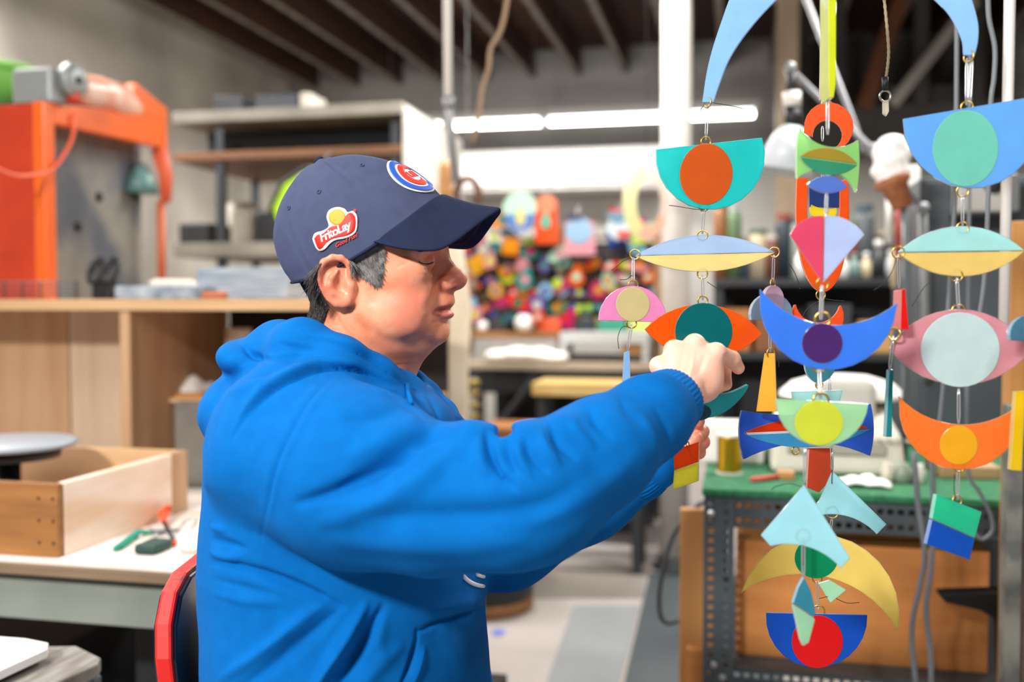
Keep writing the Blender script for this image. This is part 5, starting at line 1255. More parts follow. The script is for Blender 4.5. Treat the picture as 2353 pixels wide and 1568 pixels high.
def build_hoodie():
    lo = np.array([C(470, 0, 1.34)[0], .935, C(0, 1780, 1.32)[2]]); hi = np.array([C(1610, 0, 1.16)[0], 1.62, C(0, 735, 1.3)[2]])
    vol = Vol(lo, hi, .0031)
    fn, a, b = torso_fn(0.0); vol.apply(fn, a, b, .02)
    vol.ell(C(760, 900, 1.30), (.085, .165, .055), .04)
    arm_chain(vol, ARM_L, 0, .03)
    vol.ell(C(905, 975, 1.25), (.075, .12, .045), .04)
    arm = Vol(lo, hi, .0031); arm_chain(arm, ARM_R, 0, .03)
    def across(p, r, k, op='u'):                 # lump or notch that runs across the sleeve
        arm.cone(C(p[0], p[1], p[2] - .035), r, C(p[0], p[1], p[2] + .035), r, k=k, op=op)
    across((1085, 1022, 1.05), .022, .03); across((1215, 1035, 1.04), .020, .03); across((1162, 1000, 1.04), .0075, .012, 'c')
    across((1300, 985, 1.05), .012, .02)
    arm.chain([C(640, 1150, 1.16), C(800, 1190, 1.085), C(1000, 1205, 1.045), C(1150, 1195, 1.03)], [.050, .042, .036, .038], .02)
    kx = np.interp(arm.ax[0], [C(640, 0, 1.1)[0], C(860, 0, 1.1)[0]], [.05, .010]).astype(np.float32)[:, None, None] * np.ones((1, 1, len(arm.ax[2])), np.float32)
    kz = np.interp(arm.ax[2], [C(0, 1240, 1.1)[2], C(0, 1120, 1.1)[2]], [.008, 1.0]).astype(np.float32)[None, None, :]
    kk = np.maximum(np.minimum(kx, .05) * np.clip(kz * 1.0, .12, 1), .006)
    hmix = np.clip(.5 + .5 * (arm.f - vol.f) / kk, 0, 1); vol.f = (arm.f * (1 - hmix) + vol.f * hmix - kk * hmix * (1 - hmix)).astype(np.float32)
    # collapsed hood: roll round the neck, two sagging lobes behind
    vol.ell(C(610, 828, 1.32), (.048, .125, .030), .018)
    vol.ell(C(568, 818, 1.31), (.024, .100, .020), .014)
    vol.ell(C(560, 938, 1.310), (.040, .130, .052), .010)
    vol.ell(C(528, 950, 1.315), (.020, .110, .034), .012)
    ring = [C(650, 800, 1.36), C(640, 806, 1.25), C(690, 806, 1.195), C(780, 838, 1.178), C(860, 872, 1.200), C(920, 900, 1.245), C(950, 915, 1.30)]
    far = [C(650, 800, 1.36), C(690, 796, 1.42), C(780, 820, 1.455), C(870, 860, 1.42), C(940, 895, 1.36), C(968, 915, 1.315)]
    vol.chain(ring, [.034, .036, .036, .030, .026, .021, .016], .018)
    vol.chain(far, [.034, .036, .034, .030, .024, .016], .018)
    # hood edge flap on the far side of the neck opening
    vol.chain([C(950, 870, 1.355), C(985, 905, 1.35), C(1020, 950, 1.33), C(1040, 985, 1.30)], [.008, .013, .016, .02], .012)
    # neck opening
    vol.cone(HO + HB.T @ H(862, 690), .074, HO + HB.T @ H(800, 880), .074, k=.008, op='c')
    vol.ell(C(895, 850, 1.30), (.055, .055, .04), .008, op='c')
    # sleeve openings
    vol.cone(C(1546, 920, 1.150), .0285, C(1600, 880, 1.185), .034, k=.002, op='c')
    V, Q = vol.mesh(); V = laplace(V, Q, 2, .5)
    st = [  # folds: (polyline, width, height)
        # valley between shoulder and upper arm, and the ridges beside it
        ([(1015, 975), (930, 1032), (850, 1090), (760, 1135), (670, 1160)], 17, -.013), ([(1000, 940), (900, 1000), (790, 1062)], 30, .007),
        ([(1060, 1020), (960, 1100), (860, 1165), (720, 1205)], 30, .008), ([(965, 1024), (905, 1062), (870, 1075)], 8, -.006), ([(1040, 985), (1000, 1000), (955, 1024)], 9, -.006),
        ([(930, 935), (860, 960), (790, 965)], 18, -.004), ([(1000, 930), (930, 905), (850, 890)], 12, .003),
        # elbow wrinkles
        ([(1118, 985), (1126, 1040), (1150, 1090), (1190, 1130)], 11, -.009), ([(1100, 1000), (1105, 1050), (1120, 1100)], 16, .006), ([(1165, 1005), (1172, 1050), (1192, 1095)], 9, -.006), ([(1145, 1015), (1150, 1060), (1168, 1100)], 7, .004),
        ([(1205, 1000), (1222, 1050), (1262, 1090)], 10, -.007), ([(1188, 1010), (1198, 1060), (1225, 1100)], 8, .005), ([(1262, 972), (1285, 1020), (1330, 1060)], 11, -.005), ([(1238, 985), (1255, 1030), (1290, 1075)], 10, .005),
        ([(1350, 938), (1372, 975), (1412, 1010)], 11, -.004), ([(1310, 960), (1335, 1000), (1370, 1035)], 12, .004), ([(1420, 905), (1445, 950), (1480, 985)], 12, -.003),
        ([(1330, 1120), (1230, 1165), (1120, 1180), (960, 1185), (800, 1190)], 30, -.007), ([(1470, 1040), (1390, 1110), (1300, 1170), (1200, 1215)], 26, .004), ([(1220, 1240), (1050, 1255), (880, 1252), (740, 1240)], 30, .006),
        ([(1500, 935), (1532, 985), (1540, 1030)], 10, -.003), ([(1470, 950), (1500, 1010), (1510, 1060)], 12, .003),
        # armhole seam (double stitched)
        ([(765, 862), (716, 920), (676, 985), (640, 1060), (616, 1140), (604, 1215), (596, 1282)], 3.5, -.0030), ([(778, 866), (728, 926), (690, 990), (654, 1064), (630, 1142), (616, 1220)], 7, .0022), ([(754, 858), (704, 914), (664, 980), (628, 1056), (604, 1138)], 6, .0014),
        # hood
        ([(528, 1016), (560, 958), (610, 908), (675, 868), (745, 846), (830, 856), (905, 890)], 7, -.011), ([(545, 985), (575, 925), (630, 880), (720, 838), (830, 836)], 15, .006),
        ([(540, 872), (580, 866), (640, 838), (705, 815)], 10, -.009), ([(545, 850), (600, 835), (660, 812)], 12, .004), ([(560, 792), (572, 810), (600, 826), (630, 826)], 8, -.009), ([(515, 905), (560, 892), (620, 865)], 14, .005),
        ([(700, 778), (790, 798), (870, 840), (930, 888)], 5, -.003), ([(690, 765), (790, 785), (870, 826), (930, 875)], 7, .003), ([(730, 850), (738, 872)], 4, -.002), ([(640, 790), (680, 800), (730, 806)], 9, -.004),
        # body below the sleeve
        ([(478, 1290), (540, 1300), (620, 1326), (720, 1365), (800, 1400)], 11, -.010), ([(480, 1238), (520, 1250), (570, 1264)], 9, -.006), ([(478, 1265), (515, 1280), (560, 1284)], 9, .005), ([(482, 1210), (520, 1222)], 9, .004),
        ([(490, 1330), (560, 1350), (640, 1370)], 9, -.003), ([(490, 1362), (560, 1380), (660, 1390)], 10, .003),
        ([(500, 1568), (600, 1500), (700, 1420), (770, 1370)], 16, .008), ([(540, 1590), (640, 1520), (730, 1445), (790, 1390)], 14, -.008), ([(700, 1620), (770, 1510), (815, 1435), (846, 1382)], 14, .016), ([(750, 1620), (815, 1515), (860, 1435), (885, 1385)], 14, -.013),
        ([(800, 1620), (860, 1540), (930, 1480)], 22, .006), ([(880, 1410), (870, 1470), (880, 1520)], 20, .004),
        # pouch pocket seam and bulge
        ([(910, 1600), (942, 1535), (957, 1480), (958, 1440)], 5, -.006), ([(935, 1600), (964, 1535), (978, 1480)], 9, .005), ([(950, 1456), (1000, 1434), (1060, 1415), (1125, 1388)], 5, -.007), ([(1125, 1368), (1060, 1388), (990, 1408)], 14, .008), ([(1010, 1445), (1050, 1500), (1090, 1570)], 26, .005), ([(1130, 1430), (1090, 1425), (1050, 1440)], 10, .004),
        # neckline
        ([(880, 905), (930, 930), (985, 978)], 7, -.004), ([(975, 905), (1000, 940), (1012, 985)], 6, -.004)]
    V = sculpt(V, Q, st, ends=.12)
    # fine cloth unevenness
    p = V * 22
    nz = np.sin(p[:, 0] * 1.3 + 2 * np.sin(p[:, 2] * .9)) * np.sin(p[:, 2] * 1.7 + 1.5 * np.sin(p[:, 1])) * np.sin(p[:, 1] * 1.1 + p[:, 0] * .4)
    V = V + vnormals(V, Q) * (nz * .0022)[:, None]
    return V, Q
def build_under():
    """torso, arms and legs of the body that the clothes cover"""
    lo = np.array([C(470, 0, 1.34)[0], .96, -1.28]); hi = np.array([C(1610, 0, 1.16)[0] + .05, 1.62, C(0, 800, 1.3)[2]])
    vol = Vol(lo, hi, .010)
    fn, a, b = torso_fn(.04); vol.apply(fn, a, b, .02)
    arm_chain(vol, ARM_L, .020, .03); arm_chain(vol, ARM_R[2:], .026, .02); arm_chain(vol, ARM_R[:3], .045, .03)
    for pts, rs in legs(0.012): vol.chain(pts, rs, .03)
    return vol.mesh()
def Wc(p): return np.array(RC.transposed() @ (Vector(p) - CAM))      # world -> camera frame
HIP = to_world(C(800, 1760, 1.32))
FWD = np.array(RC @ Vector((1, 0, 0))); AWAY = np.array(RC @ Vector((0, 1, 0))); AWAY[2] = 0; FWD[2] = 0
def legs(thin):
    out = []
    for s in (-1, 1):
        hip = np.array([HIP[0], HIP[1], .535]) + AWAY * .09 * s
        knee = hip + FWD * .43 + AWAY * .05 * s; knee[2] = .50
        ank = knee + FWD * .02; ank[2] = .09
        out.append(([Wc(hip), Wc(knee), Wc(ank)], [.098 - thin, .068 - thin, .046 - thin]))
    return out
def build_trousers():
    hipz = np.array([HIP[0], HIP[1], .57])
    pts = np.array([p for l, _ in legs(0) for p in l] + [Wc(hipz)])
    vol = Vol(pts.min(0) - .24, pts.max(0) + .24, .009)
    c = Wc(hipz); vol.ell(c, (.165, .205, .13), .03)
    for p, r in legs(0): vol.chain(p, r, .03)
    return vol.mesh()

def joined(parts):
    Vs, Qs, Zs, n = [], [], [], 0
    for V, Q, z in parts:
        Vs.append(V); Qs.append(Q + n); n += len(V); Zs.append(z)
    return np.concatenate(Vs), np.concatenate(Qs), np.concatenate(Zs)
def smooth_obj(name, V, Q, m, parent, zone=None, **k):
    Wv = to_world(V); c = (Wv.min(0) + Wv.max(0)) / 2
    if parent is None: c[2] = Wv[:, 2].min()
    me = bpy.data.meshes.new(name)
    me.vertices.add(len(Wv)); me.vertices.foreach_set('co', (Wv - c).astype(np.float32).ravel())
    me.loops.add(Q.size); me.loops.foreach_set('vertex_index', Q.astype(np.int32).ravel())
    me.polygons.add(len(Q)); me.polygons.foreach_set('loop_start', np.arange(0, Q.size, 4, dtype=np.int32))
    me.polygons.foreach_set('use_smooth', np.ones(len(Q), bool))
    if zone is not None:
        a = me.color_attributes.new('zone', 'FLOAT_COLOR', 'POINT'); a.data.foreach_set('color', zone.ravel())
    me.update(calc_edges=True); me.validate(); me.materials.append(m)
    o = link(name, me, parent, c)
    return tag(o, **k)

hv, hq, hz = build_head()
uv, uq = build_under()
uz = np.zeros((len(uv), 4), np.float32); uz[:, 3] = 1
BV, BQ, BZ = joined([(hv, hq, hz), build_hand_right(), build_hand_left(), (uv, uq, uz)])
person = smooth_obj('person', BV, BQ, M_SKIN, None, BZ,
                    label='man in navy cap and bright blue hoodie seated and reaching to hanging glass pieces', cat='person')
HEAD_BVH = BVHTree.FromPolygons([Vector(p) for p in hv], [tuple(q) for q in hq])
def cloth_material(name, c1, c2, wscale=900, bump=.25, sheen=.0):
    m = bpy.data.materials.new(name); m.use_nodes = True; nt = m.node_tree; b = nt.nodes['Principled BSDF']; N = nt.nodes.new; L = nt.links.new
    tc = N('ShaderNodeTexCoord'); n1 = N('ShaderNodeTexNoise'); n1.inputs['Scale'].default_value = 60; n1.inputs['Detail'].default_value = 6
    L(tc.outputs['Object'], n1.inputs['Vector'])
    r = N('ShaderNodeValToRGB'); r.color_ramp.elements[0].color = (*lin(c1), 1); r.color_ramp.elements[1].color = (*lin(c2), 1)
    L(n1.outputs['Fac'], r.inputs['Fac']); L(r.outputs['Color'], b.inputs['Base Color'])
    b.inputs['Roughness'].default_value = .9; b.inputs['Specular IOR Level'].default_value = .1
    b.inputs['Sheen Weight'].default_value = sheen; b.inputs['Sheen Roughness'].default_value = .4
    b.inputs['Sheen Tint'].default_value = (*lin(c2), 1)
    n2 = N('ShaderNodeTexNoise'); n2.inputs['Scale'].default_value = wscale; L(tc.outputs['Object'], n2.inputs['Vector'])
    bp = N('ShaderNodeBump'); bp.inputs['Strength'].default_value = bump; bp.inputs['Distance'].default_value = .0015
    L(n2.outputs['Fac'], bp.inputs['Height']); L(bp.outputs['Normal'], b.inputs['Normal'])
    return m
M_HOOD = cloth_material('blue_fleece', '#00559c', '#0063ae')
V, Q = build_hoodie()
hoodie = smooth_obj('hoodie', V, Q, M_HOOD, person, label='bright royal blue hooded sweatshirt')
HOOD_BVH = BVHTree.FromPolygons([Vector(p) for p in V], [tuple(q) for q in Q])
V, Q = build_trousers()
smooth_obj('trousers', V, Q, cloth_material('denim', '#1d2533', '#2a3446'), person, label='dark blue jeans')
for s in (-1, 1):
    hip = np.array([HIP[0], HIP[1], .60]) + AWAY * .09 * s + FWD * .45 + AWAY * .05 * s
    a = hip - FWD * .05; b = hip + FWD * .17
    vol = Vol(np.minimum(a, b) - .09, np.maximum(a, b) + .09, .006)
    vol.lo[2] = -.02; vol = Vol((min(a[0], b[0]) - .09, min(a[1], b[1]) - .09, -.03), (max(a[0], b[0]) + .09, max(a[1], b[1]) + .09, .17), .006)
    a[2] = .055; b[2] = .045
    vol.cone(a, .052, b, .042, k=.02); vol.cone(a + np.array([0, 0, .01]), .045, a + np.array([0, 0, .06]), .05, k=.02)
    vol.f = np.maximum(vol.f, (.004 - vol.ax[2])[None, None, :])
    V2, Q2 = vol.mesh()
    smooth_obj('shoe', np.array([Wc(p) for p in V2]), Q2, mat('shoe_leather', '#2a2320', .5), person)

# cuffs are ribbed bands of their own
def band(name, p0, p1, r0, r1, parent, m, ribs=44):
    p0, p1 = P(*p0), P(*p1); t = (p1 - p0).normalized(); a = t.cross(Vector((0, 0, 1))).normalized(); b = t.cross(a)
    V = []; Fs = []; n = ribs * 4; K = 9
    for i in range(K):
        s = i / (K - 1); r = r0 + (r1 - r0) * s + .003 * math.sin(math.pi * s)
        if i == K - 1: r -= .004
        for j in range(n):
            w = 2 * math.pi * j / n; rr = r + .0006 * math.sin(w * ribs)
            V.append(p0 + (p1 - p0) * s + (a * math.cos(w) + b * math.sin(w)) * rr)
    for i in range(K - 1):
        for j in range(n): Fs.append((i * n + j, i * n + (j + 1) % n, (i + 1) * n + (j + 1) % n, (i + 1) * n + j))
    o = mesh_obj(name, V, Fs, m, parent, smooth=True)
    md = o.modifiers.new('thick', 'SOLIDIFY'); md.thickness = .003; md.offset = -1
    return o
band('cuff', (1508, 949, 1.121), (1558, 911, 1.158), .0405, .0345, hoodie, M_HOOD)
band('cuff', (1455, 1092, 1.338), (1508, 1064, 1.330), .040, .034, hoodie, M_HOOD)

def surf_points(bvh, pts, off, cam_side=True):
    """drop pixel points on the skin of a camera-frame mesh, lifted by off"""
    out = []
    for u, v in pts:
        d = Vector(C(u, v, 1)).normalized(); h = bvh.ray_cast(Vector((0, 0, 0)), d)
        if h[0] is None: out.append(None); continue
        n = h[1] if h[1].dot(d) < 0 else -h[1]
        out.append(h[0] + n * off)
    last = next((p for p in out if p is not None), None); res = []
    for p in out:
        if p is None: p = last
        last = p; res.append(Vector(to_world(np.array(p))))
    return res
# chest print: two white arcs that show below the sleeve, and a small wordless mark
M_WHITE_PRINT = mat('white_print', '#e9eaf2', .7)
for name, cx, cy, r, a0, a1, w in (('chest_print', 1112, 1300, 56, 92, 165, .0028), ('chest_print', 1112, 1302, 28, 92, 150, .0026)):
    pts = [(cx + r * math.cos(math.radians(a)), cy + r * math.sin(math.radians(a)) * .85) for a in np.linspace(a0, a1, 14)]
    pts = [p for p in pts if (HOOD_BVH.ray_cast(Vector((0, 0, 0)), Vector(C(*p, 1)).normalized())[0] or Vector((0, 0, 0))).y > 1.16]
    if len(pts) < 3: continue
    q = surf_points(HOOD_BVH, pts, .0005)
    MB().tube(q, w, 6).build(name, M_WHITE_PRINT, hoodie, smooth=True, label='white ring of the chest print')
# lace eyelet and drawcord at the neckline
q = surf_points(HOOD_BVH, [(933, 885), (936, 905), (944, 930)], .002)
MB().tube(q, .0028, 8).build('drawcord', M_HOOD, hoodie, smooth=True)

# ---- hair: strands rooted on the head
def hair_strands(regions, m, name, label):
    mb = MB()
    for poly, count, dirs, length, lift in regions:
        p = np.array(poly); lo, hi = p.min(0), p.max(0); k = 0; tries = 0
        while k < count and tries < count * 12:
            tries += 1
            u, v = random.uniform(lo[0], hi[0]), random.uniform(lo[1], hi[1])
            if not inside_poly(np.array([u]), np.array([v]), poly)[0]: continue
            d = Vector(C(u, v, 1)).normalized(); h = HEAD_BVH.ray_cast(Vector((0, 0, 0)), d)
            if h[0] is None: continue
            k += 1
            ang = math.radians(random.gauss(dirs, 8)); L = length * random.uniform(.55, 1.1)
            dx = Vector((math.cos(ang), 0, -math.sin(ang)))
            nrm = h[1] if h[1].dot(d) < 0 else -h[1]
            t = (dx - nrm * dx.dot(nrm)).normalized()
            lf = lift * random.uniform(.3, 1.4); pts = []
            for s in (0, .33, .66, 1):
                q = h[0] + t * L * s + nrm * (.0006 + lf * math.sin(min(s * 1.8, 1.6)) - .0012 * s * s)
                near = HEAD_BVH.find_nearest(q)
                if near[0] is not None and (q - near[0]).dot(near[1]) < .0008: q = near[0] + near[1] * .001
                pts.append(Vector(to_world(np.array(q))))
            mb.tube(pts, [.00036, .00036, .0003, .0001], 3, caps=False)
    return mb.build(name, m, person, smooth=True, label=label)
HAIR_BACK = [(676, 628), (690, 700), (703, 748), (724, 742), (757, 706), (742, 678), (730, 650), (728, 622), (740, 604), (700, 610)]
HAIR_SIDE = [(800, 578), (878, 552), (873, 600), (869, 632), (856, 643), (836, 624), (818, 618), (803, 614)]
hair_strands([(HAIR_BACK, 2600, 116, .026, .0035)], mat('dark_hair', '#26221f', .55, col2='#4a4440', scale=300), 'hair', 'short dark hair at the nape')
hair_strands([(HAIR_SIDE, 1900, 66, .017, .0016)], mat('grey_hair', '#5f5b57', .5, col2='#9a9691', scale=120), 'sideburn', 'grey sideburn in front of the ear')
hair_strands([([(950, 566), (1008, 562), (1010, 572), (960, 580)], 90, -5, .009, .001)], MATS['dark_hair'], 'eyebrow', None)
q = surf_points(HEAD_BVH, spline([(962, 602), (972, 606), (985, 607), (996, 603)], 5), .0004)
MB().tube(q, .0007, 5).build('eyelash', MATS['dark_hair'], person, smooth=True)

# ---- cap (head frame, then world)
def cap_world(V): return to_world(head_to_cam(V))
KB = H(683, 650); KF = H(1018, 458); E1 = (KF - KB) / np.linalg.norm(KF - KB); E2 = np.array([-E1[2], 0, E1[0]])
sil = [(683, 650), (664, 620), (648, 580), (640, 542), (647, 495), (664, 455), (690, 415), (716, 386), (745, 368), (800, 357), (850, 360), (900, 372), (940, 392), (975, 418), (1000, 440), (1018, 458)]
S = np.array([[(H(*p) - KB) @ E1, (H(*p) - KB) @ E2] for p in spline(sil, 6)])
top = int(np.argmax(S[:, 1])); HM = S[top, 1]
bk, fr = S[:top + 1], S[top:][::-1]
CAPW = .0835
def cap_pt(phi, h, lift=0.0):
    """phi 0 = front, positive = towards the camera; h height over the rim 0..1"""
    hh = h * HM; xb = np.interp(hh, bk[:, 1], bk[:, 0]); xf = np.interp(hh, fr[:, 1], fr[:, 0])
    w = CAPW * (1 - min(h, 1) ** 2.4) ** (1 / 2.1); a = (xf - xb) / 2
    c, s = math.cos(phi), math.sin(phi); e = 2 / 2.15
    x = (xb + xf) / 2 + (a + lift) * math.copysign(abs(c) ** e, c); y = -(w + lift) * math.copysign(abs(s) ** e, s)
    return KB + E1 * x + E2 * (hh + lift * h - .024 * s * s * (1 - h) ** 1.5) + np.array([0, y, 0])
NP, NH = 144, 46
V = []; Fs = []
seams = [0, math.pi / 3, 2 * math.pi / 3, math.pi, -math.pi / 3, -2 * math.pi / 3]
for i in range(NH):
    h = math.sin(i / (NH - 1) * math.pi / 2)
    for j in range(NP):
        phi = 2 * math.pi * j / NP - math.pi
        g = min(abs((phi - s + math.pi) % (2 * math.pi) - math.pi) for s in seams)
        l = -.0011 * math.exp(-(g / .028) ** 2) + .0005 * math.exp(-((g - .07) / .03) ** 2)
        if h < .12: l += .0007 * math.exp(-((h - .085) / .02) ** 2) * -1
        l += .0009 * math.sin(5 * phi + 3) * math.sin(7 * h + phi)
        V.append(cap_pt(phi, min(h, .9995), l))
for i in range(NH - 1):
    for j in range(NP): Fs.append((i * NP + j, i * NP + (j + 1) % NP, (i + 1) * NP + (j + 1) % NP, (i + 1) * NP + j))
Fs.append(tuple((NH - 1) * NP + j for j in range(NP)))
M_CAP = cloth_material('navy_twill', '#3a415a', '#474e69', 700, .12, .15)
CV = cap_world(V)
cap = mesh_obj('cap', CV, Fs, M_CAP, person, smooth=True, label='faded navy baseball cap with embroidered emblems')
def outward(o):
    bm = bmesh.new(); bm.from_mesh(o.data); bmesh.ops.recalc_face_normals(bm, faces=bm.faces); bm.to_mesh(o.data); bm.free()
outward(cap)
cn_ = cap.data.polygons[NP * 10 + NP // 2]
if cn_.normal.dot(cn_.center - Vector((0, 0, 0))) < 0: cap.data.flip_normals()
md = cap.modifiers.new('thick', 'SOLIDIFY'); md.thickness = .0015; md.offset = -1
CAP_BVH = BVHTree.FromPolygons([Vector(p) for p in CV], Fs)
# brim
inner, outer = [], []
edge = [H(*p) for p in [(858, 556, .0800), (905, 571, .0840), (960, 579, .0850), (1008, 578, .0760), (1045, 560, .0620), (1078, 536, .0460), (1110, 511, .0300), (1138, 493, .0140), (1150, 484, 0)]]
edge = np.array(spline(edge, 4)); edge = np.concatenate([edge, np.array([flip(p) for p in edge[:-1]])[::-1]])
n = len(edge)
ph = np.linspace(math.radians(72), -math.radians(72), n)
V = []; Fs = []; K = 12
for j in range(n):
    a = cap_pt(ph[j], 0.03, .0012); b = edge[j]; s = abs(2 * j / (n - 1) - 1)
    for i in range(K):
        t = i / (K - 1)
        p = a * (1 - t) + b * t + np.array([0, 0, 1]) * (-.003 * math.sin(math.pi * t) * (1 - s ** 2))
        V.append(p)
for j in range(n - 1):
    for i in range(K - 1): Fs.append((j * K + i, (j + 1) * K + i, (j + 1) * K + i + 1, j * K + i + 1))
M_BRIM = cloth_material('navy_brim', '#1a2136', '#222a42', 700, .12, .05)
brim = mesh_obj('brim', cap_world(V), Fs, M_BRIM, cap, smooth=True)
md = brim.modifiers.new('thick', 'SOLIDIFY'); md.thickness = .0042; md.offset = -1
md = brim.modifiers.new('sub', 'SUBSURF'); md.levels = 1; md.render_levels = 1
for r_ in (.30, .42, .54, .66, .78):       # stitched rows on the brim
    pts = []
    for j in range(2, n - 2):
        i = r_ * (K - 1); i0 = int(i); p = V[j * K + i0] * (1 - (i - i0)) + V[j * K + i0 + 1] * (i - i0); pts.append(p + np.array([0, 0, .0003]))
    MB().tube([Vector(q) for q in cap_world(pts)], .0005, 4).build('stitching', M_CAP, brim, smooth=True)
# sweatband edge, button, eyelets
pts = [cap_pt(2 * math.pi * j / 72, .012, .0004) for j in range(72)]
MB().tube([Vector(q) for q in cap_world(pts)], .0020, 6, closed=True).build('rim_seam', M_BRIM, cap, smooth=True)
bt = Vector(cap_world([cap_pt(0, .9995)])[0]); up = Vector(cap_world([cap_pt(0, .9995) + E2])[0]) - bt
MB().lathe([(.0001, .0065), (.004, .0060), (.0068, .0040), (.0072, .0015), (.006, -.001)][::-1], bt, 16, up).build('button', M_BRIM, cap, smooth=True)
def cap_hit(u, v, off):
    d = ray(u, v).normalized(); h = CAP_BVH.ray_cast(CAM, d)
    if h[0] is None: return None, None
    nn = h[1] if h[1].dot(d) < 0 else -h[1]
    return h[0] + nn * off, nn
for u, v in ((733, 441), (832, 380), (664, 478)):
    p, nn = cap_hit(u, v, .0004)
    if p: 
        a = nn.orthogonal().normalized(); b = nn.cross(a)
        MB().tube([p + (a * math.cos(w) + b * math.sin(w)) * .0024 for w in np.linspace(0, 2 * math.pi, 13)[:-1]], .0009, 5, closed=True).build('eyelet', mat('eyelet_thread', '#2b3f52', .8), cap, smooth=True)
# embroidered emblems: flat thread shapes laid on the crown
def decal_px(name, poly, m, off, parent, rings=5, label=None):
    p = np.array(poly, float); c = p.mean(0); V = []; Fs = []; n = len(p)
    for k in range(rings):
        for q in p: V.append(cap_hit(*(c + (q - c) * (1 - k / rings)), off)[0])
    V.append(cap_hit(*c, off)[0]); last = len(V) - 1
    V = [x if x is not None else V[0] for x in V]
    for k in range(rings - 1):
        for j in range(n): Fs.append((k * n + j, k * n + (j + 1) % n, (k + 1) * n + (j + 1) % n, (k + 1) * n + j))
    for j in range(n): Fs.append(((rings - 1) * n + j, (rings - 1) * n + (j + 1) % n, last))
    o = mesh_obj(name, V, Fs, m, parent, smooth=True, label=label)
    md = o.modifiers.new('thick', 'SOLIDIFY'); md.thickness = .0009; md.offset = -1
    return o
def text_tris(s, size, shear=0.0, bold=0.0, spacing=1.0):
    cu = bpy.data.curves.new('lettering', 'FONT'); cu.body = s; cu.size = size; cu.shear = shear; cu.offset = bold; cu.space_character = spacing
    cu.resolution_u = 3; cu.fill_mode = 'FRONT'; cu.align_x = 'CENTER'; cu.align_y = 'CENTER'
    o = bpy.data.objects.new('lettering', cu); COL.objects.link(o)
    dg = bpy.context.evaluated_depsgraph_get(); me = o.evaluated_get(dg).to_mesh()
    V = [tuple(v.co[:2]) for v in me.vertices]; Fs = [tuple(p.vertices) for p in me.polygons]
    o.evaluated_get(dg).to_mesh_clear(); bpy.data.objects.remove(o); bpy.data.curves.remove(cu)
    return V, Fs
M_RED = mat('thread_red', '#cf2410', .6); M_YEL = mat('thread_yellow', '#d6951a', .6); M_WHT = mat('thread_white', '#efe9ea', .6); M_BLU = mat('thread_blue', '#1b4fae', .6)
ribbon_out = spline([(720, 548), (726, 536), (745, 530), (757, 520), (752, 500), (758, 484), (776, 477), (793, 481), (800, 489), (812, 486), (821, 497), (822, 515), (819, 533), (808, 543), (790, 549), (773, 552), (760, 560), (748, 573), (736, 577), (728, 570), (722, 556), (720, 548)], 3)[:-1]
ribbon_in = spline([(725, 548), (732, 540), (748, 534), (762, 522), (780, 518), (795, 512), (797, 496), (808, 490), (817, 500), (818, 518), (814, 532), (800, 541), (782, 545), (766, 549), (752, 558), (743, 569), (735, 572), (729, 562), (725, 548)], 3)[:-1]
emb = decal_px('side_emblem', ribbon_out, M_WHT, .0012, cap, label='red ribbon emblem with yellow disc and white lettering')
decal_px('ribbon', ribbon_in, M_RED, .0019, emb)
decal_px('sun_disc', [(776 + 19 * math.cos(a), 500 + 18 * math.sin(a)) for a in np.linspace(0, 2 * math.pi, 28)[:-1]], M_YEL, .0016, emb)
def text_px(s, cx, cy, size, ang, m, off, parent, name, shear=.25, bold=.0, curve=0.0, spacing=1.0):
    V2, Fs = text_tris(s, size, shear, bold, spacing); ca, sa = math.cos(ang), math.sin(ang); V = []
    for x, y in V2:
        y = y + curve * x * x / size; V.append(cap_hit(cx + x * ca - y * sa * -1 * -1, cy - (x * sa + y * ca), off)[0])
    V = [x if x is not None else V[0] for x in V]
    o = mesh_obj(name, V, Fs, m, parent)
    md = o.modifiers.new('thick', 'SOLIDIFY'); md.thickness = .0006; md.offset = 0
    return o
text_px('FritoLay', 771, 533, 27, math.radians(25), M_WHT, .0026, emb, 'lettering', .2, .45, spacing=.86)
text_px('Good Fun!', 796, 553, 13, math.radians(27), M_RED, .0015, cap, 'lettering', .45, .2)
text_px('®', 816, 485, 9, 0, M_RED, .0015, cap, 'lettering', 0, .1)
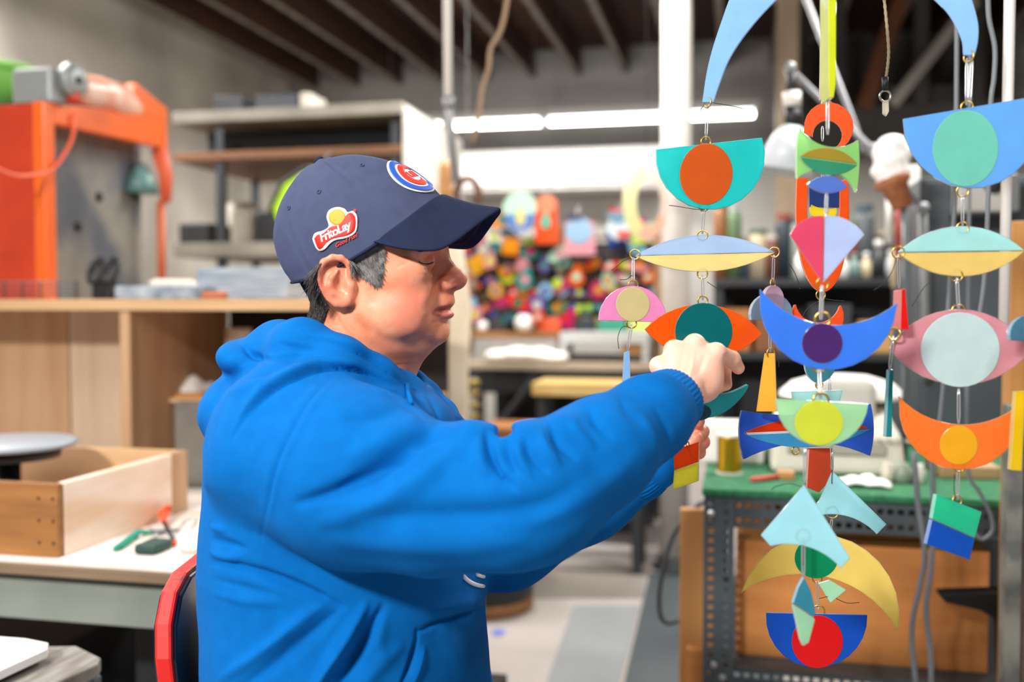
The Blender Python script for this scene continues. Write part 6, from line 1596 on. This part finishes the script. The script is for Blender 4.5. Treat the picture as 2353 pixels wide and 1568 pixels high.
# round emblem on the front panels
fc = cap_pt(.16, .36); f0 = Vector(cap_world([fc])[0])
tu = (Vector(cap_world([cap_pt(.16, .46)])[0]) - Vector(cap_world([cap_pt(.16, .26)])[0])).normalized()
tl = (Vector(cap_world([cap_pt(.26, .36)])[0]) - Vector(cap_world([cap_pt(.06, .36)])[0])).normalized()          # towards the camera
fn_ = tl.cross(tu).normalized(); 
if fn_.dot(Vector(cap_world([fc + E1])[0]) - f0) < 0: fn_ = -fn_
def front_hit(a, b, off):
    p = f0 + tu * b + tl * a + fn_ * .05; h = CAP_BVH.ray_cast(p, -fn_)
    if h[0] is None: return f0 + tu * b + tl * a
    nn = h[1] if h[1].dot(fn_) > 0 else -h[1]
    return h[0] + nn * off
def front_ring(name, r0, r1, m, off, parent, a0=0, a1=360, label=None, sx=1.0):
    V = []; Fs = []; n = 56; K = 6; full = a1 - a0 >= 360
    for j in range(n + (0 if full else 1)):
        w = math.radians(a0 + (a1 - a0) * j / n)
        for k in range(K):
            r = r0 + (r1 - r0) * k / (K - 1); V.append(front_hit(r * math.cos(w) * sx, r * math.sin(w), off))
    N_ = n if full else n + 1
    for j in range(n):
        for k in range(K - 1): Fs.append((j * K + k, ((j + 1) % N_) * K + k, ((j + 1) % N_) * K + k + 1, j * K + k + 1))
    o = mesh_obj(name, V, Fs, m, parent, smooth=True, label=label)
    md = o.modifiers.new('thick', 'SOLIDIFY'); md.thickness = .0008; md.offset = 0
    return o
RL = .0335
fe = front_ring('front_emblem', .0002, RL, M_WHT, .0014, cap, label='round red white and blue front emblem')
front_ring('blue_ring', RL * .72, RL * .93, M_BLU, .0024, fe)
front_ring('red_letter', RL * .36, RL * .62, M_RED, .0024, fe, 218, 502)
V2, Fs2 = text_tris('UBS', RL * .42, 0, RL * .02, .9)
V3 = [front_hit(-x - RL * .05, y, .0026) for x, y in V2]
mesh_obj('lettering', V3, Fs2, M_RED, fe).modifiers.new('thick', 'SOLIDIFY').thickness = .0006
# ================================================================ glass mobiles
M_BRASS = mat('brass', '#b99a4a', .3, metal=.85)
M_WIRE = mat('clear_line', '#b9bcc0', .25, metal=.6)
M_THREAD = mat('black_thread', '#15151a', .7)
def arc(p, q, s, n=14):
    """points from p to q bulging by s px (positive = left of travel in image with v down -> up when going right)"""
    p, q = np.array(p, float), np.array(q, float); d = q - p; L = np.linalg.norm(d); t = d / L; nrm = np.array([t[1], -t[0]])
    if abs(s) < .5: return [tuple(p)]
    R = (L * L / 4 + s * s) / (2 * abs(s)); h = R - abs(s); c = (p + q) / 2 - nrm * math.copysign(h, s) * (1 if abs(s) <= R else -1)
    if abs(s) > L / 2: c = (p + q) / 2 + nrm * math.copysign(abs(s) - R, s)
    a0 = math.atan2(*(p - c)[::-1]); a1 = math.atan2(*(q - c)[::-1]); m = (p + q) / 2 + nrm * s; am = math.atan2(*(m - c)[::-1])
    def unw(a, ref):
        while a - ref > math.pi: a -= 2 * math.pi
        while a - ref < -math.pi: a += 2 * math.pi
        return a
    a0 = unw(a0, am); a1 = unw(a1, am)
    return [tuple(c + R * np.array([math.cos(a), math.sin(a)])) for a in np.linspace(a0, a1, n + 1)[:-1]]
def path(*seg):
    """(point, bulge to next point) ..."""
    out = []
    for i, (p, s) in enumerate(seg): out += arc(p, seg[(i + 1) % len(seg)][0], s)
    return out
def ell2(cx, cy, rx, ry, rot=0, n=32):
    c, s = math.cos(rot), math.sin(rot)
    return [(cx + rx * math.cos(w) * c - ry * math.sin(w) * s, cy + rx * math.cos(w) * s + ry * math.sin(w) * c) for w in np.linspace(0, 2 * math.pi, n + 1)[:-1]]
class Plate:
    """plane through pixel (u,v) at depth d, turned by yaw (right side away when positive) and pitch"""
    def __init__(s, u, v, d, yaw=0.0, pitch=0.0):
        s.o = P(u, v, d)
        s.n = RC @ (Matrix.Rotation(math.radians(yaw), 3, 'Z') @ Matrix.Rotation(math.radians(pitch), 3, 'X') @ Vector((0, -1, 0)))
    def at(s, u, v, off=0.0):
        r = ray(u, v); t = (s.o - CAM).dot(s.n) / r.dot(s.n)
        return CAM + r * t + s.n * off
    def poly(s, pts, off=0.0): return [s.at(u, v, off) for u, v in pts]
def piece(parent, pl, pts, col, name='glass_plate', th=.0042, off=0.0, clear=.14, label=None, rough=.2):
    h = col.lstrip('#'); pale = '#' + ''.join('%02x' % int(int(h[i:i + 2], 16) * .35 + 255 * .65) for i in (0, 2, 4))  # paler side faces: clear rim, with edge highlights put into the colour
    return MB().prism(pl.poly(pts, off), pl.n, th).build(name, glass(col + str(rough), col, clear, rough), parent, side=glass(pale, pale, .35, .05), bevel=.0007, label=label)
def ring(parent, pl, u, v, r=.0062, w=.0010, off=0.0, turn=0.0):
    c = pl.at(u, v, off); a = (pl.at(u + 1, v, off) - c).normalized(); n = pl.n; up = n.cross(a); a2 = (a * math.cos(turn) + n * math.sin(turn))
    return MB().tube([c + (a2 * math.cos(t) + up * math.sin(t)) * r for t in np.linspace(0, 2 * math.pi, 22)[:-1]], w, 7, closed=True).build('jump_ring', M_BRASS, parent, smooth=True)
def line(parent, a, b, r=.0007, gap=.0026):
    """double clear hanging line between two points"""
    a, b = Vector(a), Vector(b); t = (b - a).normalized(); s = t.cross(Vector((RC @ Vector((0, 1, 0))))).normalized() * gap / 2
    MB().tube([a - s * .3, a * .8 + b * .2 - s, a * .2 + b * .8 - s, b - s * .3], r, 6).build('hanging_line', M_WIRE, parent, smooth=True)
    MB().tube([a + s * .3, a * .8 + b * .2 + s, a * .2 + b * .8 + s, b + s * .3], r, 6).build('hanging_line', M_WIRE, parent, smooth=True)
def thread(parent, pts, d, r=.00045, dz=0.0):
    q = spline([(u, v) for u, v in pts], 6); MB().tube([P(u, v, d + dz * i / len(q)) for i, (u, v) in enumerate(q)], r, 5).build('thread_end', M_THREAD, parent, smooth=True)
def knot(parent, u, v, d, r=.0014): 
    c = P(u, v, d); MB().lathe([(.0002, -r), (r * .8, -r * .5), (r, 0), (r * .8, r * .5), (.0002, r)], c, 8).build('knot', M_THREAD, parent, smooth=True)

# ---------------- mobile one: the big arch with a left and a right string
A = empty('glass_mobile', P(1925, -140, 1.17), 'large hanging glass mobile on a pale blue arch, the one being assembled', 'mobile')
ARCH = Plate(1925, 0, 1.17, yaw=-27)
LB = '#7fb0e4'
outer = spline([(1614, 236), (1628, 150), (1655, 60), (1695, -40), (1760, -120), (1850, -175), (1950, -190), (2060, -165), (2150, -110), (2215, -40), (2245, 40), (2248, 90), (2240, 128)], 5)
inner = spline([(2213, 128), (2208, 90), (2180, 35), (2138, -8), (2080, -55), (2000, -88), (1920, -85), (1845, -45), (1785, 0), (1725, 65), (1680, 130), (1655, 190), (1640, 236)], 5)
piece(A, ARCH, outer + inner, LB, 'arch', clear=.06, rough=.6)
hp = ARCH.at(1930, -180); MB().tube([hp, Vector((hp.x, hp.y, CEIL + .05))], .0012, 6).build('hanging_line', M_WIRE, A)
DL = ARCH.at(1626, 232); dL = (RC.transposed() @ (DL - CAM)).y; dR = (RC.transposed() @ (ARCH.at(2226, 125) - CAM)).y
def rings_line(parent, pa, a, pb, b):
    ring(parent, pa, *a); ring(parent, pb, *b); line(parent, pa.at(*a), pb.at(*b))
# left string
p1 = Plate(1625, 400, dL, yaw=12); d1 = dL
ring(A, ARCH, 1626, 236, turn=.6)
piece(A, p1, path(((1507, 344), 0), ((1750, 317), 152)), '#27c4c4', clear=.22, label='teal half disc')
piece(A, p1, ell2(1621, 401, 61, 71, .1), '#f0682a', 'inlay_disc', .0052, clear=.03)
ring(A, p1, 1622, 326); line(A, ARCH.at(1626, 240), p1.at(1622, 322)); ring(A, p1, 1617, 474)
thread(A, [(1614, 482), (1590, 480), (1560, 475), (1537, 472)], d1); knot(A, 1612, 484, d1)
thread(A, [(1630, 235), (1660, 240), (1690, 245), (1715, 253)], d1); thread(A, [(1618, 240), (1608, 255), (1602, 270)], d1)
p2 = Plate(1615, 585, dL, yaw=-4)
piece(A, p2, path(((1459, 588), 44), ((1780, 580), 0)), '#b5cdea', clear=.3, label='pale blue upper half of the lens')
piece(A, p2, path(((1780, 581), 40), ((1459, 589), 0)), '#fdeaa2', clear=.12, label='pale yellow lower half of the lens')
for u, v in ((1614, 541), (1614, 629), (1459, 585), (1779, 580)): ring(A, p2, u, v, turn=.3)
line(A, p1.at(1617, 478), p2.at(1614, 538))
thread(A, [(1450, 592), (1432, 600), (1418, 612), (1405, 622)], d1); thread(A, [(1784, 594), (1805, 600), (1822, 620), (1833, 645), (1838, 662)], d1); knot(A, 1838, 663, d1, .001)
thread(A, [(1625, 648), (1640, 658), (1655, 664), (1672, 659)], d1); knot(A, 1672, 659, d1, .001)
p3 = Plate(1617, 755, dL, yaw=3)
piece(A, p3, path(((1481, 757), 62), ((1751, 767), 62)), '#ff6a13', clear=.06, label='orange eye shape')
piece(A, p3, ell2(1616, 762, 66, 66), '#0d6a6e', 'inlay_disc', .0054, clear=.02, label='dark teal disc')
ring(A, p3, 1615, 692); line(A, p2.at(1614, 633), p3.at(1615, 690))
# side hangers left string
q1 = Plate(1452, 700, dL, yaw=8)
piece(A, q1, path(((1375, 737), 82), ((1531, 741), 0)), '#dc8fbb', clear=.12, label='pink half disc')
piece(A, q1, ell2(1453, 700, 39, 40), '#ccc98f', 'inlay_disc', .0052, clear=.08)
ring(A, q1, 1455, 656); ring(A, q1, 1451, 743); line(A, p2.at(1455, 592), q1.at(1455, 652)); thread(A, [(1452, 632), (1440, 642), (1424, 643)], d1)
q2 = Plate(1440, 860, dL, yaw=72)
piece(A, Plate(1440, 860, dL, yaw=0), [(1434, 810), (1446, 806), (1449, 920), (1428, 920)], '#8fc0ea', 'glass_spike', .010, clear=.2)
line(A, q1.at(1451, 746), P(1442, 808, dL)); thread(A, [(1448, 752), (1430, 752), (1420, 775), (1422, 802)], d1)
q3 = Plate(1772, 700, dL, yaw=48)
piece(A, q3, path(((1724, 736), 62), ((1817, 736), 0)), '#93aecb', clear=.3, label='grey blue half disc')
piece(A, q3, ell2(1775, 690, 23, 34), '#d9b7d2', 'inlay_disc', .0052, clear=.15)
ring(A, q3, 1776, 653); line(A, p2.at(1778, 586), q3.at(1776, 650))
piece(A, Plate(1765, 880, dL, yaw=-25), [(1757, 812), (1781, 812), (1786, 946), (1738, 946)], '#ffc34a', 'glass_spike', .0042, clear=.1, label='amber yellow spike')
q4 = Plate(1770, 815, dL, yaw=30); ring(A, q4, 1771, 812); line(A, q3.at(1768, 740), q4.at(1770, 810)); thread(A, [(1780, 800), (1788, 820), (1790, 845)], d1)
# the crescent in the hand and the little rectangle below
hc = Plate(1650, 925, 1.236, yaw=25, pitch=18)
piece(A, hc, spline([(1578, 938), (1610, 918), (1640, 908), (1675, 902), (1700, 892), (1718, 884), (1708, 905), (1680, 935), (1650, 953), (1620, 960), (1585, 962)], 4)[:-1], '#1a9aa4', 'glass_plate', .0045, clear=.1, label='dark teal crescent in the hand')
piece(A, hc, ell2(1600, 946, 32, 20), '#0d4f57', 'inlay_disc', .0054, clear=.05)
rp = Plate(1577, 1070, 1.225, yaw=-22)
piece(A, rp, [(1549, 1035), (1607, 1015), (1606, 1062), (1550, 1080)], '#ee5a16', clear=.12, th=.006, label='orange top half of the rectangle')
piece(A, rp, [(1550, 1081), (1606, 1063), (1605, 1106), (1547, 1125)], '#e3dc4a', clear=.12, th=.006, label='yellow lower half of the rectangle')
ring(A, rp, 1576, 1021, .004, .0008); thread(A, [(1578, 985), (1577, 1005), (1576, 1022)], 1.225); thread(A, [(1571, 1000), (1576, 1020), (1585, 1040), (1592, 1055)], 1.222); knot(A, 1577, 1018, 1.223)
# right string
g1 = Plate(2216, 340, dR, yaw=-16)
piece(A, g1, path(((2074, 274), 0), ((2380, 222), 186)), '#6fb2f2', clear=.14, label='sky blue half disc')
piece(A, g1, ell2(2218, 342, 76, 88, .06), '#6fc0ac', 'inlay_disc', .0052, clear=.06, label='sea green disc')
ring(A, ARCH, 2226, 130, turn=.6); ring(A, g1, 2222, 246); line(A, ARCH.at(2222, 134), g1.at(2221, 242)); ring(A, g1, 2212, 440); line(A, ARCH.at(2234, 134), g1.at(2228, 242))
g2 = Plate(2205, 580, dR, yaw=4)
piece(A, g2, path(((2063, 580), 58), ((2352, 576), 0)), '#a5d6d6', clear=.12, label='pale teal upper half of the lens')
piece(A, g2, path(((2352, 578), 56), ((2063, 582), 0)), '#fbe089', clear=.06, label='yellow lower half of the lens')
for u, v in ((2212, 524), (2198, 634), (2064, 580)): ring(A, g2, u, v, turn=.3)
line(A, g1.at(2212, 444), g2.at(2212, 520)); 
g3 = Plate(2205, 808, dR, yaw=-6)
piece(A, g3, path(((2042, 800), 92), ((2368, 806), 82)), '#c98f99', clear=.18, label='dusty rose eye shape')
piece(A, g3, ell2(2205, 804, 91, 86), '#c3e0e0', 'inlay_disc', .0054, clear=.06, label='pale blue disc')
ring(A, g3, 2203, 716, .0075); line(A, g2.at(2199, 638), g3.at(2203, 712), .0009); thread(A, [(2145, 640), (2120, 665), (2105, 690), (2095, 705)], dR)
g4 = Plate(2200, 1000, dR, yaw=-14)
piece(A, g4, path(((2064, 910), -60), ((2352, 922), 0), ((2350, 936), 150), ((2066, 924), 0)), '#ff8a3a', clear=.12, label='orange crescent')
piece(A, g4, ell2(2202, 1023, 44, 45), '#fdc12c', 'inlay_disc', .0052, clear=.05)
line(A, g3.at(2203, 893), g4.at(2203, 975)); ring(A, g4, 2203, 1072)
g5 = Plate(2188, 1210, dR, yaw=18)
piece(A, g5, [(2148, 1135), (2252, 1176), (2236, 1236), (2138, 1192)], '#2cc29a', th=.006, clear=.1, label='sea green top of the rectangle')
piece(A, g5, [(2138, 1194), (2236, 1238), (2224, 1286), (2125, 1250)], '#1058c0', th=.006, clear=.05, label='blue lower half of the rectangle')
ring(A, g5, 2199, 1152); line(A, g4.at(2203, 1076), g5.at(2199, 1150)); thread(A, [(2193, 1090), (2192, 1120), (2196, 1150)], dR)
# right string: side hangers seen edge on
e1_ = Plate(2070, 715, dR, yaw=80)
piece(A, Plate(2070, 715, dR, yaw=0), [(2062, 668), (2070, 664), (2079, 758), (2060, 758)], '#e3201a', 'glass_plate', .024, clear=.1)
line(A, g2.at(2064, 584), P(2066, 664, dR)); thread(A, [(2062, 590), (2050, 625), (2030, 650), (2008, 668)], dR); ring(A, Plate(2056, 764, dR), 2056, 768, .007, .0012, turn=.9)
piece(A, Plate(2040, 925, dR + .02), [(2040, 850), (2049, 850), (2046, 1004), (2032, 1004)], '#1d8087', 'glass_spike', .010, clear=.1)
line(A, P(2053, 772, dR), P(2044, 852, dR + .01))
piece(A, Plate(2345, 735, dR - .02, yaw=40), path(((2318, 782), 62), ((2404, 790), 0)), '#4fa3c8', clear=.25)
piece(A, Plate(2335, 990, dR - .03), [(2330, 900), (2352, 898), (2344, 1082), (2318, 1080)], '#f2d21e', 'glass_spike', .008, clear=.15)

# ---------------- mobile two: sharp string behind
B = empty('glass_mobile', P(1893, 90, 1.30), 'narrow glass mobile with orange oval and large yellow crescent', 'mobile')
dB = 1.28
MB().tube([P(1893, 230, dB), P(1894, 100, dB), Vector((P(1894, 0, dB).x, P(1894, 0, dB).y, CEIL + .03))], .0008, 6).build('hanging_line', M_WIRE, B)
piece(B, Plate(1889, 170, dB), [(1886, 108), (1895, 106), (1894, 230), (1884, 230)], '#cdbb86', 'glass_strip', .010, clear=.2)
m1 = Plate(1893, 290, dB, yaw=-18)
piece(B, m1, path(((1846, 305), 0), ((1848, 300), 86), ((1938, 338), 0), ((1918, 340), -52), ((1868, 316), 0)), '#f2602c', clear=.1, label='orange arch')
line(B, P(1890, 232, dB), m1.at(1890, 255)); line(B, P(1890, 290, dB), P(1890, 325, dB))
m2 = Plate(1890, 540, dB, yaw=10)
O_ = spline([(1830, 408), (1828, 500), (1836, 580), (1850, 630), (1868, 660), (1888, 672), (1910, 662), (1930, 630), (1944, 570), (1950, 500), (1948, 412)], 4)
I_ = spline([(1928, 416), (1928, 490), (1922, 560), (1908, 610), (1890, 628), (1872, 610), (1860, 560), (1854, 490), (1856, 410)], 4)
piece(B, m2, O_ + I_, '#f5621f', clear=.08, label='tall orange U shape')
piece(B, m2, [(1857, 425), (1927, 428), (1926, 478), (1858, 476)], '#2c3f7a', 'inlay_plate', .004, .0003, clear=.2)
piece(B, m2, path(((1862, 470), -6), ((1920, 478), 3), ((1916, 500), 6), ((1864, 496), 3)), '#ecd62a', 'inlay_plate', .005, clear=.15, label='yellow fish shape')
ring(B, m2, 1886, 678); line(B, P(1890, 340, dB), P(1890, 425, dB)); line(B, m2.at(1886, 682), P(1884, 735, dB)); thread(B, [(1885, 690), (1865, 702), (1850, 716), (1845, 730)], dB); thread(B, [(1890, 686), (1915, 690), (1940, 692)], dB)
m3 = Plate(1880, 740, dB + .01, yaw=6)
piece(B, m3, path(((1824, 701), 0), ((1828, 700), -40), ((1928, 704), 0), ((1932, 702), 88)), '#f2602c', clear=.1, label='small orange crescent')
m4 = Plate(1878, 860, dB, yaw=12)
piece(B, m4, path(((1848, 836), 0), ((1920, 838), 8), ((1886, 880), 8), ((1874, 880), 8)), '#3f8496', clear=.15, label='dark teal shield')
ring(B, m4, 1882, 884, .005); line(B, m3.at(1882, 792), m4.at(1882, 838)); line(B, m4.at(1905, 842), P(1912, 1080, dB))
m5 = Plate(1876, 912, dB)
piece(B, m5, [(1818, 900), (1936, 896), (1928, 928), (1822, 930)], '#9cc9c9', clear=.3, label='pale teal strip')
m6 = Plate(1852, 990, dB, yaw=14)
piece(B, m6, path(((1703, 943), -18), ((1999, 928), 8), ((1998, 1048), -34), ((1708, 1056), 8)), '#2f62c4', clear=.08, th=.004, label='cobalt rectangle with curved sides')
piece(B, m6, path(((1706, 995), 30), ((1998, 985), 0)), '#ee3a12', 'inlay_plate', .0052, clear=.02, label='red upper lens half')
piece(B, m6, path(((1998, 987), 36), ((1706, 997), 0)), '#3f97c9', 'inlay_plate', .0052, clear=.04, label='blue lower lens half')
piece(B, m6, [(1712, 994), (1812, 990), (1812, 996), (1716, 1000)], '#e8eef0', 'inlay_plate', .0056, clear=.05)
ring(B, m6, 1828, 1036, .005); ring(B, m6, 1998, 985, .004)
m7 = Plate(1884, 1080, dB + .015, yaw=30)
piece(B, m7, [(1857, 1030), (1912, 1030), (1908, 1100), (1880, 1132), (1852, 1120)], '#c9502c', clear=.12, label='rust orange vertical strip')
m8 = Plate(1955, 1160, dB, yaw=-10)
piece(B, m8, path(((1912, 1082), 0), ((2037, 1205), 0), ((2014, 1228), -20), ((1876, 1186), 6), ((1882, 1150), 0)), '#9ed3dc', clear=.12, label='pale blue boomerang, rear one')
ring(B, m8, 1912, 1178, .0075); line(B, P(1912, 1040, dB), m8.at(1912, 1084)); thread(B, [(1911, 1050), (1912, 1080), (1911, 1112)], dB)
m9 = Plate(1880, 1320, dB + .03, yaw=-20)
piece(B, m9, path(((1703, 1362), 172), ((2065, 1440), 0), ((2060, 1446), -80)), '#ffe680', clear=.04, label='large yellow crescent')
piece(B, m9, ell2(1876, 1282, 50, 47), '#0d8a5c', 'inlay_disc', .0054, clear=.03, label='green disc')
line(B, m8.at(1912, 1190), m9.at(1905, 1240)); MB().tube([P(1847, 1236, dB), P(1846, 1300, dB)], .0012, 6).build('thread_end', M_THREAD, B)
m10 = Plate(1912, 1360, dB, yaw=-20)
piece(B, m10, [(1880, 1340), (1905, 1332), (1945, 1356), (1908, 1386)], '#a9d9bb', clear=.2, label='mint triangle')
m11 = Plate(1877, 1470, dB, yaw=-14)
piece(B, m11, path(((1760, 1408), 0), ((1993, 1413), 124)), '#1450b4', clear=.06, label='cobalt half disc')
piece(B, m11, ell2(1878, 1474, 59, 61), '#e3191c', 'inlay_disc', .0054, clear=.03, label='red disc')
ring(B, m11, 1881, 1405, .0075); ring(B, m9, 1878, 1330, .006); line(B, m9.at(1878, 1334), m11.at(1880, 1402)); thread(B, [(1882, 1376), (1910, 1372), (1945, 1386), (1975, 1385)], dB)

# ---------------- mobile three: blurred string in front
E = empty('glass_mobile', P(1903, 0, 1.05), 'blurred glass mobile nearest the camera with blue crescent and green half disc', 'mobile')
dE = 1.06
n0 = Plate(1902, 100, dE + .04)
piece(E, n0, [(1893, -120), (1912, -120), (1911, 200), (1906, 232), (1897, 232), (1894, 200)], '#c8d42a', 'arch', .030, clear=.06, label='lime green arch seen edge on')
tp_ = P(1902, -110, dE + .04); MB().tube([tp_, Vector((tp_.x, tp_.y, CEIL + .03))], .001, 6).build('hanging_line', M_WIRE, E)
n1 = Plate(1902, 375, dE + .04, yaw=18)
piece(E, n1, path(((1835, 292), -30), ((1971, 322), 4), ((1966, 444), -36), ((1830, 412), 4)), '#9ed68a', clear=.4, label='pale green square with curved sides')
piece(E, n1, path(((1836, 360), 28), ((1968, 378), 0)), '#b79a3c', 'inlay_plate', .005, clear=.15)
piece(E, n1, path(((1968, 380), 32), ((1836, 362), 0)), '#3f9c7c', 'inlay_plate', .005, clear=.12)
line(E, P(1902, 232, dE + .04), n1.at(1902, 310), .001)
n1b = Plate(1900, 425, dE + .04, yaw=10)
piece(E, n1b, path(((1854, 424), 22), ((1946, 430), 18)), '#5f7fcb', clear=.2, label='blue lens')
line(E, n1b.at(1900, 440), P(1898, 500, dE), .001)
n2 = Plate(1898, 570, dE, yaw=-8)
piece(E, n2, path(((1814, 540), 14), ((1893, 497), 0), ((1890, 650), 0)), '#c94a6a', clear=.12, label='raspberry half of the fan')
piece(E, n2, path(((1895, 497), 14), ((1986, 540), 0), ((1892, 650), 0)), '#aebfe0', clear=.14, label='pale blue half of the fan')
ring(E, n2, 1890, 652, .006); line(E, n2.at(1889, 655), P(1887, 735, dE), .001)
n3 = Plate(1898, 770, dE, yaw=-12)
piece(E, n3, path(((1746, 664), -68), ((2064, 694), 0), ((2060, 706), 158), ((1746, 680), 0)), '#3f7fe0', clear=.2, label='blue crescent')
piece(E, n3, ell2(1889, 789, 47, 46), '#4a2a6a', 'inlay_disc', .0054, clear=.06, label='purple disc')
ring(E, n3, 1890, 735, .0078, .0014); ring(E, n3, 1882, 838, .0078, .0014)
n4 = Plate(1888, 970, dE - .01, yaw=4)
piece(E, n4, path(((1783, 916), 0), ((1994, 928), 104)), '#b2e4b6', clear=.32, label='mint green half disc')
piece(E, n4, ell2(1880, 972, 56, 52), '#d9dc48', 'inlay_disc', .0052, clear=.12, label='lime yellow disc')
ring(E, n4, 1886, 922, .0085, .0014); line(E, n3.at(1882, 842), n4.at(1886, 918), .0008)
n5 = Plate(1852, 1215, dE, yaw=-12)
piece(E, n5, path(((1848, 1114), 0), ((1953, 1282), 0), ((1932, 1306), -24), ((1770, 1255), 0), ((1748, 1230), 0)), '#a5dbe6', clear=.14, label='pale blue boomerang, front one')
line(E, n4.at(1850, 1032), n5.at(1850, 1118), .0008); ring(E, n5, 1845, 1232, .007); thread(E, [(1846, 1120), (1815, 1112), (1785, 1118), (1772, 1126)], dE)
line(E, n5.at(1846, 1236), P(1846, 1330, dE), .0008)
n6 = Plate(1848, 1405, dE, yaw=25)
piece(E, n6, [(1845, 1326), (1862, 1360), (1872, 1408), (1866, 1416), (1820, 1386), (1832, 1350)], '#3c96ae', clear=.14, label='teal upper half of the kite')
piece(E, n6, [(1820, 1388), (1866, 1418), (1870, 1424), (1856, 1476), (1844, 1484), (1838, 1470)], '#a9dcbb', clear=.14, label='mint lower half of the kite')
# key ring on a twisted cord between the strings
K_ = empty('key_cord', P(2036, 200, 1.22), 'twisted cord with a black crimp, ring and pale tag', 'key cord')
pts = [P(u, v, 1.22) for u, v in spline([(2026, -60), (2032, 0), (2038, 60), (2042, 120), (2038, 165), (2034, 185)], 8)]; pts = [Vector((pts[0].x, pts[0].y, CEIL + .02))] + pts
MB().tube(pts, [.0016 + .0006 * (i % 2) for i in range(len(pts))], 6).build('cord', mat('cord_gold', '#8a7a5c', .6), K_, smooth=True)
MB().tube([P(2034, 178, 1.22), P(2034, 208, 1.22)], [.0042, .0036], 10).build('crimp', M_BLACK, K_, smooth=True)
ring(K_, Plate(2034, 221, 1.22), 2034, 221, .0068, .0014).data.materials[0] = M_CHROME
piece(K_, Plate(2034, 250, 1.22), [(2028, 232), (2041, 230), (2042, 256), (2036, 268), (2028, 262)], '#f3ead8', 'tag', .004, clear=.1)
